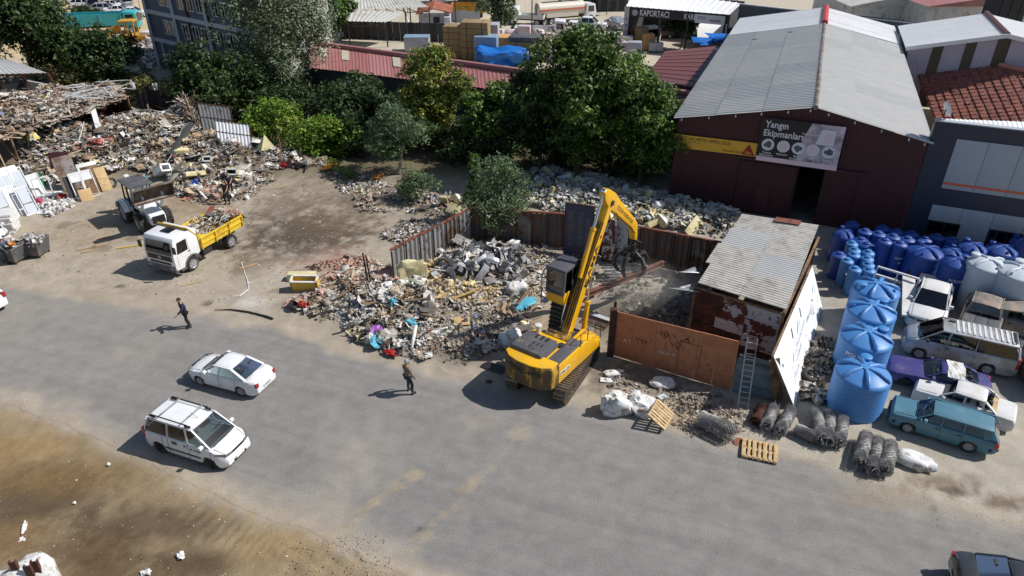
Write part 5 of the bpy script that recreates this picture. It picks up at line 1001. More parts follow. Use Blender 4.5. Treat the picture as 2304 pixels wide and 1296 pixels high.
for q in ([(.745, .45, cz+.9), (.745, 1.33, cz+.9), (.79, 1.33, cz+1.7), (.79, .45, cz+1.7)], [(.78, .41, cz+.6), (2.3, .41, cz+.6), (2.05, .41, cz+1.72), (.84, .41, cz+1.72)], [(.78, 1.37, cz+.6), (2.3, 1.37, cz+.6), (2.05, 1.37, cz+1.72), (.84, 1.37, cz+1.72)], [(2.36, .45, cz+.6), (2.36, 1.33, cz+.6), (2.08, 1.33, cz+1.72), (2.08, .45, cz+1.72)]): mb = MB(); mb.add(q, [(0, 1, 2, 3)]); Uc_(mb, 'cab_window', 'cab_glass', smooth=False)
mb = MB(); mb.box((1.3, .89, cz+.75), (.5, .5, .3)); mb.box((1.08, .89, cz+1.15), (.14, .5, .7)); Uc_(mb, 'seat', 'interior_dark', bev=.04)
mb = MB(); mb.tube([(.65, 1.6, cz-.2), (.65, 1.6, cz+1.3), (.9, 1.6, cz+1.55), (2.1, 1.6, cz+1.55), (2.35, 1.6, cz+1.2), (2.35, 1.6, cz-.2), (.65, 1.6, cz-.2)], .035); mb.bar((.75, 1.35, cz+.1), (.65, 1.6, cz+.1), .05); mb.bar((2.3, 1.35, cz+.1), (2.35, 1.6, cz+.1), .05); mb.box((1.5, 1.5, cz-.15), (1.7, .3, .05)); Uc_(mb, 'guard_rail', 'galvanized')
mb = MB(); mb.box((2.2, .55, cz+1.93), (.14, .14, .14)); mb.box((1.9, .35, cz+1.6), (.3, .06, .8)); Uc_(mb, 'work_light', 'black_plastic', bev=.02)
# grapple
gp = Ru @ tipp; gr = MB(); gr.bar((0, 0, .1), (0, 0, -.35), .16); gr.cyl((0, 0, -.3), (0, 0, -.75), .2, n=14); gr.cyl((0, 0, -.72), (0, 0, -1.35), .34, .42, n=10); gr.box((.12, .12, -.5), (.2, .2, .3)); gr.tube([(0, -.2, .1), (.4, -.25, -.1), (.5, -.2, -.5), (.25, -.15, -.8)], .03)
gr.xf(Matrix.Translation(gp) @ Matrix.Scale(.9, 4)); gr.build('grapple_head', M['black_plastic'], ex, bev=.01)
for k in range(5):
    a = 2*PI*k/5+.35; c = Vector((math.cos(a), math.sin(a), 0)); mb = MB(); prof_ = [(.38, -1.1), (.78, -1.0), (1.02, -1.35), (1.0, -1.8), (.75, -2.15), (.45, -2.3)]
    mb.tube([c*r_+Vector((0, 0, z_)) for r_, z_ in prof_], [.13, .16, .15, .13, .09, .03], 6); mb.bar(c*.3+Vector((0, 0, -.75)), c*.78+Vector((0, 0, -1.0)), .1); mb.xf(Matrix.Translation(gp) @ Matrix.Scale(.9, 4)); mb.build('claw', M['dark_steel'], ex)
# steel beam in the grapple
bm0, bm1 = at(1322, 662, 1.75), at(1493, 592, 2.15); be = thing('steel_beam', 'long rusty steel beam gripped by the grapple', 'beam', bm0); d_ = bm1-bm0
mb = MB()
for zz, ww, hh in ((.13, .22, .035), (-.13, .22, .035), (0, .035, .24)): mb.bar(Vector((0, 0, zz)), d_+Vector((0, 0, zz)), ww, hh)
mb.build('beam', M['rusty_beam'], be); mb = MB(); mb.bar(d_*.08-e*.25, d_*-.12-e*.3, .14); mb.build('flange_stub', M['rust'], be)
# ---------------------------------------------------------------- water tanks
mat('tank_blue', S(78, 140, 206), .45, var=.07, scale=1.0, spec=.4, dirt=S(112, 154, 204), dirtamt=.3, dscale=1.3, dsharp=.4); mat('tank_blue_shaded', S(44, 80, 158), .45, var=.08, spec=.4, dirt=S(74, 98, 150), dirtamt=.25, dsharp=.4); mat('tank_white', S(205, 214, 224), .45, var=.03); mat('tank_lid', S(70, 140, 205), .5, var=.05)  # second blue is the tank colour darkened for tanks standing in shade
def make_tank(r, h, m, ribs=8, dome=.28, spokes=6, lid=(.45, .9), nm='water_tank', flat=False, corr_n=0):
    t = thing(nm, 'tank', 'water tank'); pr = [(r*.97, 0), (r, .06)]
    nr = ribs
    for k in range(nr):
        z0 = .1+(h-.25)*k/nr; z1 = .1+(h-.25)*(k+1)/nr
        pr += [(r, z0+.02), (r*.985, z0+(z1-z0)*.35), (r*.985, z0+(z1-z0)*.7), (r*1.0, z1-.01)]
    pr += [(r*1.01, h-.1), (r*.985, h), (r*.9, h+dome*.18), (r*.55, h+dome*.72), (r*.22, h+dome), (.001, h+dome)]
    mb = MB(); mb.lathe(pr, 32); mb.build('body', M[m], t, ang=50)
    for k in range(spokes):
        a = 2*PI*k/spokes+.3; c = Vector((math.cos(a), math.sin(a), 0)); w_ = r*.085
        mb = MB(); mb.tube([c*r*.16+Vector((0, 0, h+dome*.98)), c*r*.55+Vector((0, 0, h+dome*.86)), c*r*.86+Vector((0, 0, h+dome*.42)), c*r*.955+Vector((0, 0, h+.03))], [w_*.8, w_, w_*1.1, w_*.8], 8); mb.build('rib', M[m], t)
    if lid:
        a, f = lid; c = Vector((math.cos(a), math.sin(a), 0))*r*(.68 if spokes else 0)*f
        mb = MB(); q = r*.19 if spokes else r*.38; z0 = h+dome*(.5 if spokes else .85); g_ = .16 if spokes else .0; mb.lathe([(q*.95, z0-.1), (q*.95, z0+g_), (q*1.12, z0+g_), (q*1.12, z0+g_+.06), (q*.95, z0+g_+.08), (.001, z0+g_+.09)], 18, c=c); mb.build('lid', M['tank_lid' if m == 'tank_blue' else m], t)
    if spokes:
        mb = MB(); mb.lathe([(r*.17, h+dome-.02), (r*.17, h+dome+.05), (.001, h+dome+.07)], 14); mb.build('hub', M[m], t)
        mb = MB(); a = lid[0]+2.4; c = Vector((math.cos(a), math.sin(a), 0))*r*.72; mb.box(c+Vector((0, 0, h+dome*.6)), (.16, .12, .14), a, top=(.6, .6)); mb.build('outlet_boss', M[m], t, bev=.01)
    return t
def curved_text(t, txt, r, z, size, ang, m='white_print', wid=None):
    V, F = text_mesh(txt, size, True); k = 1 if not wid else wid/(max(v[0] for v in V)-min(v[0] for v in V))
    mb = MB(); mb.add([((r+.012)*math.cos(ang+v[0]*k/r), (r+.012)*math.sin(ang+v[0]*k/r), z+v[1]) for v in V], F); return mb.build('lettering', M[m], t, smooth=False)
def put_tank(t, px, py, h): p = at(px, py, h); t.location = (p.x, p.y, 0)
big = [(1943, 838, 'front-most big ribbed blue tank at the road end of the row', 1.1), (1950, 757, 'second big ribbed blue tank behind the front one', .05), (1961, 697, 'third big ribbed blue tank of the row beside the white board', .15), (1972, 648, 'fourth big ribbed blue tank at the far end of the row', 2.6)]
for k, (px, py, lb, la) in enumerate(big):
    t = make_tank(1.17, 1.9, 'tank_blue', 12, .34, 6, (la, 1.05)); put_tank(t, px, py, 1.95); tag(t, lb, None, 'big ribbed blue water tanks in a row'); t.rotation_euler = (0, 0, .2*k)
    if k in (1, 3): curved_text(t, 'POLHAB', 1.17, 1.4, .3, -2.2-.2*k)
def zt_(x, y): return 1860+x*.1929, 480+y*.1929
slim = make_tank(.36, 1.55, 'tank_blue', 3, .12, 0, (0, 0), 'slim_tank'); slim.location = (0, 0, 0); first = slim
sp_ = [(300, 345, 'a blue drum-like slim tank farthest back in the sunlit cluster'), (330, 420, 'slim blue tank tucked second from the back in the sunlit cluster'), (490, 450, 'slim blue tank at the back right of the sunlit cluster'), (325, 475, 'slim blue tank in the middle left of the sunlit cluster'), (480, 520, 'slim blue tank in the middle right of the sunlit cluster'), (245, 545, 'slim blue tank standing outermost left in the sunlit cluster'), (490, 590, 'slim blue tank beside the far big ribbed tank'), (335, 642, 'slim blue tank nearest the road in the sunlit cluster'), (500, 655, 'slim blue tank half hidden behind the far big ribbed tank')]
for k, (x, y, lb) in enumerate(sp_):
    t = slim if k == 0 else copy_tree(slim); tag(t, lb, 'water tank', 'slim sunlit blue tanks'); put_tank(t, *zt_(x, y), 1.6)
tall = make_tank(.42, 2.0, 'tank_blue_shaded', 2, .14, 0, (0, 0), 'tall_tank')
for k, (x, y, lb) in enumerate(((685, 318, 'tall slim shade-darkened blue tank with sunlit lid, left of the lettered one'), (860, 350, 'tall slim shade-darkened blue tank with white lettering and sunlit lid'))):
    t = tall if k == 0 else copy_tree(tall); tag(t, lb, 'water tank', 'tall slim shade-darkened blue tanks'); put_tank(t, *zt_(x, y), 2.05)
    if k == 1: curved_text(t, 'POLHAB', .42, 1.25, .2, -1.55, wid=.55); curved_text(t, '500', .42, .95, .13, -1.5)
drum = make_tank(.44, 1.45, 'tank_blue_shaded', 3, .13, 0, (0, 0), 'shaded_tank')
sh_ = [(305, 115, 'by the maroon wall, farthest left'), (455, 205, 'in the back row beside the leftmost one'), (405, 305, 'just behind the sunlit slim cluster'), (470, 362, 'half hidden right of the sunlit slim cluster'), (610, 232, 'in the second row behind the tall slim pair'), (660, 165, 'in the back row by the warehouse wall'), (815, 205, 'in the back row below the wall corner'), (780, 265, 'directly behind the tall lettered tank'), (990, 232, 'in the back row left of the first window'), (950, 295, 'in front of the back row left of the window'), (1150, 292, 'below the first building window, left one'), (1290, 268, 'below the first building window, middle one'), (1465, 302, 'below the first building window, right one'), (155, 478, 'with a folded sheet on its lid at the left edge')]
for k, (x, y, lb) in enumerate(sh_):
    t = drum if k == 0 else copy_tree(drum); tag(t, 'small shade-darkened blue tank '+lb, 'water tank', 'small shade-darkened blue tanks by the warehouse wall'); put_tank(t, *zt_(x, y), 1.5)
for k, (x, y, r, h, m, lb, la) in enumerate(((195, 250, .62, 1.7, 'tank_blue_shaded', 'medium shade-darkened blue tank at the left end near the open door', 1.5), (1150, 450, .98, 1.9, 'tank_blue_shaded', 'wide shade-darkened blue tank with a sunlit wedge on its lid', 1.6), (1450, 470, .68, 1.5, 'tank_blue_shaded', 'shade-darkened blue tank between the wide one and lettered one', 1.0), (1515, 580, .80, 2.1, 'tank_blue_shaded', 'shade-darkened blue tank with white lettering below a half sunlit lid', .4), (1700, 405, .80, 1.6, 'tank_blue_shaded', 'wide shade-darkened blue tank behind the left white tank', 1.8), (2040, 432, .86, 1.6, 'tank_blue_shaded', 'wide shade-darkened blue tank below the second building window', 2.2), (2290, 345, .7, 1.6, 'tank_blue_shaded', 'shade-darkened blue tank cut off by the right edge', 2.2), (1890, 592, 1.06, 2.5, 'tank_white', 'milky white ribbed tank beside the lettered blue tank', 2.3), (2270, 690, 1.14, 2.6, 'tank_white', 'milky white ribbed tank cut off by the right edge', 1.2))):
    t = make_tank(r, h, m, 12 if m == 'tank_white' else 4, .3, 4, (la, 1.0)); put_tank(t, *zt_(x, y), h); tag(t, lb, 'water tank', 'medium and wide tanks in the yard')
    if 'lettering' in lb: curved_text(t, 'POLHAB', r, 1.35, .26, -1.75, wid=.85)
t = thing('yard_rail', 'low dark rusty side wall left of the slim blue tanks', 'wall', at(1882, 640)); mb = MB(); a = at(1868, 560); b = at(1900, 660); wallbox(mb, a-t.location, b-t.location, 0, .85, .06); mb.build('sheet', M['rust_dark'], t); mb = MB(); mb.bar(a-t.location+e*.88, b-t.location+e*.88, .06); mb.build('rail', M['dusty_white'], t)

# ---------------------------------------------------------------- chain-link rolls, pallets, sacks
mat('wire', S(158, 156, 155), .5, .2, var=.25, dirt=S(105, 75, 60), dirtamt=.15); mat('wire_core', (.03, .03, .032), .8)
def wire_roll(L, r, m='wire'):
    mb = MB(); nh = 15
    for lay, rr in ((0, r), (1, r*.86)):
        for s in (-1, 1):
            for k in range(nh):
                tw = s*L/r*1.1
                path = [(x, rr*(1+.05*math.sin(3*x+k))*math.cos(2*PI*k/nh+tw*(x/L)+lay*.2), rr*(1+.05*math.cos(2*x-k))*math.sin(2*PI*k/nh+tw*(x/L)+lay*.2)) for x in np.linspace(-L/2, L/2, 11)]
                mb.tube(path, .0125, 3)
    for k in range(90):
        x = random.choice((-L/2, L/2))+random.gauss(0, .04); a = random.uniform(0, 2*PI); q = random.uniform(.3, 1)*r; mb.bar((x, q*math.cos(a), q*math.sin(a)), (x+random.gauss(0, .12), q*1.08*math.cos(a+.4), q*1.08*math.sin(a+.4)), .012)
    return mb
rolls = [((1572, 938), (1655, 978), .36, 'wire', 'fat chain-link roll lying beside the leaning pallet'), ((1716, 912), (1700, 950), .24, 'rust', 'small rusty brown chain-link roll below the ladder'), ((1742, 915), (1722, 962), .26, 'wire', 'grey chain-link roll between the rusty one and white board'), ((1782, 920), (1752, 975), .27, 'wire', 'grey chain-link roll against the white board corner'), ((1788, 962), (1836, 984), .24, 'wire', 'low chain-link roll lying crosswise in the second bunch'), ((1834, 920), (1848, 992), .29, 'wire', 'upright-looking chain-link roll, left of the second bunch'), ((1868, 926), (1862, 1000), .27, 'wire', 'chain-link roll in the middle of the second bunch'), ((1896, 940), (1888, 1000), .27, 'wire', 'dark chain-link roll at the right of the second bunch'), ((1950, 976), (1932, 1046), .29, 'wire', 'chain-link roll at the left of the third bunch'), ((1976, 986), (1962, 1062), .27, 'wire', 'chain-link roll in the middle of the third bunch'), ((2004, 996), (1990, 1064), .30, 'wire', 'loose dark chain-link roll at the right of the third bunch')]
for k, (a, b, r, m, lb) in enumerate(rolls):
    a, b = at(*a, r+.1), at(*b, r+.06); c = (a+b)/2; d = b-a; L = d.length*.92
    t = thing('chain_link_roll', lb, 'wire roll', (c.x, c.y, 0), math.atan2(d.y, d.x), 'chain-link rolls on the road edge')
    mb = wire_roll(L, r); mb.xf(Matrix.Translation((0, 0, r+.08))); o = mb.build('wire_mesh', M[m], t, smooth=False); o['kind'] = 'stuff'
    mb = MB(); mb.cyl((-L*.46, 0, r+.08), (L*.46, 0, r+.08), r*.38, n=12); mb.build('core', M['wire_core'], t)
for k, (px, py, rz) in enumerate(((1850, 985, -.2), (1965, 1040, -.2), (1735, 955, -.3))):
    t = thing('roll_pallet', 'dark old pallet under the %s bunch of wire rolls' % ['second', 'third', 'rusty'][k], 'pallet', at(px, py), rz)
    for j in range(5): mb = MB(); mb.box((0, -.5+.25*j, .07), (1.3, .12, .025)); mb.build('plank', M['old_wood'], t)
    for j in (-.55, 0, .55): mb = MB(); mb.box((j, 0, .03), (.1, 1.1, .055)); mb.build('bearer', M['old_wood'], t)
def pallet(t, m='pine_wood', n=7):
    for j in range(n): mb = MB(); mb.box((-.55+1.1*j/(n-1), 0, .13), (.1 if j % 2 else .14, .8*1.15, .022)); mb.build('plank', M[m], t, bev=.004)
    for j in (-.38, 0, .38): mb = MB(); mb.box((0, j*1.15, .105), (1.2, .1, .022)); mb.build('stringer', M[m], t)
    for i in (-.53, 0, .53):
        for j in (-.38, 0, .38): mb = MB(); mb.box((i, j*1.15, .05), (.14, .1, .09)); mb.build('block', M[m], t)
t = thing('wooden_pallet', 'pine pallet tipped up against the white sacks', 'pallet', at(1484, 935, .38)); pallet(t); t.rotation_euler = Euler((math.radians(32), 0, math.radians(60)))
t = thing('wooden_pallet', 'pine pallet lying flat on the road edge', 'pallet', at(1708, 1018)); pallet(t); t.rotation_euler = (0, 0, -.32); t.scale = (1.15,)*3
t = thing('manhole_lid', 'rusty round lid lying beside the flat pallet', 'lid', at(1664, 997)); mb = MB(); mb.lathe([(.26, 0), (.27, .03), (.001, .035)], 20); mb.build('lid', M['rusty_beam'], t); t.rotation_euler = (.15, .1, 0)
def sack(mb, c, d, seed, crump=.18, n=2):
    bm = bmesh.new(); bmesh.ops.create_icosphere(bm, subdivisions=3, radius=1.0); rs = np.random.default_rng(seed); of = rs.random(3)*40
    V = []
    for v in bm.verts:
        p = v.co.copy(); k = 1+crump*(float(vn(np.array([p.x*2.2+of[0]+p.z]), np.array([p.y*2.2+of[1]-p.z*1.3]))[0])-.5)*2.2 + crump*.6*(float(vn(np.array([p.x*5+of[2]]), np.array([p.y*5+p.z*4]))[0])-.5)
        q = Vector((math.copysign(abs(p.x)**.75, p.x), math.copysign(abs(p.y)**.75, p.y), math.copysign(abs(p.z)**.8, p.z)))*k; V.append(Vector((q.x*d[0]/2, q.y*d[1]/2, max(q.z*d[2]/2, -d[2]*.42)+d[2]*.42))+Vector(c))
    mb.add(V, [[w_.index for w_ in f.verts] for f in bm.faces]); bm.free(); return mb
sacks = [((1388, 925), (1.35, 1.0, 1.0), .3, 'big crumpled white bulk sack standing open near the excavator'), ((1440, 925), (1.5, .95, .75), -.4, 'white bulk sack slumped between the big sack and pallet'), ((2052, 1045), (1.5, .8, .55), -.55, 'flat folded white sack on the apron by the teal estate'), ((1164, 658), (1.1, .9, .7), 0, 'round white sack on the rubbish in the scrap yard'), ((1150, 775), (1.2, .9, .8), .5, 'white sack beside the excavator counterweight'), ((1490, 866), (1.1, .7, .3), -.3, 'pale grey plastic sheet bundle lying below the orange fence'), ((1382, 842), (.9, .5, .25), .2, 'small crumpled plastic bag below the orange fence'), ((1480, 470), (.9, .7, .6), 0, 'pale knotted sack on the shaded rubbish by the warehouse'), ((1155, 555), (.9, .5, .5), .5, 'shiny white sack near the bush inside the fence')]
for k, (p, d, rz, lb) in enumerate(sacks):
    q = on(*p); t = thing('sack', lb, 'sack', q, rz); mb = MB(); sack(mb, (0, 0, 0), d, 40+k, .32 if k not in (2,) else .2); mb.build('bag', M['white_sack'], t, ang=50)
    if k < 2: mb = MB(); sack(mb, (-.35, 0, d[2]*.6), (.5, .5, .5), 70+k, .5); mb.build('neck', M['white_sack'], t, ang=50); mb = MB(); mb.bar((-.1, -.48, .45), (.4, -.46, .5), .1, .03); mb.build('strap', M['old_wood'], t)

# ---------------------------------------------------------------- people
mat('navy_cloth', S(36, 44, 74), .85, var=.2); mat('black_cloth', (.012, .012, .014), .85, var=.2); mat('brown_jacket', S(126, 112, 98), .8, var=.12); mat('grey_beanie', S(150, 162, 178), .9); mat('dark_hair', (.015, .011, .009), .7); mat('dark_jeans', (.02, .026, .035), .85); mat('blue_shirt', S(80, 98, 120), .8); mat('white_cloth', (.7, .7, .68), .8); mat('turquoise_cloth', S(60, 170, 160), .8)
def skin(name, V, E, R, m, parent, lev=2):
    bm = bmesh.new(); sl = bm.verts.layers.skin.verify(); vs = [bm.verts.new(v) for v in V]
    for v, r in zip(vs, R): v[sl].radius = (r, r) if not hasattr(r, '__len__') else r
    vs[0][sl].use_root = True
    for a, b in E: bm.edges.new((vs[a], vs[b]))
    me = bpy.data.meshes.new(name); bm.to_mesh(me); bm.free(); o = bpy.data.objects.new(name, me); COL.objects.link(o)
    o.modifiers.new('s', 'SKIN').use_smooth_shade = True; o.modifiers.new('d', 'SUBSURF').levels = lev; o.modifiers['d'].render_levels = lev
    bpy.context.view_layer.update(); me2 = bpy.data.meshes.new_from_object(o.evaluated_get(bpy.context.evaluated_depsgraph_get()))
    bpy.data.objects.remove(o); me2.name = name; me2.materials.clear(); me2.materials.append(m); q = bpy.data.objects.new(name, me2); COL.objects.link(q); q.parent = parent; KID.setdefault(parent.name, []).append(q); return q
def person(label, loc, rz, top='navy_cloth', legs='black_cloth', lean=(0, 0), feet=((.02, .12), (.0, -.12)), hands=((.12, .32, .85), (.1, -.32, .85)), short=False, head='hair', long_coat=False, sc=1.0, look=0.0):
    t = thing('person', label, 'person', loc, rz); t.scale = (sc,)*3
    lx, ly = lean; L = lambda z: Vector((lx*z, ly*z, 0)); Vt = lambda x, y, z: Vector((x, y, z))+L(z)
    hp, ch, nk = Vt(0, 0, .95), Vt(.0, 0, 1.28), Vt(.01, 0, 1.5)
    sh = [Vt(0, .19, 1.42), Vt(0, -.19, 1.42)]; hd = [Vt(*h) for h in hands]
    elb = [sh[i].lerp(hd[i], .5)+Vector((-.07, .06*(1-2*i), 0)) for i in (0, 1)]
    kn = [Vector((f[0]+.05, f[1]*.95, .5))+L(.5) for f in feet]; an = [Vector((f[0], f[1], .09)) for f in feet]; hj = [Vt(0, .1, .9), Vt(0, -.1, .9)]
    # continuous body in skin
    V = [hp, Vt(0, 0, 1.12), ch, nk, Vt(.02, 0, 1.62), sh[0], elb[0], hd[0], sh[1], elb[1], hd[1], hj[0], kn[0], an[0], hj[1], kn[1], an[1]]
    E = [(0, 1), (1, 2), (2, 3), (3, 4), (2, 5), (5, 6), (6, 7), (2, 8), (8, 9), (9, 10), (0, 11), (11, 12), (12, 13), (0, 14), (14, 15), (15, 16)]
    R = [.12, .11, .12, .052, .05, .055, .04, .03, .055, .04, .03, .08, .052, .04, .08, .052, .04]
    for i in (0, 1):
        b = 7 if i == 0 else 10; d = (hd[i]-elb[i]).normalized(); s_ = Vector((0, 0, 1)).cross(d); s_ = s_.normalized() if s_.length > .1 else Vector((1, 0, 0)); 
        p = len(V); V.append(hd[i]+d*.07); R.append(.034); E.append((b, p))
    skin('body', V, E, R, M['skin'], t)
    for i in (0, 1):
        d = (hd[i]-elb[i]).normalized(); s_ = Vector((1, 0, 0)) if abs(d.x) < .8 else Vector((0, 0, 1)); s_ = (s_-d*s_.dot(d)).normalized(); mb = MB(); o_ = hd[i]+d*.09; n_ = d.cross(s_)
        for k in range(4): f = (k-1.5)*.019; ln = (.065, .078, .074, .058)[k]; mb.tube([o_+s_*f, o_+s_*f+d*ln*.55+n_*.01, o_+s_*f+d*ln+n_*.03], [.0095, .009, .006], 5)
        mb.tube([hd[i]+d*.03+s_*.03, hd[i]+d*.06+s_*.055, hd[i]+d*.1+s_*.05+n_*.01], [.012, .011, .007], 5); mb.build('finger', M['skin'], t)
    hc = Vt(.03, 0, 1.66)
    mb = MB(); bm = bmesh.new(); bmesh.ops.create_uvsphere(bm, u_segments=18, v_segments=14, radius=1)
    mb.add([hc+Vector((v.co.x*.098*(1.0 if v.co.z > -.2 else .92), v.co.y*.076*(1-.18*max(0, -v.co.z)), v.co.z*.118)) for v in bm.verts], [[q.index for q in f.verts] for f in bm.faces])
    mb.add([hc+Vector(p) for p in ((.092, -.012, .02), (.092, .012, .02), (.122, 0, -.025), (.094, .016, -.03), (.094, -.016, -.03))], [(0, 2, 1), (1, 2, 3), (0, 4, 2), (4, 3, 2)])
    for s in (-1, 1): mb.box(hc+Vector((0, s*.078, -.01)), (.035, .02, .055))
    bm.free(); h_ = mb.build('head', M['skin'], t)
    for s in (-1, 1): mb = MB(); mb.box(hc+Vector((.088, s*.032, .012)), (.015, .024, .012)); mb.build('eye', M['dark_hair'], h_)
    mb = MB(); mb.box(hc+Vector((.09, 0, -.055)), (.012, .04, .01)); mb.build('mouth', M['banner_red'], h_)
    bm = bmesh.new(); bmesh.ops.create_uvsphere(bm, u_segments=18, v_segments=14, radius=1); mb = MB(); keep = [f for f in bm.faces if f.calc_center_median().z > (.12 if head != 'hair' else .1+.55*max(0, f.calc_center_median().x)-.5*max(0, -f.calc_center_median().x))]
    vs = sorted({v.index for f in keep for v in f.verts}); ix = {v: i for i, v in enumerate(vs)}; bm.verts.ensure_lookup_table()
    mb.add([hc+Vector((bm.verts[i].co.x*.106-.004, bm.verts[i].co.y*.086, bm.verts[i].co.z*(.128 if head == 'hair' else .15))) for i in vs], [[ix[v.index] for v in f.verts] for f in keep]); bm.free()
    if head == 'cap': mb.grid(lambda u, v: hc+Vector((.09+.09*u, (v-.5)*.15*(1-.4*u), .03-.015*u)), 3, 4)
    mb.build({'hair': 'hair', 'beanie': 'beanie', 'cap': 'cap'}[head], M[{'hair': 'dark_hair', 'beanie': 'grey_beanie', 'cap': 'white_cloth'}[head]], t, ang=60)
    if head == 'beanie': mb = MB(); mb.grid(lambda u, v: hc+Vector((.1*math.cos((u-.5)*2.6)+.004, .082*math.sin((u-.5)*2.6), -.04-.08*v)), 6, 2); mb.build('beard', M['dark_hair'], t)
    # clothes
    k = .55 if short else .97; f0, f1 = [sh[i].lerp(elb[i], min(1, k*1.1)) for i in (0, 1)]
    V = [Vt(0, 0, .86 if not long_coat else .74), Vt(0, 0, 1.1), ch, Vt(0, 0, 1.46), sh[0], sh[1]]; E = [(0, 1), (1, 2), (2, 3), (2, 4), (2, 5)]; R = [(.165, .125), (.155, .12), (.16, .13), (.075, .075), .082, .082]
    for i in (0, 1):
        if short: V.append(f0 if i == 0 else f1); R.append(.065); E.append((4+i, len(V)-1))
        else: V += [elb[i], elb[i].lerp(hd[i], .88)]; R += [.062, .046]; E += [(4+i, len(V)-2), (len(V)-2, len(V)-1)]
    skin('jacket' if not short else 'shirt', V, E, R, M[top], t)
    V = [hp, hj[0], kn[0], an[0]+Vector((0, 0, .03)), hj[1], kn[1], an[1]+Vector((0, 0, .03))]; skin('trousers', V, [(0, 1), (1, 2), (2, 3), (0, 4), (4, 5), (5, 6)], [.135, .098, .068, .058, .098, .068, .058], M[legs], t)
    for i in (0, 1): mb = MB(); mb.box(an[i]+Vector((.06, 0, -.045)), (.28, .1, .09), top=(.8, .85)); mb.build('shoe', M['black_plastic'], t, bev=.02)
    return t
PS = 1.08
person('man in navy jacket and black trousers walking on the road by the dump yard', at(429, 735), -2.35, 'navy_cloth', 'black_cloth', (.12, .03), ((.05, .08), (-.02, -.09)), ((.42, .2, 1.0), (-.02, -.3, .86)), sc=PS)
person('bearded man in grey beanie and brown jacket standing on the road watching the excavator', at(922, 884), .75, 'brown_jacket', 'dark_jeans', (-.03, .0), ((.05, .17), (.02, -.17)), ((.2, .22, .92), (.18, -.33, .84)), head='beanie', long_coat=True, sc=PS)
person('man in black t-shirt standing at the heap with hands together', at(513, 458), -1.5, 'black_cloth', 'black_cloth', (0, 0), ((.0, .13), (.02, -.13)), ((.26, .1, .98), (.26, -.12, .98)), short=True, sc=1.05)
person('man in dark work clothes behind the black t-shirt man at the heap', at(522, 440), -1.3, 'navy_cloth', 'black_cloth', (0, 0), ((.0, .1), (.0, -.1)), ((.25, .08, 1.05), (.22, -.15, 1.0)), short=True, sc=1.05)
person('man in white cap and blue shirt leaning over the scrap bins', at(20, 592), -.4, 'blue_shirt', 'dark_jeans', (.08, 0), ((.0, .1), (.05, -.1)), ((.45, .2, 1.0), (.42, -.2, 1.0)), head='cap', sc=1.05)
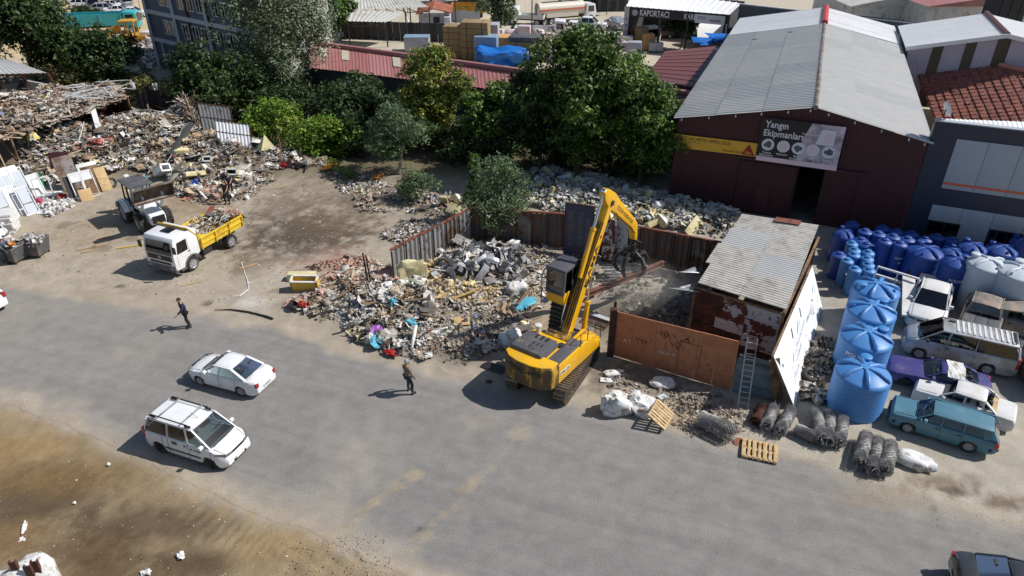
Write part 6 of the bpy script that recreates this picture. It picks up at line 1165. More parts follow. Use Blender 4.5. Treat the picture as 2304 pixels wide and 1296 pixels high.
# ---------------------------------------------------------------- rubbish
def templates():
    T = {}; r = np.random.default_rng(3)
    def sheetp(a, b, w):
        T_ = []
        for _ in range(6):
            u, v = np.meshgrid(np.linspace(-.5, .5, 4), np.linspace(-.5, .5, 4)); z = (r.random((4, 4))-.5)*w; V = np.stack([u*a+(r.random((4, 4))-.5)*.18, v*b+(r.random((4, 4))-.5)*.18, z], -1).reshape(-1, 3)
            F = np.array([[j*4+i, j*4+i+1, (j+1)*4+i+1, (j+1)*4+i] for j in range(3) for i in range(3)]); T_.append((V, F))
        return T_
    def boxp(a, b, c):
        T_ = []
        for _ in range(4):
            V = np.array([(x, y, z) for z in (-.5, .5) for y in (-.5, .5) for x in (-.5, .5)])*np.array([a, b, c]) + (r.random((8, 3))-.5)*.06*np.array([a, b, c])
            T_.append((V, np.array([[0, 2, 3, 1], [4, 5, 7, 6], [0, 1, 5, 4], [1, 3, 7, 5], [3, 2, 6, 7], [2, 0, 4, 6]])))
        return T_
    def blob():
        T_ = []; n = 8; m = 5
        for _ in range(6):
            V = [[0, 0, -.42]]; 
            for j in range(1, m):
                for i in range(n):
                    a = 2*PI*i/n; p = PI*j/m; k = .5*(.65+.7*r.random()); V.append([k*math.sin(p)*math.cos(a), k*math.sin(p)*math.sin(a), -k*math.cos(p)*.8])
            V.append([0, 0, .45]); L = len(V)-1; F = []
            for i in range(n):
                F.append([0, 1+(i+1) % n, 1+i, 1+i]); F.append([L, L-n+i, L-n+(i+1) % n, L-n+(i+1) % n])
                for j in range(m-2): a = 1+j*n; F.append([a+i, a+(i+1) % n, a+n+(i+1) % n, a+n+i])
            T_.append((np.array(V), np.array(F)))
        return T_
    def tubep(L, q):
        T_ = []
        for _ in range(3):
            n = 6; V = []; bend = (r.random()-.5)*.5
            for k in range(4):
                for i in range(n): a = 2*PI*i/n; V.append([(k/3-.5)*L, q*math.cos(a)+bend*(k/3-.5)**2*L, q*math.sin(a)])
            T_.append((np.array(V), np.array([[k*n+i, k*n+(i+1) % n, (k+1)*n+(i+1) % n, (k+1)*n+i] for k in range(3) for i in range(n)])))
        return T_
    def curl():
        T_ = []
        for _ in range(4):
            n = 7; rad = .4+.3*r.random(); V = []
            for k in range(n):
                a = (k/(n-1)-.5)*(1.6+1.2*r.random())
                for y in (-.5, -.1, .1, .5): V.append([rad*math.sin(a)*1.4, y*(.5+.2*r.random()), rad*math.cos(a)-rad*.7])
            T_.append((np.array(V), np.array([[k*4+i, k*4+i+1, (k+1)*4+i+1, (k+1)*4+i] for k in range(n-1) for i in range(3)])))
        return T_
    T['sheet'] = sheetp(1, .8, .35); T['crumple'] = sheetp(1, 1, .9); T['plank'] = boxp(1.7, .16, .06); T['chunk'] = boxp(.7, .5, .35); T['board'] = boxp(1.1, .8, .05); T['bag'] = blob(); T['pipe'] = tubep(2.0, .06); T['curl'] = curl(); T['film'] = []; T['cable'] = []
    for _ in range(4):
        N = 9; u, v = np.meshgrid(np.linspace(-.5, .5, N), np.linspace(-.5, .5, N)); f = r.random(8)*9; z = .16*np.sin(7*u+f[0]+3*v)*np.cos(6*v+f[1])+.10*np.sin(15*u+f[2]-9*v)+.05*r.random((N, N)); k_ = .75+.5*np.sin(np.arctan2(v, u)*3+f[3])*.4
        T['film'].append((np.stack([u*k_, v*k_, z], -1).reshape(-1, 3), np.array([[j*N+i, j*N+i+1, (j+1)*N+i+1, (j+1)*N+i] for j in range(N-1) for i in range(N-1)])))
        t_ = np.linspace(0, 1, 12); w_ = r.random(4)*6; cx = (t_-.5)*1.6+.2*np.sin(9*t_+w_[0]); cy = .5*np.sin(5*t_+w_[1]); cz = .16*np.sin(7*t_+w_[2]); V = []
        for k in range(12): V += [[cx[k], cy[k]-.012, cz[k]], [cx[k], cy[k]+.012, cz[k]], [cx[k], cy[k], cz[k]+.022]]
        T['cable'].append((np.array(V), np.array([[3*k+i, 3*k+(i+1) % 3, 3*k+3+(i+1) % 3, 3*k+3+i] for k in range(11) for i in range(3)])))
    return T
TP = templates()
def inpoly(px, py, poly):
    c = np.zeros(len(px), bool); n = len(poly); j = n-1
    for i in range(n):
        xi, yi = poly[i]; xj, yj = poly[j]; c ^= ((yi > py) != (yj > py)) & (px < (xj-xi)*(py-yi)/(yj-yi+1e-9)+xi); j = i
    return c
def polypts(poly, n, zfn=None):
    """random points of the ground inside an outline given by photo pixels"""
    W_ = [at(*q) for q in poly]; P = np.array([(q.x, q.y) for q in W_]); lo, hi = P.min(0), P.max(0); out = np.zeros((0, 2))
    Wp = [tuple(q) for q in P]
    while len(out) < n:
        q = lo+(hi-lo)*rng.random((n*3, 2)); out = np.concatenate([out, q[inpoly(q[:, 0]+(fbm(q[:, 0], q[:, 1], .9, 3)-.5)*.9, q[:, 1], Wp)]])
    return out[:n]
PALS = dict(
 mixed=[((214, 212, 208), 7), ((182, 178, 172), 6), ((140, 134, 128), 5), ((112, 98, 86), 4), ((66, 62, 60), 4), ((40, 40, 44), 3), ((150, 122, 94), 4), ((186, 160, 128), 2.5), ((222, 208, 160), 1.2), ((92, 110, 132), 1.2), ((150, 88, 76), 1), ((66, 112, 160), .5), ((190, 60, 50), .3), ((218, 170, 60), .35), ((96, 132, 112), .4), ((228, 226, 222), 3.5)],
 pale=[((224, 222, 216), 5), ((206, 212, 214), 4), ((226, 218, 178), 4), ((216, 200, 150), 2), ((176, 188, 196), 4), ((140, 146, 150), 2), ((96, 98, 100), 1.5), ((150, 176, 178), 1.5), ((120, 100, 80), 1)],
 metal=[((172, 172, 173), 6), ((150, 150, 151), 5), ((112, 112, 114), 4), ((196, 196, 197), 5), ((70, 70, 73), 2), ((216, 216, 216), 2), ((120, 92, 78), 1)],
 foam=[((212, 182, 112), 5), ((196, 168, 108), 4), ((226, 206, 150), 3), ((160, 130, 90), 3), ((206, 190, 160), 2), ((130, 110, 90), 2)],
 brick=[((176, 120, 96), 5), ((160, 100, 80), 4), ((190, 140, 116), 3), ((150, 130, 115), 3), ((120, 104, 92), 2), ((205, 190, 175), 1)],
 wood=[((150, 122, 96), 4), ((120, 96, 78), 4), ((178, 150, 118), 3), ((92, 74, 62), 3), ((200, 190, 178), 2), ((110, 60, 50), 1.5), ((150, 146, 142), 2)],
 white=[((232, 232, 232), 6), ((214, 214, 216), 4), ((190, 188, 188), 3), ((150, 148, 146), 1), ((110, 100, 92), 1)],
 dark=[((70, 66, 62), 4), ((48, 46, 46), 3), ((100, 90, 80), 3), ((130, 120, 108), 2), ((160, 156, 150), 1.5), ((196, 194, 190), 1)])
def scatter(name, pts, z, size, pal, kinds, label=None, cat=None, lift=(.0, .25), tilt=1.0, parent=None, smin=.3, aniso=None, dust=.38):
    n = len(pts); ks = list(kinds); pk = np.array([kinds[k] for k in ks], float); pk /= pk.sum(); kk = rng.choice(len(ks), n, p=pk); pl = PALS[pal]; pw = np.array([q[1] for q in pl], float); pw /= pw.sum()
    cols = np.array([S(*q[0], .95) for q in pl]); VV = []; FF = []; CC = []; base = 0
    for ki, k in enumerate(ks):
        for ti, (V, F) in enumerate(TP[k]):
            sel = np.where((kk == ki) & (np.arange(n) % len(TP[k]) == ti))[0]; m = len(sel)
            if not m: continue
            s = size*(smin+(1-smin)*rng.random(m)**3.2)*1.18*rng.uniform(.8, 1.25, m); a = rng.uniform(0, 2*PI, m) if aniso is None else aniso+rng.normal(0, .35, m); b = rng.normal(0, .34*tilt, m); c = rng.normal(0, .34*tilt, m)
            ca, sa, cb, sb, cc, sc = np.cos(a), np.sin(a), np.cos(b), np.sin(b), np.cos(c), np.sin(c)
            R = np.stack([np.stack([ca*cb, ca*sb*sc-sa*cc, ca*sb*cc+sa*sc], -1), np.stack([sa*cb, sa*sb*sc+ca*cc, sa*sb*cc-ca*sc], -1), np.stack([-sb, cb*sc, cb*cc], -1)], 1)
            st = np.stack([s*rng.uniform(.6, 1.4, m), s*rng.uniform(.6, 1.3, m), s*rng.uniform(.6, 1.2, m)], -1)
            W = np.einsum('mij,mvj->mvi', R, V[None]*st[:, None, :]); zz = z[sel]+rng.uniform(lift[0], lift[1], m); W += np.stack([pts[sel, 0], pts[sel, 1], zz], -1)[:, None, :]
            low = W[:, :, 2].min(1); push = np.maximum(0, (z[sel]-.04)-low)*.7; W[:, :, 2] += push[:, None]
            VV.append(W.reshape(-1, 3)); FF.append((F[None]+(np.arange(m)*len(V))[:, None, None]).reshape(-1, 4)+base); base += m*len(V)
            cell = (np.floor(pts[sel, 0]/1.3+2*fbm(pts[sel, 0], pts[sel, 1], .5, 2)).astype(int)*7919+np.floor(pts[sel, 1]/1.3+2*fbm(pts[sel, 1], pts[sel, 0], .5, 2)).astype(int)*104729) % 997
            ci = rng.choice(len(cols), m, p=pw); cc_ = np.searchsorted(np.cumsum(pw), (cell*.6180339887) % 1.0).clip(0, len(cols)-1); ci = np.where(rng.random(m) < .42, cc_, ci)
            dst = np.array(S(176, 166, 152, .98))[None]; q_ = (dust*rng.uniform(.5, 1.3, (m, 1))).clip(0, .9); cl = (cols[ci]*(1-q_)+dst*q_)*rng.uniform(.8, 1.15, (m, 1))*(.84+.5*fbm(pts[sel, 0]*1.0, pts[sel, 1]*1.0, .9, 3))[:, None]; CC.append(np.repeat(np.minimum(cl, .85), len(V), 0))
    F = np.concatenate(FF)
    o = link_mesh(name, np.concatenate(VV), [tuple(dict.fromkeys(f)) for f in F.tolist()] if (F[:, 2] == F[:, 3]).any() else F, M['debris'], parent, None, False, 30, np.concatenate(CC)); tag(o, label, cat, None, 'stuff'); return o
def heap(name, poly, n, size, pal, kinds, label, cat='rubbish', **k):
    p = polypts(poly, int(n*1.7)); d_ = fbm(p[:, 0]+13, p[:, 1]-5, .75, 3); p = p[rng.random(len(p)) < np.clip((d_-.22)*2.1, .12, 1)]; return scatter(name, p, hz(p[:, 0], p[:, 1]), size, pal, kinds, label, cat, **k)
MIX = dict(sheet=5, crumple=3, plank=3, chunk=1.3, board=2.4, bag=1.1, pipe=1.6, curl=.8, film=1.6, cable=1.8)
LEFT = [(60, 300), (250, 255), (440, 245), (470, 290), (560, 312), (640, 335), (720, 362), (735, 380), (640, 385), (590, 402), (560, 440), (490, 452), (400, 440), (385, 410), (300, 385), (120, 420), (40, 420)]
heap('rubbish_heap', LEFT, 6500, .55, 'mixed', MIX, 'broad heap of mixed rubbish in front of the scrap shelter', lift=(0, .35))
heap('rubbish_litter', LEFT, 7000, .24, 'mixed', MIX, 'small litter covering the broad left rubbish heap', lift=(.05, .4))
heap('rubbish_litter', [(440, 400), (600, 390), (620, 405), (560, 450), (440, 460), (390, 440)], 1400, .25, 'mixed', MIX, 'litter skirt of the left rubbish heap by the two workers', lift=(0, .12))
heap('rubbish_fringe', [(720, 365), (830, 400), (905, 425), (960, 440), (1050, 440), (1055, 500), (985, 500), (900, 480), (820, 480), (750, 410)], 1900, .34, 'mixed', MIX, 'strip of rubbish along the bushes at the back of the dirt yard', lift=(0, .2))
heap('rubbish_fringe', [(860, 540), (900, 500), (990, 500), (1000, 525), (900, 575)], 900, .32, 'mixed', MIX, 'rubbish piled outside the sunlit rusty fence', lift=(0, .2))
ROADSIDE = [(640, 690), (700, 650), (830, 590), (880, 640), (1000, 640), (1100, 680), (1190, 690), (1195, 740), (1120, 800), (1050, 828), (960, 815), (800, 775), (770, 735), (690, 712)]
heap('rubbish_heap', ROADSIDE, 3000, .38, 'mixed', MIX, 'roadside rubbish heap between the road and scrap yard fence', lift=(0, .2), dust=.55)
heap('rubbish_heap', [(780, 690), (870, 640), (960, 660), (980, 740), (900, 790), (800, 770)], 900, .6, 'mixed', dict(film=6, bag=2, crumple=3, sheet=2, board=1, plank=1, cable=1), 'knee-high mound of bags and torn sheets at the road edge', lift=(.05, .3))
heap('rubbish_litter', ROADSIDE, 5000, .16, 'mixed', MIX, 'small litter over the roadside rubbish heap', lift=(0, .2), dust=.5)
heap('rubbish_litter', [(880, 770), (1060, 830), (1080, 790), (1150, 740), (1000, 740)], 1100, .2, 'mixed', MIX, 'litter spilling towards the excavator tracks', lift=(0, .1))
heap('brick_rubble', [(690, 600), (800, 575), (880, 600), (840, 650), (740, 660)], 900, .3, 'brick', dict(chunk=5, board=1, sheet=1, plank=.5), 'broken pinkish brick rubble beside the yellow open freezer', lift=(0, .15))
heap('foam_crumbs', [(900, 640), (1050, 540), (1110, 540), (1120, 690), (1000, 700)], 1300, .35, 'foam', dict(crumple=5, bag=2, sheet=3), 'yellow insulation foam scraps strewn inside the scrap yard', lift=(0, .2))
heap('metal_scrap', [(985, 625), (1010, 575), (1080, 560), (1165, 575), (1175, 640), (1080, 655)], 600, .75, 'metal', dict(curl=5, sheet=3, crumple=2, plank=1, pipe=2, board=1), 'pile of grey car panels and bumpers inside the scrap yard', lift=(0, .4), tilt=1.4)
heap('yard_litter', [(1080, 530), (1340, 560), (1340, 660), (1200, 700), (1060, 680)], 1900, .32, 'mixed', MIX, 'mixed litter on the scrap yard floor behind the excavator', lift=(0, .12))
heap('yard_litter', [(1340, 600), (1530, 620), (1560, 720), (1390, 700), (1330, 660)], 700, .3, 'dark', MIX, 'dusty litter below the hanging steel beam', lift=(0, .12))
heap('plastic_waste', [(1050, 400), (1240, 380), (1330, 400), (1420, 420), (1660, 480), (1650, 545), (1400, 500), (1200, 470), (1120, 470)], 3600, .5, 'pale', dict(film=4, crumple=4, sheet=4, board=1.5, bag=1.5, chunk=1, curl=1), 'pale plastic and insulation waste between the fence and warehouse', lift=(0, .4))
heap('plastic_waste', [(1050, 400), (1240, 380), (1420, 420), (1660, 480), (1650, 545), (1400, 500), (1200, 470)], 3000, .22, 'pale', MIX, 'small pale scraps over the waste by the warehouse', lift=(.05, .35))
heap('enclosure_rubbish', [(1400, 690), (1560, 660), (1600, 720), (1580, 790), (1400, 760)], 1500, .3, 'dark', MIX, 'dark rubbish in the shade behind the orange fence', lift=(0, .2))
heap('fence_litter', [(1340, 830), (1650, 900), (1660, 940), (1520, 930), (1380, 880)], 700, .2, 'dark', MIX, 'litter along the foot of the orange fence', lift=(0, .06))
heap('fence_litter', [(1530, 905), (1780, 930), (1770, 965), (1560, 985), (1500, 950)], 900, .16, 'wood', MIX, 'dry straw and scraps around the wire rolls', lift=(0, .06))
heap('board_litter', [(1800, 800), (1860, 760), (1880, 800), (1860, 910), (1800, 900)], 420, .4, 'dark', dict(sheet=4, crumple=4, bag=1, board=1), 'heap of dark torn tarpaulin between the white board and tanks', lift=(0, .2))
heap('rubbish_boards', LEFT, 170, 1.05, 'mixed', dict(plank=5, film=3, board=2.5, sheet=2, pipe=2), 'longer boards, pipes and torn sheets on top of the left heap', lift=(.2, .45), smin=.6, dust=.2)
heap('rubbish_boards', ROADSIDE, 70, .85, 'mixed', dict(plank=4, film=4, board=2, sheet=2, pipe=2), 'longer boards, pipes and torn sheets on the roadside heap', lift=(.15, .35), smin=.6, dust=.3)
# loose specks over yard, verge and road
for nm, poly, n, sz, pal, lb in (('pebble_litter', [(150, 480), (720, 390), (900, 480), (860, 620), (700, 720), (300, 660), (0, 620)], 4600, .085, 'mixed', 'scattered crumbs of rubbish over the dirt yard'), ('pebble_litter', [(0, 1000), (300, 1060), (650, 1190), (760, 1296), (0, 1296)], 800, .045, 'mixed', 'small pale scraps and stones on the dark verge'), ('pebble_litter', [(480, 720), (1000, 840), (1500, 930), (2000, 1080), (2304, 1160), (2304, 1240), (1400, 980), (700, 760)], 900, .035, 'dark', 'small stones along the edge of the road'), ('pebble_litter', [(0, 640), (400, 680), (1000, 850), (2304, 1200), (2304, 1296), (1000, 1296), (300, 1010), (0, 890)], 420, .03, 'dark', 'tiny dark stones on the asphalt'), ('pebble_litter', [(620, 1220), (840, 1200), (900, 1296), (640, 1296)], 600,   .07, 'wood', 'crumbled soil clods where trucks cross the verge')):
    p = polypts(poly, n); scatter(nm, p, ghz(p[:, 0], p[:, 1])+.012, sz, pal, dict(chunk=4, sheet=2, crumple=1), lb, 'litter', lift=(0, .01), smin=.15, tilt=.6)
# load of the tipper and of the loader bucket
p = np.stack([rng.uniform(-5.1, -1.3, 240), rng.uniform(-.95, .95, 240)], 1); ld_ = scatter('scrap_load', p, 1.35+.45*np.exp(-((p[:, 0]+3.2)/1.4)**2)-.2*np.abs(p[:, 1]), .55, 'mixed', dict(plank=5, pipe=4, crumple=2, bag=1.5, board=2, curl=1), 'scrap timber, frames and bags loaded in the yellow tipper', 'load', lift=(0, .45), tilt=1.0, aniso=.2)
ld_.location = tk.location; ld_.rotation_euler = tk.rotation_euler; ld_.scale = tk.scale
_m = bpy.data.materials.new('dust_cloud'); _m.use_nodes = True; _n = _m.node_tree.nodes; _l = _m.node_tree.links; _n.remove(_n['Principled BSDF']); _v = _n.new('ShaderNodeVolumePrincipled'); _v.inputs['Color'].default_value = (.86, .8, .72, 1)
_tc = _n.new('ShaderNodeTexCoord'); _z = _n.new('ShaderNodeTexNoise'); _z.inputs['Scale'].default_value = .8; _z.inputs['Detail'].default_value = 3; _l.new(_tc.outputs['Object'], _z.inputs[0]); _g = _n.new('ShaderNodeVectorMath'); _g.operation = 'MULTIPLY'; _g.inputs[1].default_value = (1/3.4, 1/2.2, 1/1.7); _l.new(_tc.outputs['Object'], _g.inputs[0]); _d = _n.new('ShaderNodeVectorMath'); _d.operation = 'LENGTH'; _l.new(_g.outputs[0], _d.inputs[0])
_r = _n.new('ShaderNodeMapRange'); _r.inputs[1].default_value = 1.0; _r.inputs[2].default_value = .1; _r.inputs[3].default_value = 0; _r.inputs[4].default_value = .5; _l.new(_d.outputs['Value'], _r.inputs[0]); _q = _n.new('ShaderNodeMapRange'); _q.inputs[1].default_value = .35; _q.inputs[2].default_value = .65; _l.new(_z.outputs[0], _q.inputs[0]); _x = _n.new('ShaderNodeMath'); _x.operation = 'MULTIPLY'; _l.new(_r.outputs[0], _x.inputs[0]); _l.new(_q.outputs[0], _x.inputs[1]); _l.new(_x.outputs[0], _v.inputs['Density']); _l.new(_v.outputs[0], _n['Material Output'].inputs['Volume'])
_p = at(1455, 655, 1.75); _b = MB(); _b.box((0, 0, 0), (6.8, 4.4, 3.4)); _o = _b.build('dust_cloud', _m, None, smooth=False); _o.location = _p; tag(_o, 'thin cloud of dust rising below the grapple and beam', 'dust', None, 'stuff')
# ---- the scrap shelter at the upper left
ra, rb, rc, rd_ = at(-60, 330, 2.9), at(286, 218, 2.9), at(255, 190, 3.3), at(-60, 222, 3.3)
ss = thing('scrap_shelter', 'open scrap shelter whose flat roof is buried in junk at upper left', 'shed', (ra.x, ra.y, 0)); SO2 = Vector((ra.x, ra.y, 0))
mb = MB(); slab(mb, ra-SO2, rb-SO2, rc-SO2, rd_-SO2, .12); mb.build('roof', M['rust_dark'], ss)
for q in (ra.lerp(rb, .2), ra.lerp(rb, .45), ra.lerp(rb, .72), rb, rc, rd_.lerp(rc, .5)): mb = MB(); f = q-SO2; mb.bar((f.x, f.y, 0), (f.x, f.y, q.z), .13); mb.build('post', M['old_wood'], ss)
mb = MB(); bw0, bw1 = rd_-SO2, rc-SO2; wallbox(mb, bw0, bw1, 0, 3.1, .1); wallbox(mb, bw1, rb-SO2, 0, 2.6, .1); mb.build('back_wall', M['rust_dark'], ss)
mb = MB(); mb.bar(ra-SO2-e*.1, rb-SO2-e*.1, .12, .16); mb.build('beam', M['rust_dark'], ss)
n = 1500; u, v = rng.random(n), rng.random(n); P_ = np.array([[*(ra.lerp(rb, a).lerp(rd_.lerp(rc, a), b))] for a, b in zip(u, v)])
o = scatter('roof_junk', P_[:, :2], P_[:, 2]+.02, .6, 'wood', dict(plank=6, sheet=4, crumple=2, board=3, pipe=2, chunk=1, bag=.6), 'weathered planks and sheets heaped on the scrap shelter roof', 'junk', lift=(0, .4), tilt=.5)
n = 330; u, v = rng.random(n)*1.0, rng.random(n)*.07-.04; P_ = np.array([[*(ra.lerp(rb, a).lerp(rd_.lerp(rc, a), b))] for a, b in zip(u, v)])
scatter('roof_edge_junk', P_[:, :2], P_[:, 2]-.15, .7, 'wood', dict(plank=5, sheet=4, board=2, pipe=1), 'broken planks and sheets hanging over the shelter roof edge', 'junk', lift=(0, .25), tilt=.7)
n = 420; u, v = rng.random(n)*.55, rng.random(n); P_ = np.array([[*(ra.lerp(rb, a).lerp(rd_.lerp(rc, a), b))] for a, b in zip(u, v)])
scatter('roof_junk', P_[:, :2], P_[:, 2]+.1, .7, 'mixed', MIX, 'mixed household junk on the left part of the shelter roof', 'junk', lift=(0, .5), tilt=.8)
for k in range(46):
    f = random.uniform(.62, 1.02); q = ra.lerp(rb, f).lerp(rd_.lerp(rc, f), random.uniform(.1, .9)); t = thing('white_profile', 'white plastic window profile in the tangle at the end of the shelter roof', 'profile', (q.x, q.y, q.z+.1+random.random()*.55), random.gauss(.35, .45), 'white window profiles on the shelter roof'); L = random.uniform(1.2, 2.8); a = random.gauss(0, .1)
    mb = MB(); mb.bar((-L/2, 0, -L*a/2), (L/2, 0, L*a/2), .075, .05); mb.build('bar', M['white_plastic'], t)
q0, q1 = on(232, 322), at(203, 226, 3.2); t = thing('white_column', 'tall white ribbed column leaning against the shelter roof edge', 'column', q0); mb = MB(); d_ = q1-q0; mb.bar((0, 0, 0), d_, .42, .25)
for s in (-.12, .12): mb.bar(Vector((s, -.14, 0)), d_+Vector((s, -.14, 0)), .06, .05)
mb.build('shaft', M['white_plastic'], t)
# canopy of grey sheet above
c0, c1, c2, c3 = at(-40, 168, 5), at(106, 164, 5), at(20, 134, 5.2), at(-40, 136, 5.2); t = thing('grey_canopy', 'grey sheet metal canopy roof cut off by the left edge', 'canopy', (c1.x, c1.y, 0)); o_ = Vector((c1.x, c1.y, 0))
corr('roof_sheet', c0-o_, c1-o_, c2-o_, c3-o_, .5, .04, 'grey_roof_dull', t, 'rib2'); mb = MB()
for f in (.2, .6, 1): q = c0.lerp(c1, f)-o_; mb.bar((q.x, q.y, 0), q, .14); mb.bar((q.x+1.6, q.y, .5), q, .1)
mb.bar(c0-o_-e*.1, c1-o_-e*.1, .12); mb.build('post', M['rust'], t)
c0, c1 = at(45, 178, 4.2), at(160, 200, 2.6); t = thing('tarpaulin', 'dark sagging tarpaulin sheet below the grey canopy', 'tarpaulin', at(150, 225)); o_ = t.location; mb = MB(); mb.grid(lambda u, v: c0.lerp(c1, u)-o_+Vector((-.6*v, -1.0*v, -1.5*v+.15*math.sin(9*u))), 10, 4); mb.build('sheet', M['interior_dark'], t); mb = MB(); mb.bar(c0-o_, c1-o_, .08); mb.build('edge_pole', M['white_plastic'], t)
# board hoarding behind the heap
a, b = at(318, 262), at(455, 262); t = thing('board_hoarding', 'dark patched board hoarding at the back of the rubbish heap', 'fence', a); d_ = b-a
for k in range(12):
    mb = MB(); h_ = random.uniform(1.9, 3.1); of = Vector((0, random.uniform(-.1, .1), 0)); slab(mb, d_*(k/12)+of, d_*((k+.96)/12)+of, d_*((k+.96)/12)+of+e*h_, d_*(k/12)+of+e*(h_+random.uniform(-.2, .2)), .05); mb.build('board', M[random.choice(['rust_dark', 'dark_fence', 'old_wood', 'interior_dark', 'dark_fence'])], t)
for k in range(3): p = at(325+52*k, 215); t = thing('fence_rag', ['white rag caught on the hoarding top', 'pale plastic bag snagged on the hoarding', 'white rag on a pole by the hoarding'][k], 'rag', (a.x+2.2*k, a.y-.15, 2.6)); mb = MB(); sack(mb, (0, 0, 0), (.35, .2, .8), 90+k, .7); mb.build('cloth', M['white_sack'], t)
for k, (p, q, tp, m, lb) in enumerate((((458, 300), (530, 308), 2.6, 'galvanized', 'grey ribbed gate leaf leaning back at the end of the heap'), ((490, 326), (568, 336), 1.7, 'white_roof', 'white ribbed gate leaf propped on the rubbish before the bushes'))):
    a, b = on(*p), on(*q); t = thing('gate_leaf', lb, 'gate', a); d_ = b-a; bk_ = Vector((-.25, .95, 0))*(1.3 if k else .2); corr('sheet', Vector(), d_, d_+bk_+e*tp, bk_+e*tp, .3, .03, m, t, 'trap'); mb = MB()
    for u_, v_ in ((0, 0), (1, 0)): mb.bar(d_*u_, d_*u_+bk_+e*tp, .07)
    for v_ in (.02, .55, .99): mb.bar((bk_+e*tp)*v_, d_+(bk_+e*tp)*v_, .07)
    mb.build('frame', M['rust'], t)
q0, q1 = on(385, 360, .3), on(450, 285, 1.0); t = thing('charred_beam', 'long dark charred beam lying across the rubbish heap', 'beam', q0); mb = MB(); mb.tube([Vector(), (q1-q0)*.5+e*.1, q1-q0], [.28, .25, .16], 7); mb.build('trunk', M['interior_dark'], t)
p = polypts([(425, 300), (470, 285), (480, 300), (440, 330)], 260); scatter('twig_tangle', p, hz(p[:, 0], p[:, 1]), .9, 'wood', dict(pipe=5, plank=1), 'tangle of bent rods and twigs beside the grey gate leaf', 'scrap', lift=(.2, 1.3), tilt=2.2)
t = thing('long_pole', 'crooked wooden pole leaning at the shelter front', 'pole', on(45, 372)); mb = MB(); mb.tube([(0, 0, 0), (-.8, .3, 1.5), (-1.5, .5, 3.0)], .06); mb.build('pole', M['old_wood'], t)
t = thing('long_pole', 'thin pale pole leaning beside the yellow umbrella', 'pole', on(28, 408)); mb = MB(); mb.tube([(0, 0, 0), (-1.0, 1.0, 2.2)], .045); mb.build('pole', M['wood'], t)
t = thing('umbrella', 'closed yellow and white striped umbrella under the shelter', 'umbrella', on(84, 336)); mb = MB(); mb.cyl((0, 0, 0), (0, 0, 1.0), .03); mb.build('pole', M['galvanized'], t)
for k in range(8): mb = MB(); a0, a1 = 2*PI*k/8, 2*PI*(k+1)/8; mb.add([(0, 0, 1.95), (.5*math.cos(a0), .5*math.sin(a0), .85), (.42*math.cos((a0+a1)/2), .42*math.sin((a0+a1)/2), .95), (.5*math.cos(a1), .5*math.sin(a1), .85)], [(0, 1, 2), (0, 2, 3)]); mb.build('canopy_panel', M['tipper_yellow'] if k % 2 else M['white_sack'], t)
# ---- reclaimed doors, windows and boards leaning in front
def leaf(lb, px, py, w_, h_, rz, m='white_plastic', kind='door', lean=.3, panes=((.12, .55, .88, .93),), gm='clear_glass'):
    t = thing('old_'+kind, lb, kind, on(px, py), rz); R = Matrix.Rotation(-lean, 4, 'X'); mb = MB(); th = .06
    for a, b in (((0, 0), (0, h_)), ((w_, 0), (w_, h_))): mb.bar((a[0], 0, a[1]), (b[0], 0, b[1]), .11, th)
    for z in (0.05, h_-.05): mb.bar((0, 0, z), (w_, 0, z), th, .11)
    mb.xf(R); mb.build('frame', M[m], t)
    for p in panes: mb = MB(); x0, z0, x1, z1 = p; mb.box((w_*(x0+x1)/2, 0, h_*(z0+z1)/2), (w_*(x1-x0), .02, h_*(z1-z0))); mb.xf(R); mb.build('pane', M[gm], t)
    return t
def solid(lb, nm, cat, px, py, d, rz, m, lean=.35, dz=0, parts=None, on_=True):
    t = thing(nm, lb, cat, on(px, py, dz), rz); mb = MB(); mb.box((0, 0, d[2]/2), d); mb.xf(Matrix.Rotation(-lean, 4, 'X')); mb.build('sheet' if nm != 'board' else 'panel', M[m], t, bev=.008); return t
DR = 1.0
for k, (px, py, w_, h_, lb, pn) in enumerate(((6, 505, .95, 2.1, 'white door with a glazed top, cut off by the left edge', ((.1, .5, .9, .95), (.1, .05, .9, .45))), (34, 490, .9, 2.15, 'white door leaf second from the left edge', ((.1, .05, .9, .95),)), (62, 486, .85, 2.0, 'white door with grey frosted pane near the bins', ((.12, .42, .88, .92), (.12, .06, .88, .38))), (84, 452, .8, 1.9, 'plain white door panel behind the open white frame', ((.08, .04, .92, .97),)), (12, 452, 1.1, 1.9, 'white window sash stacked behind the doors', ((.1, .1, .48, .9), (.52, .1, .9, .9))), (48, 440, .8, 2.0, 'white balcony door leaf stacked behind the others', ((.1, .1, .9, .9),)))):
    leaf(lb, px, py, w_, h_, DR, panes=pn, gm='white_plastic' if k in (1, 3) else 'tank_white', lean=.35)
leaf('empty white window frame standing in front of the green bottle', 88, 455, 1.05, 1.75, DR-.2, panes=(), lean=.05)
leaf('double white window frame leaning on the grey boards', 176, 452, 1.5, 2.0, .75, panes=((.04, .66, .48, .97), (.52, .66, .96, .97), (.46, .05, .54, .97)), gm='white_plastic', lean=.4)
leaf('old wooden casement leaning beside the double window frame', 158, 455, .8, 2.0, .75, 'old_wood', panes=((.1, .1, .9, .9),), gm='interior_dark', lean=.4)
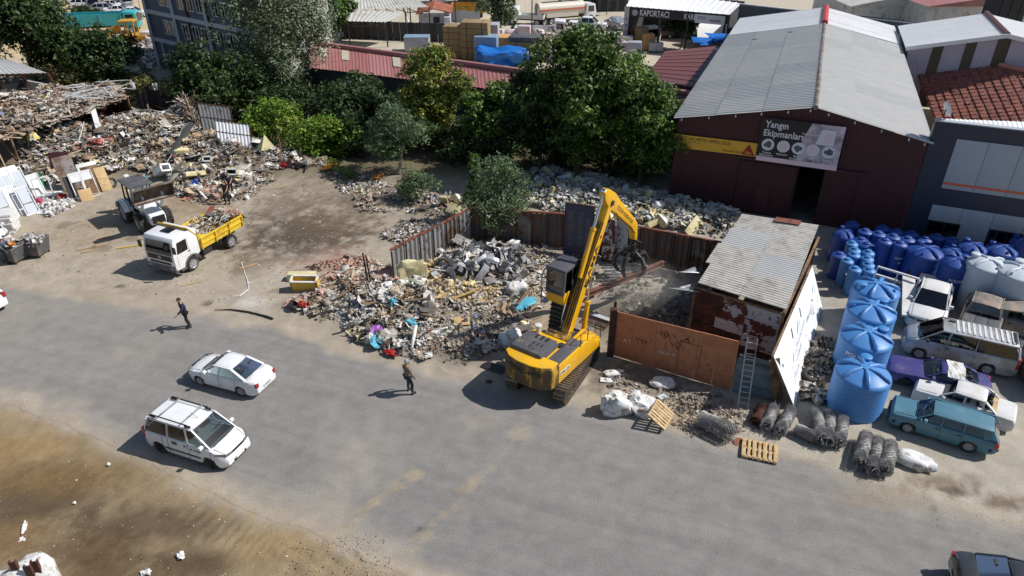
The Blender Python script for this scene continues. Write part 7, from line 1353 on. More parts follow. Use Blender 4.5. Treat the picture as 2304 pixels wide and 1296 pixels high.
solid('tan plywood square set inside the double window frame', 'board', 'board', 199, 452, (.85, .03, .9), .75, 'wood', .4, parts=1); solid('grey weathered sheet leaning behind the window frame', 'metal_sheet', 'sheet', 165, 425, (1.3, .03, 2.5), .75, 'old_galvanized', .35); solid('brown corrugated board leaning right of the window frame', 'board', 'board', 222, 432, (1.2, .04, 2.0), .75, 'old_wood', .4); solid('pale chipboard strip leaning at the end of the board row', 'board', 'board', 243, 428, (.75, .04, 1.8), .8, 'pine_wood', .45); solid('white gate panel with bars behind the chipboard', 'barred_gate', 'gate', 208, 405, (1.4, .05, 1.4), .75, 'dusty_white', .5)
solid('dark red ribbed sheet standing in the middle of the heap', 'metal_sheet', 'sheet', 140, 388, (1.5, .04, 1.6), .2, 'maroon_cladding', .3); solid('white wardrobe panel lying at the foot of the doors', 'board', 'panel', 112, 476, (1.5, .7, .05), .28, 'white_plastic', 0); solid('white folded mattress at the front of the pink heap', 'mattress', 'mattress', 118, 445, (1.2, .8, .35), .2, 'white_sack', 0)
solid('large white board leaning at the left edge behind the doors', 'board', 'board', 20, 420, (2.2, .04, 1.5), .9, 'white_plastic', .6)
t = thing('green_bottle', 'tall green gas bottle standing among the old doors', 'gas bottle', on(97, 430)); mb = MB(); mat('bottle_green', S(30, 120, 80), .5); mb.lathe([(.22, 0), (.23, .1), (.23, 1.1), (.15, 1.35), (.06, 1.45), (.06, 1.55), (.001, 1.56)], 16); mb.build('bottle', M['bottle_green'], t)
p = polypts([(75, 470), (100, 440), (160, 440), (165, 468), (110, 490)], 420); mat('pinkbag', S(190, 60, 100), .6); scatter('bag_litter', p, hz(p[:, 0], p[:, 1]), .3, 'white', dict(bag=3, crumple=5), 'pale bags and scraps piled in front of the old doors', 'rubbish', lift=(0, .3))
for k, (px, py, m, lb) in enumerate(((92, 462, 'pinkbag', 'pink plastic bag beside the white panel'), (140, 452, 'banner_red', 'red plastic bag on the pale litter by the doors'))): t = thing('plastic_bag', lb, 'bag', on(px, py, .15)); mb = MB(); sack(mb, (0, 0, 0), (.5, .4, .35), 120+k, .6); mb.build('bag', M[m], t)
# big white wrapped bale at the left
t = thing('wrapped_bale', 'bale of grey white sheets under a net beside the bins', 'bale', on(14, 520), .25)
for k in range(7): mb = MB(); mb.box((random.gauss(0, .03), 0, .1+.2*k), (1.5, 1.3, .17), random.gauss(0, .05)); mb.build('layer', M['dusty_white'], t, bev=.04)
# fridges, freezers, foam, appliances
mat('fridge_foam', S(226, 216, 168), .7, var=.08, dirt=S(196, 180, 132), dirtamt=.3); mat('fridge_inner', S(172, 190, 205), .4, var=.04); mat('freezer_yellow', S(226, 188, 84), .6, var=.06, dirt=S(200, 160, 80), dirtamt=.3)
def open_box(lb, px, py, d, rot, outer, inner, dz=.0, cat='freezer', nm='open_freezer'):
    t = thing(nm, lb, cat, on(px, py, dz)); t.rotation_euler = Euler(rot); x, y, z = d[0]/2, d[1]/2, d[2]; w_ = .09; mb = MB()
    for a, b in (((-x, -y), (x, -y)), ((x, -y), (x, y)), ((x, y), (-x, y)), ((-x, y), (-x, -y))): wallbox(mb, (*a, 0), (*b, 0), 0, z, w_)
    mb.build('shell', M[outer], t); mb = MB(); mb.box((0, 0, .06), (d[0]-.1, d[1]-.1, .1)); mb.build('floor', M[inner], t)
    mb = MB()
    for a, b in (((-x, -y), (x, -y)), ((x, -y), (x, y)), ((x, y), (-x, y)), ((-x, y), (-x, -y))): A_, B_ = Vector((*a, z)), Vector((*b, z)); nn = Vector((-(B_-A_).y, (B_-A_).x, 0)).normalized(); mb.bar(A_+nn*.05, B_+nn*.05, .11, .03)
    mb.build('rim', M['white_plastic'], t); return t
open_box('yellow foam chest freezer lying open on the roadside heap', 690, 648, (1.55, .62, .75), (.25, 0, -.02), 'freezer_yellow', 'fridge_inner')
solid('pale broken freezer lid lying behind the yellow freezer', 'freezer_lid', 'lid', 680, 628, (1.6, .55, .4), .02, 'fridge_foam', .1)
open_box('fridge shell with blue inner face standing on the left heap', 527, 394, (.85, .5, 1.5), (1.25, .1, .25), 'fridge_foam', 'fridge_inner', .35, 'fridge', 'fridge_shell')
open_box('small fridge shell lying open higher on the left heap', 470, 366, (.7, .45, 1.1), (1.2, .1, .3), 'fridge_foam', 'fridge_inner', .3, 'fridge', 'fridge_shell')
open_box('white fridge shell tipped over beside the backhoe', 358, 398, (.8, .6, 1.4), (1.0, .2, .9), 'white_plastic', 'fridge_inner', .3, 'fridge', 'fridge_shell')
fo = [(1175, 415), (1240, 440), (1455, 452), (1490, 507), (1470, 510), (1205, 425), (1410, 440), (1560, 520), (1000, 462), (1030, 458), (1020, 480), (420, 385), (440, 402), (410, 348), (1235, 398), (1270, 410), (1180, 440), (1100, 440), (1330, 415), (1360, 505), (1390, 505)]
for k, (px, py) in enumerate(fo):
    far_ = px > 1100
    where = ('by the warehouse' if px > 1300 else 'behind the bushy fence') if far_ else ('near the fence corner' if px > 900 else 'on the left heap')
    t = thing('foam_block', 'pale yellow foam fridge panel ' + where, 'foam block', on(px, py, .3), random.uniform(0, 3), 'pale foam panels ' + where); t.rotation_euler = Euler((random.gauss(0, .6), random.gauss(0, .5), random.uniform(0, 3)))
    mb = MB(); d_ = (random.uniform(.7, 1.5), random.uniform(.4, .8), random.uniform(.1, .4)); mb.box((0, 0, 0), d_); mb.build('block', M['fridge_foam'], t, bev=.03)
    if k % 3 == 0: mb = MB(); mb.box((0, 0, d_[2]/2+.012), (d_[0]*.96, d_[1]*.96, .02)); mb.build('skin', M['white_plastic'], t)
t = thing('foam_mound', 'cracked yellow foam slab propped at the end of the sunlit fence', 'foam block', on(930, 640, .2), .2); mb = MB(); sack(mb, (0, 0, 0), (1.4, .5, 1.3), 301, .5); mb.build('block', M['fridge_foam'], t)
def tyre(lb, px, py, r=.34, rot=(0, 0, 0), dz=.02):
    t = thing('tyre', lb, 'tyre', on(px, py, dz)); t.rotation_euler = Euler(rot); mb = MB(); mb.lathe([(r*.58, 0), (r*.9, .0), (r, .05), (r, .17), (r*.9, .22), (r*.58, .22), (r*.55, .11), (r*.58, 0)], 22, cap=False); mb.build('tread', M['black_rubber'], t)
tyre('black tyre lying at the left end of the roadside heap', 665, 690, .38, (.15, 0, 0)); tyre('tyre half buried upright in the roadside bags', 832, 738, .42, (1.1, .3, .4), .2); tyre('grey tyre standing against the left heap beside the boards', 252, 420, .42, (1.2, 0, .5), .3); tyre('tyre lying by the white board at the tarpaulin heap', 1822, 850, .4, (.4, 0, .2), .1); tyre('tyre leaning on the scrap heap near the fridge shell', 556, 400, .3, (.3, 0, 0), .2)
for k, (px, py, m, d, lb) in enumerate(((845, 772, 'turq', (1.0, .6, .3), 'turquoise plastic bag at the foot of the roadside heap'), (925, 735, 'turq', (.5, .4, .35), 'light blue sack on the roadside heap'), (885, 693, 'turq', (.3, .3, .5), 'bright cyan bag high on the roadside heap'), (846, 755, 'purp', (.6, .45, .4), 'purple plastic bag beside the half buried tyre'), (685, 694, 'banner_red', (.5, .35, .3), 'red plastic bag beside the lying tyre'), (325, 408, 'turq', (.4, .4, .3), 'blue bag on the litter by the loader bucket'), (440, 418, 'polyblue', (.6, .4, .35), 'bright blue bag on the litter left of the workers'), (1180, 690, 'turq', (1.2, .6, .1), 'pale blue torn sheet on the scrap yard floor'), (880, 800, 'banner_red', (.6, .3, .15), 'reddish rag at the lower edge of the roadside heap'), (1585, 962, 'pinkbag', (.4, .25, .15), 'pink wrapper beside the fat wire roll'), (640, 378, 'banner_red', (.5, .35, .3), 'red bag at the right end of the left heap'), (850, 402, 'orng', (.9, .6, .2), 'orange sheet scraps by the bushes'), (740, 380, 'orng', (1.2, .5, .15), 'orange plastic strip at the end of the left heap'))):
    if m not in M: mat(m, {'turq': S(90, 180, 205), 'purp': S(150, 70, 180), 'polyblue': S(40, 90, 190), 'orng': S(222, 140, 60)}[m], .5, var=.1)
    t = thing('plastic_bag', lb, 'bag', on(px, py, .12), random.uniform(0, 3)); mb = MB(); sack(mb, (0, 0, 0), d, 200+k, .65); mb.build('bag', M[m], t)
for k, (px, py, d, rz, m, lb) in enumerate(((1038, 725, (.9, .7, .05), .1, 'wood', 'brown plywood square lying flat on the yard litter'), (870, 625, (1.1, .8, .1), .7, 'brick_pink', 'pink concrete slab tilted on the roadside heap'), (1110, 828, (1.2, .5, .03), -.45, 'black_plastic', 'black rubber mat lying on the road behind the excavator'), (1365, 858, (.6, .3, .03), -.2, 'white_plastic', 'white card lying below the orange fence'), (1490, 895, (.4, .3, .03), .5, 'tank_white', 'pale blue card on the ground by the sacks'), (962, 800, (.5, .5, .03), .1, 'white_plastic', 'white square tile on the lower roadside litter'), (1100, 860, (.3, .2, .02), .1, 'rust', 'small rusty plate on the asphalt'))):
    if m not in M: mat(m, S(196, 150, 130), .8)
    t = thing('loose_board', lb, 'board', on(px, py, .05), rz); t.rotation_euler = (random.gauss(0, .05) if k != 1 else .5, 0, rz); mb = MB(); mb.box((0, 0, d[2]/2), d); mb.build('panel', M[m], t)
t = thing('steel_grating', 'rusty steel grating with white slat lying in the yard', 'grating', on(1345, 722, .08), -.6); mb = MB()
for k in range(12): mb.bar((-.7, -.5+.09*k, 0), (.7, -.5+.09*k, 0), .015)
for k in range(14): mb.bar((-.7+.107*k, -.5, .012), (-.7+.107*k, .5, .012), .015)
for q in (((-.7, -.5), (.7, -.5)), ((.7, -.5), (.7, .5)), ((.7, .5), (-.7, .5)), ((-.7, .5), (-.7, -.5))): mb.bar((*q[0], 0), (*q[1], 0), .05)
mb.build('grid', M['rust'], t); mb = MB(); mb.box((.1, .25, .06), (1.1, .3, .05)); mb.build('slat', M['white_plastic'], t)
for k in range(4):
    a, b = at(1352+6*k, 600+7*k, .5), at(1414, 597+8*k, .55); t = thing('ribbed_strip', 'pale ribbed metal strip in the stack under the grapple', 'metal strip', a, 0, 'ribbed metal strips under the grapple'); corr('strip', Vector(), b-a, b-a+Vector((0, -.32, .02)), Vector((0, -.32, 0)), 3, .02, 'galvanized', t); mb = MB(); mb.bar(Vector((0, -.16, .03)), b-a+Vector((0, -.16, .03)), .1, .05); mb.build('fold', M['galvanized'], t)
for k in range(26):
    px, py = random.gauss(1080, 42), random.gauss(605, 20); t = thing('car_bumper', 'grey plastic car bumper in the pile inside the scrap yard', 'bumper', on(px, py, .35), 0, 'grey car bumpers in the yard pile'); t.rotation_euler = Euler((random.gauss(0, .7), random.gauss(0, .7), random.uniform(0, 6)))
    L = random.uniform(.6, .95); mb = MB(); pts_ = [(-L, -.45, 0), (-L*.9, -.1, 0), (-L*.5, .05, 0), (0, .1, 0), (L*.5, .05, 0), (L*.9, -.1, 0), (L, -.45, 0)]; P = [(x, y, z) for x, y, _ in pts_ for z in (-.2, .0, .2)]; P = [(x, y+(.08 if z == 0 else 0), z) for x, y, z in P]; mb.add(P, [(3*i+j, 3*i+j+1, 3*i+j+4, 3*i+j+3) for i in range(6) for j in range(2)]); mb.build('shell', M[random.choice(['silver_paint', 'galvanized', 'grey_paint', 'galvanized'])], t)
for k in range(16):
    px, py = random.choice([(random.gauss(560, 90), random.gauss(365, 18)), (random.gauss(880, 60), random.gauss(690, 25)), (random.gauss(1150, 60), random.gauss(640, 25))]); q = on(px, py, .35); where = 'on the left heap' if px < 720 else 'on the roadside heap' if px < 1020 else 'in the scrap yard'
    t = thing('plank', 'loose grey brown plank lying '+where, 'plank', q, random.uniform(0, 3), 'loose planks '+where); mb = MB(); mb.box((0, 0, 0), (random.uniform(1.2, 2.4), .15, .04), (0, random.gauss(0, .12), 0)); mb.build('board', M['old_wood'], t)
for k, (px, py) in enumerate(((575, 480), (540, 588), (590, 600), (700, 470))): pass
for k in range(9):
    px, py = [(195, 560), (205, 566), (215, 556), (520, 545), (560, 600), (240, 535), (300, 555), (430, 640), (640, 420)][k]; t = thing('wood_strip', ['pale wood strip, upper of three by the loader shadow', 'pale wood strip, middle of three by the loader shadow', 'pale wood strip, lower of three by the loader shadow', 'dark strip beyond the tipper rear wheel', 'pale strip in front of the dark oil patch', 'pale stick on the yard near the loader wheel', 'yellow strip left of the tipper cab', 'white bent strip on the ground by the road', 'pale stick near the bushes at the yard back'][k], 'strip', on(px, py, .03), [.5, .45, .6, -.4, .6, .5, .35, .5, .9][k]); mb = MB(); mb.box((0, 0, .02), (1.1 if k != 6 else 1.9, .07, .04)); mb.build('strip', M['tipper_yellow' if k == 6 else 'wood' if k != 3 else 'rust'], t)
t = thing('bent_hose', 'dark bent pipe lying along the edge of the road', 'pipe', at(480, 697)); P = [at(*q, .05)-t.location for q in ((482, 697), (520, 696), (560, 702), (600, 712), (614, 717))]; mb = MB(); mb.tube(P, [.02, .04, .06, .07, .06], 7); mb.build('pipe', M['black_rubber'], t)
t = thing('white_cable', 'white cable curling over the yard dirt', 'cable', at(545, 600)); P = [at(*q, .03)-t.location for q in ((543, 590), (556, 630), (560, 650), (540, 665), (520, 668))]; mb = MB(); mb.tube(P, .025, 6); mb.build('cable', M['white_plastic'], t)
t = thing('rusty_post', 'pair of rusty angle posts planted in the brick rubble', 'post', on(828, 635)); mb = MB(); mb.bar((0, 0, 0), (-.1, 0, 1.9), .08); mb.bar((.15, 0, 0), (.05, .02, 1.75), .07); mb.build('post', M['rust'], t)
t = thing('wooden_post', 'grey wooden post standing at the right end of the left heap', 'post', on(634, 350)); mb = MB(); mb.tube([(0, 0, 0), (.02, 0, 1.0), (-.03, 0, 2.0)], [.06, .055, .045], 7); mb.build('post', M['old_wood'], t)
t = thing('yellow_tarp_tent', 'torn cream tarpaulin rising to a point before the bushes', 'tarpaulin', on(600, 338)); mb = MB(); mb.add([(-.9, -.2, 0), (0, .1, 1.3), (.9, -.1, .1), (.2, .9, .1), (-.2, -.7, .2)], [(0, 4, 1), (4, 2, 1), (2, 3, 1), (3, 0, 1)]); mb.build('sheet', M['fridge_foam'], t)
# skip bins with scrap
for k, (px, py, rz, lb) in enumerate(((36, 585, -.28, 'grey skip bin full of scrap nearest the left edge'), (84, 572, -.1, 'grey skip bin full of scrap beside the other, nearer the yard'))):
    t = thing('skip_bin', lb, 'skip bin', at(px, py), rz); mb = MB(); b_, tp_ = (.55, .5), (.72, .62)
    P = [(sx*b_[0], sy*b_[1], .15) for sx, sy in ((-1, -1), (1, -1), (1, 1), (-1, 1))]+[(sx*tp_[0], sy*tp_[1], 1.1) for sx, sy in ((-1, -1), (1, -1), (1, 1), (-1, 1))]
    mb.add(P, [(0, 3, 2, 1), (0, 1, 5, 4), (1, 2, 6, 5), (2, 3, 7, 6), (3, 0, 4, 7)]); P2 = [(x*.95, y*.95, z+.02) for x, y, z in P]; mb.add(P2, [(0, 1, 2, 3), (4, 5, 1, 0), (5, 6, 2, 1), (6, 7, 3, 2), (7, 4, 0, 3)]); mb.build('tub', M['hood_grey'], t)
    mb = MB()
    for i in range(4): mb.bar(P[4+i], P[4+(i+1) % 4], .06)
    mb.build('rim', M['old_galvanized'], t)
    for sx, sy in ((-1, -1), (1, -1), (1, 1), (-1, 1)): mb = MB(); mb.bar((sx*.5, sy*.42, 0), (sx*.5, sy*.42, .2), .08); mb.build('foot', M['dark_steel'], t)
    p = np.stack([rng.uniform(-.6, .6, 130), rng.uniform(-.5, .5, 130)], 1); o = scatter('scrap_load', p, .85+.25*np.exp(-(p[:, 0]**2+p[:, 1]**2)*3), .42, 'metal' if k else 'mixed', MIX, ['scrap pieces heaped in the left skip bin', 'metal scrap heaped in the right skip bin'][k], 'load', lift=(0, .3), tilt=1.5); o.location = t.location; o.rotation_euler = t.rotation_euler
t = thing('orange_tub', 'orange plastic tub on the left skip bin', 'tub', at(28, 552, 1.35)); mb = MB(); mb.lathe([(.12, 0), (.2, .16), (.18, .16), (.11, .03), (.001, .03)], 14); mb.build('tub', M['orng'], t)
lt = car('white_light_truck', 'white light truck cut off by the left edge behind the scrap bins', 'truck', VAN, 'dusty_white'); lt.location = at(-38, 545); lt.rotation_euler = (0, 0, -.5)
# white bulk bag with steel beams at the lower left corner
t = thing('bulk_bag', 'white bulk bag holding rusty beams at the lower left corner', 'bag', at(88, 1330), .3); mb = MB(); sack(mb, (0, 0, 0), (1.5, 1.1, 1.5), 401, .25); mb.build('bag', M['white_sack'], t, ang=50)
for k, (dx, dy, h_) in enumerate(((-.1, -.3, 1.75), (.35, -.35, 1.6), (.5, -.2, 1.65))):
    t = thing('steel_section', ['rusty channel section standing left in the white bag', 'rusty channel section standing in the middle of the white bag', 'rusty section standing right in the white bag'][k], 'steel section', at(88, 1330)+Vector((dx, dy, .1)), .2); mb = MB(); mb.box((0, 0, h_/2), (.2, .03, h_)); mb.box((-.09, .05, h_/2), (.03, .12, h_)); mb.box((.09, .05, h_/2), (.03, .12, h_)); mb.build('section', M['rust'], t)
t = thing('bulk_bag', 'second white bulk bag cut off by the lower left corner', 'bag', at(10, 1330), .1); mb = MB(); sack(mb, (0, 0, 0), (1.6, 1.0, .9), 402, .25); mb.build('bag', M['white_sack'], t, ang=50)
for k, (px, py, d) in enumerate(((55, 1190, (.5, .12, .06)), (408, 1252, (.25, .2, .12)), (330, 1290, (.3, .2, .1)), (50, 1215, (.2, .15, .05)), (168, 1132, (.12, .1, .06)), (245, 1045, (.14, .12, .06)))):
    t = thing('paper_scrap', ['long torn white strip on the dark verge', 'crumpled white paper on the dark soil', 'white rag at the bottom edge of the verge', 'small pale scrap beside the torn strip', 'small white crumb in the dark soil', 'pale stone on the sandy verge'][k], 'scrap', at(px, py, .03), random.uniform(0, 3)); mb = MB(); sack(mb, (0, 0, 0), d, 500+k, .7); mb.build('paper', M['white_sack'], t)
# ---------------------------------------------------------------- trees and bushes
mat('bark', S(96, 82, 66), .9, var=.2, bump=.3); mat('pale_bark', S(178, 172, 160), .85, var=.2, dirt=S(90, 84, 74), dirtamt=.3, dscale=4)
LP = dict(dark=[(58, 78, 40), (46, 64, 34), (70, 90, 46), (40, 56, 32)], green=[(74, 104, 44), (58, 84, 38), (94, 122, 52), (50, 72, 36), (110, 132, 56)], yellow=[(118, 130, 52), (92, 114, 48), (146, 146, 60), (74, 98, 44), (66, 88, 40), (160, 150, 64)], silver=[(110, 122, 92), (92, 106, 76), (126, 136, 108), (76, 92, 62), (100, 112, 82)], feather=[(104, 124, 88), (84, 106, 70), (124, 142, 104), (70, 92, 58)], bright=[(104, 138, 40), (86, 120, 38), (128, 152, 52), (70, 100, 36), (142, 150, 60)], olive=[(96, 104, 58), (80, 90, 50), (116, 118, 68), (120, 104, 70), (66, 78, 44)], straw=[(150, 130, 80), (120, 110, 66), (100, 104, 56), (170, 146, 96)])
def leafcloud(cs, rs, n, size, pal, slim=.5, up=.6):
    """n leaf faces spread through blobs cs with radii rs (k,3)"""
    k = len(cs); wgt = (rs[:, 0]*rs[:, 1]*rs[:, 2])**.75; wgt /= wgt.sum(); ki = rng.choice(k, n, p=wgt); d = rng.normal(size=(n, 3)); d /= np.linalg.norm(d, axis=1)[:, None]; d[:, 2] = np.where(d[:, 2] < -.3, -d[:, 2]*.7, d[:, 2])
    # sub-clumps on every blob
    sub = rng.normal(size=(k, 16, 3)); sub /= np.linalg.norm(sub, axis=2)[:, :, None]; si = sub[ki, rng.integers(0, 16, n)]; dd = np.where((rng.random(n) < .78)[:, None], si + d*.36, d); rad = np.where(rng.random(n) < .8, rng.uniform(.72, 1.12, n), rng.random(n)**.5)
    P = cs[ki]+dd*rs[ki]*rad[:, None]
    nr = d*.6 + rng.normal(size=(n, 3))*.7; nr[:, 2] += up; nr /= np.linalg.norm(nr, axis=1)[:, None]; t = np.cross(nr, rng.normal(size=(n, 3))); t /= np.linalg.norm(t, axis=1)[:, None]; b = np.cross(nr, t)
    s = (size*rng.uniform(.55, 1.3, n))[:, None]; V = np.stack([P-t*s, P+b*s*slim+nr*s*.12, P+t*s, P-b*s*slim+nr*s*.12], 1).reshape(-1, 3)
    pc = np.array([S(*c, 1.12) for c in pal]); pc = pc*1.0+.25*pc.mean(1, keepdims=True)*np.array([[.2, .19, .15]]); bt = rng.integers(0, len(pc), k); ct = rng.integers(0, len(pc), (k, 16)); c = np.where((rng.random(n) < .35)[:, None], pc[bt[ki]], pc[rng.integers(0, len(pc), n)])*rng.uniform(.62, 1.3, (n, 1))*rng.uniform(.75, 1.25, (k, 1))[ki]
    return V, np.arange(4*n).reshape(n, 4), np.repeat(c, 4, 0)
def tree(label, base, ytop, wpx, pal, n, size=.2, nm='tree', cat='tree', bottom=.22, nb=16, slim=.5, bark='bark', group=None, depth=1.0, flat=1.0, dx=0.0, trunk=True, h=None):
    p = on(*base) if not isinstance(base, Vector) else base; z = h
    if z is None:
        lo, hi = .3, 20.5
        for _ in range(40):
            m_ = (lo+hi)/2; zc = p.y*cP+(CAMH-m_)*sP; yy = 648+FPX*((CAMH-m_)*cP-p.y*sP)/zc
            if yy > ytop: lo = m_
            else: hi = m_
        z = lo
    dist = math.hypot(p.y, CAMH); R = wpx/2*dist/FPX; t = thing(nm, label, cat, (p.x, p.y, 0 if p.z < .05 else p.z-.05), random.uniform(0, 6) if False else 0, group)
    zb_ = z*bottom; hc = (z-zb_)/2; cs = []; rs = []
    for i in range(nb):
        a = rng.uniform(0, 2*PI); v = rng.uniform(-1, 1); w_ = math.sqrt(max(0, 1-v*v))*rng.uniform(.4, .92); prof = 1.0 if v < .2 else 1-.35*(v-.2)
        cs.append((dx+R*w_*math.cos(a)*prof, R*depth*w_*math.sin(a)*prof, zb_+hc+hc*v*.78)); q = R*rng.uniform(.18, .42); rs.append((q, q*depth, min(q*flat, hc*.6)))
    cs.append((dx*.5, 0, zb_+hc)); rs.append((R*.5, R*.5*depth, hc*.7)); cs.append((dx, 0, z-hc*.35)); rs.append((R*.36, R*.36, hc*.36)); cs, rs = np.array(cs), np.array(rs)
    V, F, cc = leafcloud(cs, rs, n, size, LP[pal], slim); V[:, 2] = np.maximum(V[:, 2], .02)
    link_mesh('crown', V, F, M['leaves'], t, None, False, 30, cc)
    if trunk:
        r0 = max(.05, min(.38, z*.022)); mb = MB(); tp = Vector((dx*.6, 0, zb_+hc*1.2)); mid = tp*.5+Vector((rng.normal()*.1*R, rng.normal()*.1*R, 0)); mb.tube([(0, 0, -.1), mid, tp, Vector((dx, 0, z*.92))], [r0*1.2, r0*.85, r0*.5, r0*.12], 8)
        for i in range(min(nb, 10)): c = Vector(cs[i]); f = max(.25, min(.8, (c.z/z)*.6)); s0 = mid.lerp(tp, f); mb.tube([s0, s0.lerp(c, .55)+Vector((0, 0, .15*R*rng.random())), c], [r0*.42, r0*.26, r0*.08], 5)
        mb.build('trunk', M[bark], t)
    return t
TG = 'trees of the green belt behind the yard'
tree('big dark tree at the upper left corner', (80, 190), -45, 250, 'dark', 15000, .26, nb=24)
tree('leafy tree reaching in at the far upper left edge', (-30, 185), -30, 160, 'green', 6000, .26)
tree('shrubby tree in the gap beside the big corner tree', (165, 178), 40, 150, 'dark', 6000, .22, bottom=.05, nb=20)
tree('round dark green tree between the corner tree and blue building', (246, 196), 74, 150, 'dark', 8000, .22, nb=20)
tree('tall silvery poplar in front of the dark blue building', (640, 235), -120, 245, 'silver', 26000, .16, bottom=.05, nb=44, bark='pale_bark', flat=1.5)
tree('dark bushy tree left of the silvery poplar', (480, 265), 128, 190, 'dark', 9000, .2, bottom=.08, nb=20)
tree('shadowed tree below the silvery poplar', (590, 262), 165, 200, 'dark', 8000, .2, bottom=.08, nb=20)
tree('dark tree in front of the left part of the red roof', (815, 300), 188, 200, 'dark', 12000, .19, bottom=.1, nb=24)
tree('tall yellow-green tree rising before the red roof', (985, 335), 103, 150, 'yellow', 15000, .18, bottom=.15, nb=28, slim=.42)
tree('dark green tree right of the yellow-green tree', (1120, 345), 190, 150, 'green', 11000, .19, bottom=.12, nb=24)
tree('largest dark tree in the middle, taller than the red roof', (1300, 400), 58, 250, 'green', 22000, .2, bottom=.12, nb=40, slim=.42)
tree('spreading tree beside the left side of the largest tree', (1215, 385), 168, 180, 'dark', 10000, .2, bottom=.12, nb=24)
tree('bright green tree next to the maroon warehouse corner', (1440, 425), 178, 175, 'green', 15000, .18, bottom=.15, nb=28, slim=.4)
tree('tree top between the largest tree and the maroon roof', (1410, 385), 130, 150, 'green', 8000, .19, bottom=.2, nb=18)
tree('feathery pale green tree at the back of the dirt yard', (897, 392), 238, 150, 'feather', 8000, .17, bottom=.25, nb=22, slim=.22, bark='pale_bark', flat=.6)
tree('leafy bush growing inside the corner of the ribbed fences', (1128, 528), 352, 165, 'feather', 9500, .115, 'bush', 'bush', bottom=.05, nb=26, slim=.4)
tree('upright leafy sapling left of the fence corner bush', (1070, 500), 345, 60, 'green', 2200, .11, 'bush', 'bush', bottom=.1, nb=10, slim=.4)
tree('dusty pale bush in front of the feathery tree', (940, 450), 385, 100, 'feather', 3200, .11, 'bush', 'bush', bottom=.05, nb=14, slim=.35)
tree('bright lime green shrub at the right of the gate leaves', (625, 325), 243, 150, 'bright', 8000, .13, 'bush', 'bush', bottom=.02, nb=24, depth=.8, trunk=False)
tree('lime and olive shrub behind the end of the left heap', (735, 350), 275, 170, 'bright', 9000, .13, 'bush', 'bush', bottom=.02, nb=26, depth=.7, trunk=False)
tree('dark shrub in the shade below the lime shrubs', (800, 345), 255, 120, 'dark', 5000, .15, 'bush', 'bush', bottom=.02, nb=16, trunk=False)
tree('rusty dry shrub behind the board hoarding', (375, 245), 190, 120, 'straw', 3500, .14, 'bush', 'bush', bottom=.02, nb=14, trunk=False)
tree('yellowish shrub below the blue building', (330, 225), 178, 80, 'olive', 3000, .15, 'bush', 'bush', bottom=.02, nb=12, trunk=False)
tree('grassy bush under the big corner tree', (165, 205), 150, 110, 'olive', 3000, .16, 'bush', 'bush', bottom=.02, nb=12, trunk=False)
tree('weeds at the foot of the lime shrubs', (752, 385), 360, 60, 'bright', 900, .12, 'bush', 'weeds', bottom=.0, nb=8, trunk=False, slim=.15)
tree('bright weeds beside the feathery tree trunk', (785, 402), 378, 40, 'bright', 500, .12, 'bush', 'weeds', bottom=.0, nb=8, trunk=False, slim=.15)
p = polypts([(-60, 168), (0, 150), (180, 130), (330, 165), (330, 215), (160, 215), (110, 185), (-60, 190)], 170); cs = np.stack([p[:, 0], p[:, 1], rng.uniform(.1, .5, 170)], 1); V, F, cc = leafcloud(cs, np.repeat(rng.uniform(.5, 1.1, (170, 1)), 3, 1), 9000, .17, LP['olive']); V[:, 2] = np.maximum(V[:, 2], .01)
tag(link_mesh('undergrowth', V, F, M['leaves'], None, None, False, 30, cc), 'weedy undergrowth below the trees at the upper left', 'undergrowth', None, 'stuff')
# undergrowth mass below the belt
U_l = [(560, 262), (700, 285), (830, 300), (900, 345), (1000, 370), (1100, 392), (1230, 378), (1330, 400), (1450, 415), (1500, 400), (1490, 330), (1300, 290), (1100, 290), (900, 250), (700, 225), (560, 215)]
p = polypts(U_l, 520); cs = np.stack([p[:, 0], p[:, 1], rng.uniform(.3, 1.5, 520)], 1); rs = np.repeat(rng.uniform(.5, 1.2, (520, 1)), 3, 1); V, F, cc = leafcloud(cs, rs, 42000, .17, LP['dark']); V[:, 2] = np.maximum(V[:, 2], .01)
tag(link_mesh('undergrowth', V, F, M['leaves'], None, None, False, 30, cc), 'dark tangled undergrowth below the belt of trees', 'undergrowth', None, 'stuff')
p = polypts([(300, 230), (330, 200), (420, 195), (560, 235), (560, 275), (430, 258), (330, 255)], 160); cs = np.stack([p[:, 0], p[:, 1], rng.uniform(.1, .8, 160)], 1); V, F, cc = leafcloud(cs, np.repeat(rng.uniform(.4, .9, (160, 1)), 3, 1), 9000, .15, LP['olive']); V[:, 2] = np.maximum(V[:, 2], .01)
tag(link_mesh('undergrowth', V, F, M['leaves'], None, None, False, 30, cc), 'dry olive undergrowth between the blue building and hoarding', 'undergrowth', None, 'stuff')
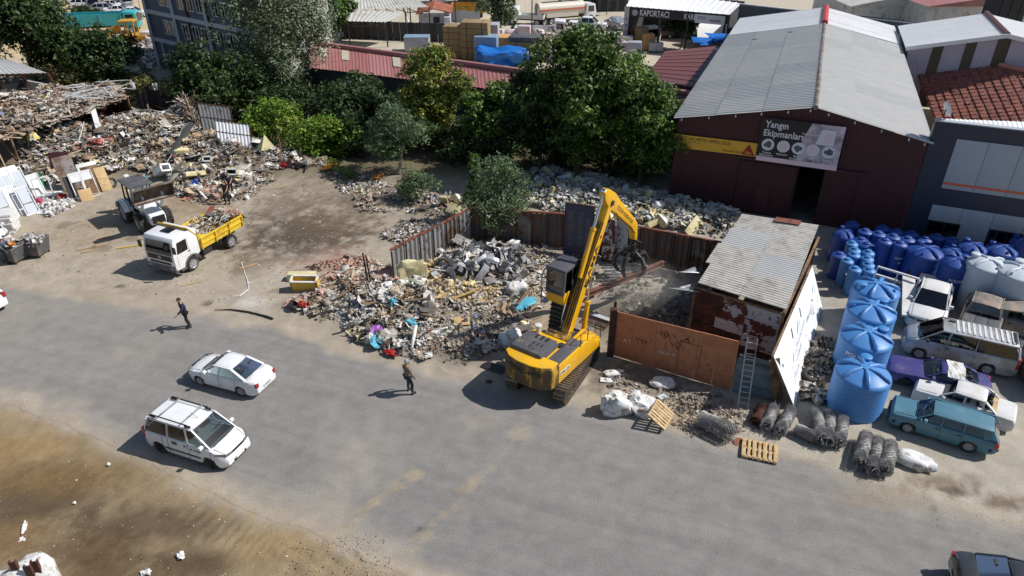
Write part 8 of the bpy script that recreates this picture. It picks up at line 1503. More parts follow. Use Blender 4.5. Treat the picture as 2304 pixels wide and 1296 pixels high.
# ---------------------------------------------------------------- buildings and yards beyond the trees
mat('brick_red', S(150, 92, 74), .8, var=.12); mat('rust_roof', S(168, 96, 70), .8, var=.15, dirt=S(130, 80, 62), dirtamt=.25); mat('pale_roof', S(206, 204, 196), .5, var=.06, dirt=S(180, 176, 166), dirtamt=.25, dscale=.5)
mat('crate_wood', S(156, 134, 96), .8, var=.08, scale=1); mat('crate_orange', S(205, 160, 108), .75, var=.06); mat('wrap_pink', S(226, 206, 208), .4, var=.05, dirt=S(205, 170, 176), dirtamt=.2); mat('wrap_grey', S(176, 180, 190), .4, var=.08); mat('tarp_blue', S(30, 116, 205), .45, var=.1); mat('wrap_blue', S(140, 164, 188), .4, var=.1)
mat('turquoise', S(66, 176, 184), .5, var=.06); mat('machine_yellow', S(206, 158, 52), .55, var=.1, dirt=S(140, 100, 60), dirtamt=.2); mat('tanker_cream', S(222, 214, 196), .4, var=.05); mat('red_cloth', S(206, 64, 72), .6)
# dark blue apartment block
a0 = Vector((-42.72, 87.77, 0)); ad = Vector((.785, -.62, 0)); an_ = Vector((.62, .785, 0)); AL = 22; AH = 13
ap = thing('apartment_block', 'dark slate blue apartment block with pale concrete frame and white windows', 'building', a0)
mb = MB(); wallbox(mb, Vector(), ad*AL, 0, AH, 9); mb.build('wall', M['charcoal_render'], ap, smooth=False)
for z in (3.45, 6.55, 9.7): mb = MB(); mb.bar(ad*-.1+e*z-an_*.06, ad*AL+e*z-an_*.06, .25, .42); mb.build('floor_band', M['grey_concrete_frame'], ap)
for u in (.25, 6.3, 13, 21.8): mb = MB(); mb.bar(ad*u-an_*.08, ad*u-an_*.08+e*AH, .5 if u < 1 else .42, .3, up=(1, 0, 0)); mb.build('column', M['grey_concrete_frame'], ap)
for u in (2.1, 8.4): mb = MB(); mb.bar(ad*u-an_*.05, ad*u-an_*.05+e*3.3, .3, .2, up=(1, 0, 0)); mb.build('column', M['grey_concrete_frame'], ap)
mb = MB(); wallbox(mb, ad*(AL+.02), ad*(AL+.02)+an_*9, 0, AH, .1, side=-1); mb.build('side_wall', M['white_wall'], ap)
for z in (1.0, 4.4, 7.5, 10.6):
    for u in (3.6, 5.0, 7.6, 9.6, 11.4, 14.4, 16.2, 18.0, 19.8):
        if z == 1.0 and u in (9.6,): continue
        mb = MB(); q = ad*u+e*z-an_*.03; w_, h_ = 1.15, 1.5
        for s in (0, w_): mb.bar(q+ad*s, q+ad*s+e*h_, .1, .08, up=(1, 0, 0))
        mb.bar(q+ad*(w_*.5), q+ad*(w_*.5)+e*h_, .07, .08, up=(1, 0, 0))
        for s in (0, h_): mb.bar(q+e*s, q+ad*w_+e*s, .08, .1)
        wf = mb.build('window', M['white_plastic'], ap); mb = MB(); mb.quad(q+an_*.02, q+ad*w_+an_*.02, q+ad*w_+e*h_+an_*.02, q+e*h_+an_*.02); mb.build('pane', M['dark_glass'], wf)
for u in (8.9, 12.9): mb = MB(); slab(mb, ad*u+e*3.7-an_*.02, ad*(u+.7)+e*3.7-an_*.02, ad*(u+.7)+e*AH-an_*.02, ad*u+e*AH-an_*.02, .03); mb.build('brown_strip', M['rust_dark'], ap)
# long red roofed shed
ze_, zr_ = 3.2, 4.5
e0, e1, r0_, r1_ = at(695, 152, ze_), at(1560, 255, ze_), at(695, 97, zr_), at(1575, 216, zr_); rs_ = thing('long_red_shed', 'long low shed with faded red ribbed roof and pale skylights behind the trees', 'shed', (e0.x, e0.y, 0)); o_ = Vector((e0.x, e0.y, 0)); nR = 16
back_ = (r0_-e0); back_.z = 0
for k in range(nR):
    f0, f1 = k/nR, (k+1)/nR+.002; lf = e*(.015*(k % 2)); m_ = 'red_roof' if k % 3 else 'red_roof_pale'
    corr('roof_sheet', e0.lerp(e1, f0)-o_+lf, e0.lerp(e1, f1)-o_+lf, r0_.lerp(r1_, f1)-o_+lf, r0_.lerp(r1_, f0)-o_+lf, .45, .025, m_, rs_, 'rib2')
    corr('roof_sheet', r0_.lerp(r1_, f0)-o_+lf, r0_.lerp(r1_, f1)-o_+lf, r0_.lerp(r1_, f1)-o_+back_*.95-e*1.2+lf, r0_.lerp(r1_, f0)-o_+back_*.95-e*1.2+lf, .45, .025, 'red_roof_pale', rs_, 'rib2')
mb = MB(); mb.tube([r0_-o_+e*.08, r1_-o_+e*.08], .28, 8); mb.build('ridge_cap', M['red_roof_pale'], rs_)
for f in (.035, .105, .26): q = e0.lerp(e1, f)-o_; w_ = (e1-e0).normalized()*.9; up_ = (r0_.lerp(r1_, f)-e0.lerp(e1, f)); mb = MB(); slab(mb, q+up_*.45+e*.09, q+w_+up_*.45+e*.09, q+w_+up_*.85+e*.09, q+up_*.85+e*.09, .03); mb.build('skylight', M['skylight'], rs_)
mb = MB(); wallbox(mb, e0-o_+back_*.06, e1-o_+back_*.06, 0, ze_-.05, .15); wallbox(mb, e0-o_+back_*1.9, e0-o_, 0, ze_-.1, .15); mb.build('wall', M['dark_fence'], rs_)
# small maroon roofed house beside the warehouse
m0, m1, m2, m3 = at(1448, 178, 3.8), at(1560, 196, 3.8), at(1612, 104, 4.9), at(1496, 116, 4.9); mh = thing('maroon_roofed_house', 'small house with dark maroon shingled roof beside the warehouse', 'house', (m0.x, m0.y, 0)); o_ = Vector((m0.x, m0.y, 0))
for k in range(9):
    f0, f1 = k/9, (k+1)/9+.01; mb = MB(); lf = e*(.05*(9-k)/9); slab(mb, m0.lerp(m3, f0)-o_+lf+e*.05, m1.lerp(m2, f0)-o_+lf+e*.05, m1.lerp(m2, f1)-o_+lf, m0.lerp(m3, f1)-o_+lf, .05); mb.build('roof_course', M['maroon_roof'], mh)
mb = MB(); wallbox(mb, m0-o_, m1-o_, 0, 3.75, .15); wallbox(mb, m1-o_, m2-o_, 0, 3.75, .15); wallbox(mb, m3-o_, m0-o_, 0, 3.75, .15); mb.build('wall', M['rust_dark'], mh); mb = MB(); slab(mb, m1-o_+e*.3, m1.lerp(m2, .0)-o_+WD*1.2+e*.3, m2-o_+WD*1.5+e*.0, m2-o_, .05); mb.build('side_roof', M['slate_cladding'], mh)
t = thing('blue_tarpaulin', 'crumpled blue tarpaulin between maroon roof and grey warehouse roof', 'tarpaulin', at(1618, 98, 4.6)); mb = MB(); sack(mb, (0, 0, 0), (4.2, 2.2, .9), 601, .7); mb.build('sheet', M['tarp_blue'], t)
t = thing('curved_white_cover', 'white barrel-shaped sheet cover behind the maroon roof', 'shelter', at(1605, 105)); mb = MB(); mb.grid(lambda u, v: (-2.6+5.5*u, -.8+3*math.sin(PI*(v-.15)*.6), .4+2.6*math.cos(PI*(v-.55)*.8)), 10, 8); mb.build('cover', M['white_roof'], t)
# workshop with white canopy and sign
k0, k1, k2, k3 = at(1408, 14, 5.2), at(1640, 33, 5.2), at(1668, 8, 6.2), at(1440, -25, 6.2); ks_ = thing('body_shop', 'body repair workshop with white ribbed canopy roof and dark sign band', 'workshop', (k0.x, k0.y, 0)); o_ = Vector((k0.x, k0.y, 0))
for k in range(6): f0, f1 = k/6, (k+1)/6+.005; corr('roof_sheet', k0.lerp(k1, f0)-o_, k0.lerp(k1, f1)-o_, k3.lerp(k2, f1)-o_+e*.02*(k % 2), k3.lerp(k2, f0)-o_+e*.02*(k % 2), .9, .1, 'white_roof', ks_, 'rib')
kd = (k1-k0).normalized(); kn = Vector((-kd.y, kd.x, 0)); KW = (k1-k0).length
mb = MB(); slab(mb, kn*.2+e*4.0, kd*KW+kn*.2+e*4.0, kd*KW+kn*.2+e*5.1, kn*.2+e*5.1, .12); mb.build('sign_band', M['banner_black'], ks_)
lettering('KAPORTACI', 1.05, 'white_print', ks_, kd*3.9+kn*.19+e*4.5, kd, e, width=3.9); lettering('KARDEŞLER', .95, 'white_print', ks_, kd*9.6+kn*.19+e*4.5, kd, e, width=3.6)
mb = MB(); mb.add([kd*(1.3+.4*math.cos(a))+kn*.07+e*(4.5+.4*math.sin(a)) for a in np.linspace(0, 2*PI, 20)[:-1]], [tuple(range(19))]); mb.build('round_logo', M['wrap_grey'], ks_, smooth=False)
mb = MB(); slab(mb, kd*(KW*.69)+kn*.1+e*3.9, kd*(KW*.97)+kn*.1+e*3.9, kd*(KW*.97)+kn*.1+e*4.95, kd*(KW*.69)+kn*.1+e*4.95, .05); mb.build('white_sign', M['white_print'], ks_); lettering('OTO', .5, 'slate_cladding', ks_, kd*KW*.75+kn*.09+e*4.5, kd, e); lettering('HASAR', .45, 'banner_red', ks_, kd*KW*.88+kn*.09+e*4.3, kd, e)
for u in (0.1, KW*.35, KW*.62, KW*.97): mb = MB(); mb.bar(kd*u+kn*.3, kd*u+kn*.3+e*5.1, .55 if u < 1 else .25); mb.build('pillar', M['white_wall'] if u < 1 else M['dark_steel'], ks_)
for k in range(4): lettering('OTOBOYA'[k*2:k*2+2] or 'A', .4, 'slate_cladding', ks_, kd*.1+kn*0+e*(3.6-.75*k), kd, e)
mb = MB(); wallbox(mb, kn*9, kd*KW+kn*9, 0, 5.5, .2); wallbox(mb, kn*9, kn*1.0, 0, 5.0, .2); wallbox(mb, kd*KW+kn*1, kd*KW+kn*9, 0, 5, .2); mb.build('wall', M['dark_fence'], ks_)
# metal canopies, hut, dark fence
for k, (q, z0, z1, lb) in enumerate((([(770, 22), (965, 16), (920, -12), (780, -12)], 4.0, 4.6, 'pale corrugated canopy on thin trusses at the top edge'), ([(782, 48), (868, 50), (912, 28), (790, 22)], 3.2, 3.9, 'lower pale canopy roof in front of the upper one'))):
    A_ = [at(*q[0], z0), at(*q[1], z0), at(*q[2], z1), at(*q[3], z1)]; t = thing('canopy_roof', lb, 'canopy', (A_[0].x, A_[0].y, 0)); o_ = Vector((A_[0].x, A_[0].y, 0))
    corr('roof_sheet', *[v-o_ for v in A_], .5, .05, 'pale_roof', t, 'rib2'); mb = MB(); 
    for f in np.linspace(0, 1, 9): v = A_[0].lerp(A_[1], f)-o_; mb.bar(v-e*.1, v+(A_[1]-A_[0])/9-e*.6 if f < .99 else v-e*.6, .09); mb.bar(v, v-e*.6, .08)
    mb.bar(A_[0]-o_-e*.6, A_[1]-o_-e*.6, .1); mb.build('truss', M['dark_steel'], t)
    for v in A_: mb = MB(); v = v-o_; mb.bar((v.x, v.y, 0), v, .16); mb.build('post', M['dark_steel'], t)
h0 = at(944, 72); hu = thing('brick_hut', 'white walled hut with patchy rust red roof and a leaning plank', 'hut', h0); hd_ = Vector((.98, .05, 0)); hn = Vector((-.05, 1, 0)); mb = MB(); wallbox(mb, Vector(), hd_*4.6, 0, 2.6, .2); wallbox(mb, hn*6, Vector(), 0, 2.6, .2); wallbox(mb, hd_*4.6, hd_*4.6+hn*6, 0, 2.6, .2); mb.build('wall', M['white_wall'], hu); mb = MB(); slab(mb, hd_*-.4-hn*.4+e*2.55, hd_*2.2-hn*.4+e*3.3, hd_*2.2+hn*6+e*3.5, hd_*-.4+hn*6+e*2.6, .1); slab(mb, hd_*2.2-hn*.4+e*3.3, hd_*5-hn*.4+e*2.7, hd_*5+hn*6+e*2.7, hd_*2.2+hn*6+e*3.5, .1); mb.build('roof', M['rust_roof'], hu); mb = MB(); mb.bar((-.9, -.6, 0), (-2.2, -.2, 3.6), .5, .06); mb.build('plank', M['white_wall'], hu); mb = MB(); mb.box((2.6, -.03, 1.7), (.9, .05, .8)); mb.build('window', M['black_plastic'], hu)
p = polypts([(945, 75), (1010, 62), (1020, 72), (950, 84)], 420); scatter('stone_pile', p, p[:, 0]*0+.1, .6, 'white', dict(chunk=4, sheet=2, crumple=2), 'pile of white stone offcuts in front of the hut', 'pile', lift=(0, .8))
t = thing('white_fridge', 'white upright fridge standing by the white stone pile', 'fridge', at(1008, 73)); mb = MB(); mb.box((0, 0, 1.1), (.95, .9, 2.2)); mb.build('cabinet', M['white_plastic'], t, bev=.04); mb = MB(); mb.box((.4, -.47, 1.3), (.06, .05, .6)); mb.build('handle', M['wrap_grey'], t)
a, b = at(770, 86), at(1020, 96); t = thing('dark_board_fence', 'long dark board fence above the red roof', 'fence', a); d_ = b-a
for k in range(15): mb = MB(); slab(mb, d_*(k/15), d_*((k+.97)/15), d_*((k+.97)/15)+e*(2.4+.15*random.random()), d_*(k/15)+e*2.45, .06); mb.build('board', M['dark_fence'] if k % 3 else M['interior_dark'], t)
a, b = at(1000, 48), at(1080, 52); t = thing('pale_panel_fence', 'pale grey panel fence before the yellow tipper body', 'fence', a); d_ = b-a
for k in range(5): mb = MB(); slab(mb, d_*(k/5), d_*((k+.97)/5), d_*((k+.97)/5)+e*1.7, d_*(k/5)+e*1.7, .06); mb.build('panel', M['wrap_grey'], t)
# stacked goods yard
def crate_stack(px, py, nx, nz, d, m, lb, rz=-.12, nm='crate', cat='crate', straps=True):
    base = at(px, py)
    for i in range(nx):
        for k in range(nz):
            q = base+Vector((math.cos(rz), math.sin(rz), 0))*(d[0]*1.04*i); t = thing(nm, lb[0] if nx*nz == 1 else lb[0]+', '+(['bottom one', 'second up', 'third up', 'fourth up', 'fifth up', 'sixth up'][k] if nz > 1 else '')+(' of the '+['left', 'middle', 'right'][i]+' column' if nx > 1 else ''), cat, (q.x, q.y, k*(d[2]+.06)), rz+random.gauss(0, .02), lb[1])
            mb = MB(); mb.box((0, 0, .06+d[2]/2), d); mb.build('box', M[m], t, bev=.03); mb = MB(); mb.box((0, 0, .03), (d[0]*.95, d[1]*.95, .06)); mb.build('skid', M['old_wood'], t)
            if straps:
                for s in (-.28, .28): mb = MB(); mb.box((d[0]*s, 0, .06+d[2]/2), (.12, d[1]*1.015, d[2]*1.02)); mb.build('strap', M['crate_wood'] if m != 'crate_wood' else M['old_wood'], t)
crate_stack(1030, 128, 1, 5, (3.1, 2.2, .72), 'crate_wood', ('brown wooden crate in the left tall stack', 'brown wooden crates in tall stacks')); crate_stack(1072, 132, 1, 6, (3.4, 2.4, .70), 'crate_wood', ('brown wooden crate in the taller right stack', 'brown wooden crates in tall stacks'))
crate_stack(1136, 124, 1, 2, (3.8, 2.6, 1.15), 'crate_orange', ('orange wooden crate behind the blue tarpaulin', 'orange crates behind the blue tarpaulin')); crate_stack(1095, 138, 1, 2, (2.8, 2.2, 1.5), 'wrap_blue', ('blue wrapped block beside the orange crates', 'blue wrapped blocks'), straps=False); crate_stack(1098, 118, 1, 1, (2.9, 2.2, 3.6), 'wrap_grey', ('grey wrapped tall block behind the blue wrapped ones', 'grey wrapped blocks'), straps=False)
crate_stack(1182, 130, 1, 2, (3.9, 2.2, 1.0), 'crate_wood', ('tan crate with dark lid right of the orange crates', 'tan crates with dark lids')); t = thing('crate_cover', 'dark flat sheet covering the tan crate stack', 'cover', at(1182, 130)+Vector((0, 0, 2.15)), -.12); mb = MB(); mb.box((0, 0, .3), (3.95, 2.3, .5)); mb.build('sheet', M['hood_grey'], t, bev=.04)
t = thing('blue_tarpaulin', 'bright blue tarpaulin over goods beyond the red roof', 'tarpaulin', at(1135, 146)); mb = MB(); sack(mb, (0, 0, 0), (5.4, 2.8, 2.3), 610, .6); mb.build('sheet', M['tarp_blue'], t)
pk_ = [(1120, 90, 0), (1150, 92, 0), (1180, 93, 0), (1210, 96, 0), (1240, 100, 0), (1270, 104, 0), (1230, 118, 0), (1260, 122, 0), (1290, 112, 0), (1310, 122, 0), (1225, 138, 0), (1262, 140, 1), (1190, 146, 1), (1295, 140, 0), (1325, 108, 1), (1350, 112, 0), (1376, 106, 0), (1390, 112, 0), (1408, 112, 0), (1380, 128, 0), (1412, 130, 0), (1396, 140, 0), (1425, 138, 1), (1345, 132, 0), (1366, 146, 0)]
for k, (px, py, g_) in enumerate(pk_):
    row = 'in the back row' if py < 105 else 'in the middle rows' if py < 130 else 'in the front row'; side = 'left of the largest tree' if px < 1300 else 'right of the largest tree'
    t = thing('wrapped_pallet', ('grey' if g_ else 'pinkish white')+' wrapped pallet load '+row+' '+side, 'pallet load', at(px, py), random.gauss(-.1, .08), 'film wrapped pallet loads'); h_ = random.uniform(1.3, 2.3); mb = MB()
    if k % 2: sack(mb, (0, 0, .12), (1.9, 1.5, h_), 620+k, .12)
    else: mb.box((0, 0, .12+h_/2), (1.8, 1.4, h_), top=(.93, .93))
    mb.build('load', M['wrap_grey' if g_ else 'wrap_pink'], t, bev=0 if k % 2 else .08); mb = MB(); mb.box((0, 0, .06), (1.8, 1.4, .12)); mb.build('pallet', M['wood'], t)
t = thing('glass_case', 'grey glass crate in the gap above the red roof', 'crate', at(940, 114)); mb = MB(); mb.box((0, 0, .9), (3.2, 2.0, 1.8)); mb.build('box', M['wrap_grey'], t, bev=.03); mb = MB(); mb.box((0, 0, 1.85), (3.3, 2.1, .08)); mb.build('lid', M['wrap_blue'], t)
for k, (px, py, m, d) in enumerate(((1440, 108, 'crate_wood', (1.6, 1.2, 2.6)), (1425, 100, 'brick_red', (1.5, 1.2, 1.8)), (1455, 112, 'crate_orange', (1.5, 1.2, 2.0)))): t = thing('crate', ['tall tan crate beside the white truck cab', 'red brick pallet load near the white truck', 'orange brown crate in front of the white truck'][k], 'crate', at(px, py), .1); mb = MB(); mb.box((0, 0, .1+d[2]/2), d); mb.build('box', M[m], t, bev=.04); mb = MB(); mb.box((0, 0, .05), (d[0], d[1], .1)); mb.build('pallet', M['old_wood'], t)
for k in range(2):
    t = thing('wire_cart', ['wire cage cart on the pale yard, left one', 'wire cage cart on the pale yard, right one'][k], 'cart', at(1467+15*k, 118)); mb = MB(); mb.box((0, 0, .75), (.9, .8, 1.0)); mb.build('basket', M['wrap_grey'], t)
    for sx in (-.35, .35): mb = MB(); mb.cyl((sx, -.3, .12), (sx, -.22, .12), .12); mb.build('wheel', M['black_rubber'], t)
# vehicles in the distance
def far_car(lb, px, py, rz, sp, paint, nm='parked_car', cat='car', group=None, sc=1.1, glass='dark_glass'): t = car(nm, lb, cat, sp, paint, group, glass=glass, missing=('plate',)); t.location = at(px, py); t.rotation_euler = (0, 0, rz); t.scale = (sc,)*3; return t
far_car('white pickup with hard top behind the largest tree', 1322, 68, -.25, PICK, 'white_paint', 'pickup', 'pickup'); far_car('silver van beside the body shop', 1385, 64, 2.0, HATCH, 'silver_paint', 'van', 'van'); far_car('dark maroon hatchback on the pale yard', 1485, 84, 2.9, HATCH, 'dark_red_paint')
lot = [('white_paint', SEDAN, 150, 8, .2), ('white_paint', HATCH, 193, 19, .2), ('black_paint', HATCH, 216, 21, -1.2), ('white_paint', SEDAN, 254, 20, .3), ('silver_paint', HATCH, 287, 17, -.9), ('white_paint', SEDAN, 272, 33, .3), ('white_paint', SEDAN, 302, 38, .2), ('silver_paint', SEDAN, 212, 6, .2), ('black_paint', SEDAN, 236, 5, .2), ('silver_paint', HATCH, 240, 30, .3), ('white_paint', SEDAN, 100, 4, .2), ('dark_red_paint', HATCH, 165, 2, .3)]
lotlab = ['white car at the left end of the far car lot', 'white hatchback third along in the far car lot', 'black car nose-on in the middle of the far car lot', 'white saloon right of the black car in the far lot', 'silver car seen from the front in the far lot', 'white saloon second nearest in the far car lot', 'white saloon nearest the turquoise truck in the far lot', 'silver saloon in the back row of the far lot', 'black saloon in the back row of the far lot', 'silver hatchback behind the turquoise truck cab', 'white car peeking past the big corner tree', 'dark red car at the back of the far lot']
protos = {}
for (pt, sp, px, py, rz), lb in zip(lot, lotlab):
    key = (pt, id(sp))
    if key not in protos: protos[key] = far_car(lb, px, py, rz, sp, pt, group='cars in the far lot')
    else: t = dup(protos[key], at(px, py), rz, lb)
def far_truck(lb, px, py, rz, cabm, bodym, kind='flat', L=6.0, sc=1.0, missing_cab=False):
    t = thing('parked_truck', lb, 'truck', at(px, py), rz); t.scale = (sc,)*3
    mb = MB(); mb.prism([(L/2-.1, .6), (L/2, 1.3), (L/2-.25, 2.5), (L/2-1.7, 2.6), (L/2-1.75, .6)], -1.1, 1.1, 'Y'); mb.build('cab', M[cabm], t, bev=.08); mb = MB(); mb.add([(L/2+.01, -.95, 1.35), (L/2+.01, .95, 1.35), (L/2-.22, .9, 2.35), (L/2-.22, -.9, 2.35)], [(0, 1, 2, 3)]); mb.build('windshield', M['dark_glass'], t)
    for s in (-1, 1): mb = MB(); mb.add([(L/2-.35, s*1.11, 1.45), (L/2-1.4, s*1.11, 1.45), (L/2-1.4, s*1.11, 2.25), (L/2-.45, s*1.11, 2.25)], [(0, 1, 2, 3)]); mb.build('side_window', M['dark_glass'], t)
    mb = MB(); mb.box((-.2, 0, .8), (L-.6, .9, .25)); mb.build('chassis', M['dark_steel'], t)
    for x in ((L/2-.9, -L/2+1.0, -L/2+2.1) if kind == 'tank' else (L/2-.9, -L/2+1.2)):
        for s in (-1, 1): wheel(t, x, s*.95, .5, .35, 'rim_metal', s)
    bx = -.85; bl = L-2.1
    if kind == 'tank':
        mb = MB(); mb.lathe([(.001, -bl/2-.15), (.7, -bl/2-.1), (.98, -bl/2), (.98, bl/2), (.7, bl/2+.1), (.001, bl/2+.15)], 20, axis='X', c=(bx, 0, 2.0)); mb.build('tank', M[bodym], t)
        for s in (-1, 1): mb = MB(); mb.bar((bx-bl/2, s*.985, 2.05), (bx+bl/2, s*.985, 2.05), .02, .2); mb.build('red_stripe', M['orange_stripe'], t); mb = MB(); mb.box((bx, s*.85, 1.25), (bl*.7, .4, .5)); mb.build('side_box', M[bodym], t)
        mb = MB(); mb.box((bx, 0, 3.0), (bl*.8, .5, .05)); mb.cyl((bx, 0, 2.9), (bx, 0, 3.15), .25); mb.build('walkway', M['dark_steel'], t); mb = MB()
        for s in (-.2, .2): mb.bar((bx-bl/2-.2, s, 1.1), (bx-bl/2-.2, s, 2.9), .05)
        for k in range(6): mb.bar((bx-bl/2-.2, -.2, 1.2+.3*k), (bx-bl/2-.2, .2, 1.2+.3*k), .04)
        mb.build('ladder', M['dark_steel'], t)
    else:
        hh = 1.3 if kind == 'tip' else .45; mb = MB(); mb.box((bx, 0, 1.05), (bl, 2.3, .12))
        for s in (-1, 1): mb.box((bx, s*1.12, 1.1+hh/2), (bl, .07, hh))
        for s in (-1, 1): mb.box((bx+s*bl/2, 0, 1.1+hh/2), (.07, 2.3, hh))
        mb.build('bed', M[bodym], t)
        for k in range(4):
            for s in (-1, 1): mb = MB(); mb.box((bx-bl/2+bl*k/3, s*1.18, 1.1+hh/2), (.12, .08, hh)); mb.build('stake', M[bodym], t)
    return t
far_truck('turquoise tipper truck in the far lot', 232, 74, .22, 'turquoise', 'turquoise', 'tip', 9.5, 1.15)
far_truck('cream tanker truck with red stripe and ladder', 1270, 50, .42, 'white_paint', 'tanker_cream', 'tank', 9.5, 1.05); far_truck('white crew cab truck left of the tanker', 1185, 55, 2.9, 'white_paint', 'dusty_white', 'flat', 6, 1.0); far_truck('white flatbed truck behind the pink pallet loads', 1215, 86, -.12, 'white_paint', 'dusty_white', 'flat', 7.5, 1.0); far_truck('white truck cab beside the tan crates', 1440, 96, -1.15, 'white_paint', 'dusty_white', 'flat', 6.5, 1.0); far_truck('white light truck at the top edge behind the hut', 985, 8, -1.4, 'white_paint', 'dusty_white', 'flat', 6, 1.1)
t = thing('yellow_tipper_body', 'yellow tipper body standing behind the pale panel fence', 'tipper body', at(1055, 38), -.08); mb = MB(); mb.box((0, 0, .9), (5.5, 2.2, .2))
for s in (-1, 1): mb.box((0, s*1.1, 1.5), (5.5, .1, 1.1)); mb.box((s*2.7, 0, 1.5), (.1, 2.2, 1.1))
mb.build('body', M['machine_yellow'], t); mb = MB(); mb.box((0, 0, .4), (4.5, 1.0, .8)); mb.build('trestle', M['dark_steel'], t)
t = thing('yellow_machine', 'stripped yellow digger with open cab beside the blue building', 'digger', at(292, 100), .15); mb = MB(); mb.bar((-4.8, 0, .9), (-.8, 0, 2.2), .6, .8); mb.bar((-4.8, 0, .9), (-7.5, 0, .5), .5, .5); mb.build('boom', M['machine_yellow'], t, bev=.05); mb = MB(); mb.box((.9, 0, .9), (3.6, 2.2, .9)); mb.build('chassis', M['machine_yellow'], t, bev=.05); mb = MB()
for sx in (-.4, 1.3):
    for sy in (-.85, .85): mb.bar((sx, sy, 1.3), (sx, sy, 3.1), .16)
mb.box((.45, 0, 3.1), (2.0, 2.0, .16)); mb.bar((.45, -.85, 1.3), (.45, -.85, 3.1), .14); mb.build('cab_frame', M['machine_yellow'], t); mb = MB(); mb.box((2.6, 0, 1.5), (1.2, 1.6, .4)); mb.build('engine_cover', M['dusty_white'], t, bev=.05)
p = polypts([(285, 128), (345, 95), (362, 140), (330, 165)], 500); scatter('machine_scrap', p, p[:, 0]*0+.1, .9, 'metal', MIX, 'dark machine scrap stacked beside the blue building', 'scrap', lift=(0, 1.0))
t = thing('red_umbrella', 'folded red sunshade at the top edge between the workshops', 'umbrella', at(1365, 34)); mb = MB(); mb.cyl((0, 0, 0), (0, 0, 3.2), .06); mb.build('pole', M['dark_steel'], t)
for k in range(5): mb = MB(); a0, a1 = 2*PI*k/5, 2*PI*(k+1)/5; mb.add([(0, 0, 5), (1.3*math.cos(a0), 1.3*math.sin(a0), 2.5), (1.3*math.cos(a1), 1.3*math.sin(a1), 2.5)], [(0, 1, 2)]); mb.build('canopy_panel', M['red_cloth'], t)
for k, (px, py, h_) in enumerate(((1026, 62, 7), (1196, 96, 6.5), (322, 44, 9), (1598, 88, 7))): t = thing('lamp_pole', ['thin pole beside the hut', 'thin dark pole among the pallet loads', 'pale pole at the far car lot', 'thin dark pole behind the maroon roof'][k], 'pole', at(px, py)); mb = MB(); mb.cyl((0, 0, 0), (0, 0, h_), .1, .07, n=8); mb.build('pole', M['dark_steel' if k != 2 else 'wrap_grey'], t)
t = thing('lattice_mast', 'grey lattice mast at the corner of the dark clad hall', 'mast', at(1640, 85)); mb = MB(); 
for k in range(16):
    z0, z1 = .8*k, .8*(k+1)
    for i in range(4): a0, a1 = PI/4+PI/2*i, PI/4+PI/2*(i+1); c0, c1 = Vector((.5*math.cos(a0), .5*math.sin(a0), 0)), Vector((.5*math.cos(a1), .5*math.sin(a1), 0)); mb.bar(c0+e*z0, c0+e*z1, .08); mb.bar(c0+e*z0, c1+e*z1, .05)
mb.build('lattice', M['wrap_grey'], t)
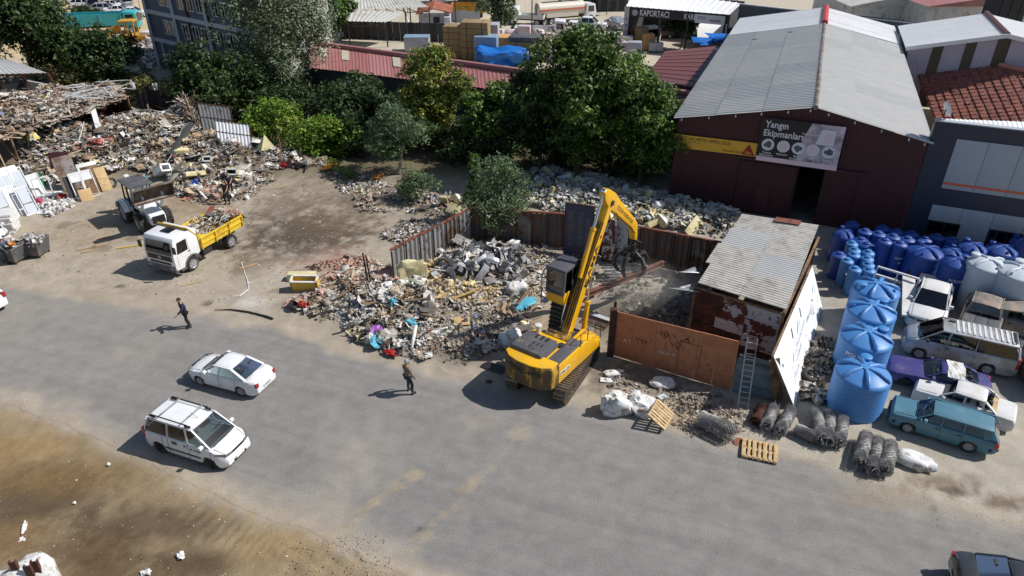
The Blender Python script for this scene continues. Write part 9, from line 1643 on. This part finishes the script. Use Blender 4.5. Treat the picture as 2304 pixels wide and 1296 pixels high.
# far sheds along the top edge
for k, (px0, px1, py, z, m, lb) in enumerate(((1030, 1160, 18, 4, 'dark_fence', 'dark workshop front at the top edge left of the tanker'), (1290, 1345, 22, 5, 'slate_cladding', 'grey glazed workshop front behind the tanker cab'), (1345, 1412, 26, 5, 'green_dark_cladding', 'dark green workshop front left of the body shop'), (560, 0, 0, 0, '', ''))):
    if not m: continue
    a, b = at(px0, py), at(px1, py); t = thing('far_workshop', lb, 'workshop', a); d_ = b-a; mb = MB(); wallbox(mb, Vector(), d_, 0, z, 8); mb.build('wall', M[m], t); mb = MB(); slab(mb, -e*0+Vector((0, -.3, z)), d_+Vector((0, -.3, z)), d_+Vector((0, 8, z+.5)), Vector((0, 8, z+.5)), .15); mb.build('roof', M['pale_roof'], t)
    for i in range(3): mb = MB(); q = d_*(.1+.3*i); slab(mb, q+Vector((0, -.03, .1)), q+d_*.2+Vector((0, -.03, .1)), q+d_*.2+Vector((0, -.03, 3)), q+Vector((0, -.03, 3)), .05); mb.build('door', M['interior_dark'], t)
for k, (px, py, w_, d_, z, m, lb) in enumerate(((1990, 12, 16, 14, 4, 'pale_roof', 'pale flat roofed shed beyond the dark hall'), (2190, 26, 22, 16, 5, 'red_roof', 'red roofed building beyond the dark hall at upper right'), (2290, 30, 14, 12, 6, 'white_wall', 'cream building at the upper right corner'))):
    t = thing('far_building', lb, 'building', at(px, py, 3)*1.0); t.location.z = 0; mb = MB(); mb.box((0, 0, z/2), (w_, d_, z)); mb.build('wall', M['white_wall'], t); mb = MB(); mb.prism([(-w_/2-.3, z), (0, z+1.6), (w_/2+.3, z)], -d_/2-.3, d_/2+.3, 'Y'); mb.build('roof', M[m], t)
t = thing('dark_chimney_tower', 'black cube-like chimney tower at the upper right', 'chimney', at(2246, 60, 4)); t.location.z = 0; mb = MB(); mb.box((0, 0, 5.5), (3.6, 2.6, 11)); mb.build('shaft', M['interior_dark'], t); mb = MB()
for s in (-1.2, 0, 1.2): mb.bar((s, -1.35, 3), (s, -1.35, 10.5), .1)
mb.build('pipe', M['dark_steel'], t)
tree('tree beyond the red shed at the left of the hut', (765, 92), -8, 95, 'green', 4500, .3, nb=16)
tree('grey leafed tree among the far parked trucks', (1120, 78), -20, 80, 'silver', 4500, .26, nb=16, bark='pale_bark')
tree('round dark tree in front of the body shop', (1530, 110), 26, 62, 'dark', 4000, .26, nb=14, bottom=.4)
tree('leafy tree right of the body shop sign', (1620, 76), 22, 60, 'dark', 3500, .28, nb=14)
tree('tree beyond the dark hall above the warehouse ridge', (1935, 40), -25, 110, 'green', 3000, .32, nb=14)
tree('pale green tree beyond the dark hall at upper right', (2095, 48), -2, 80, 'feather', 3500, .3, nb=14)
tree('low bush among the far parked trucks', (1162, 76), 60, 34, 'green', 900, .25, 'bush', 'bush', bottom=.02, nb=8, trunk=False)
tree('bush at the edge of the far car lot', (186, 44), 18, 60, 'dark', 2500, .28, 'bush', 'bush', bottom=.05, nb=10, trunk=False)
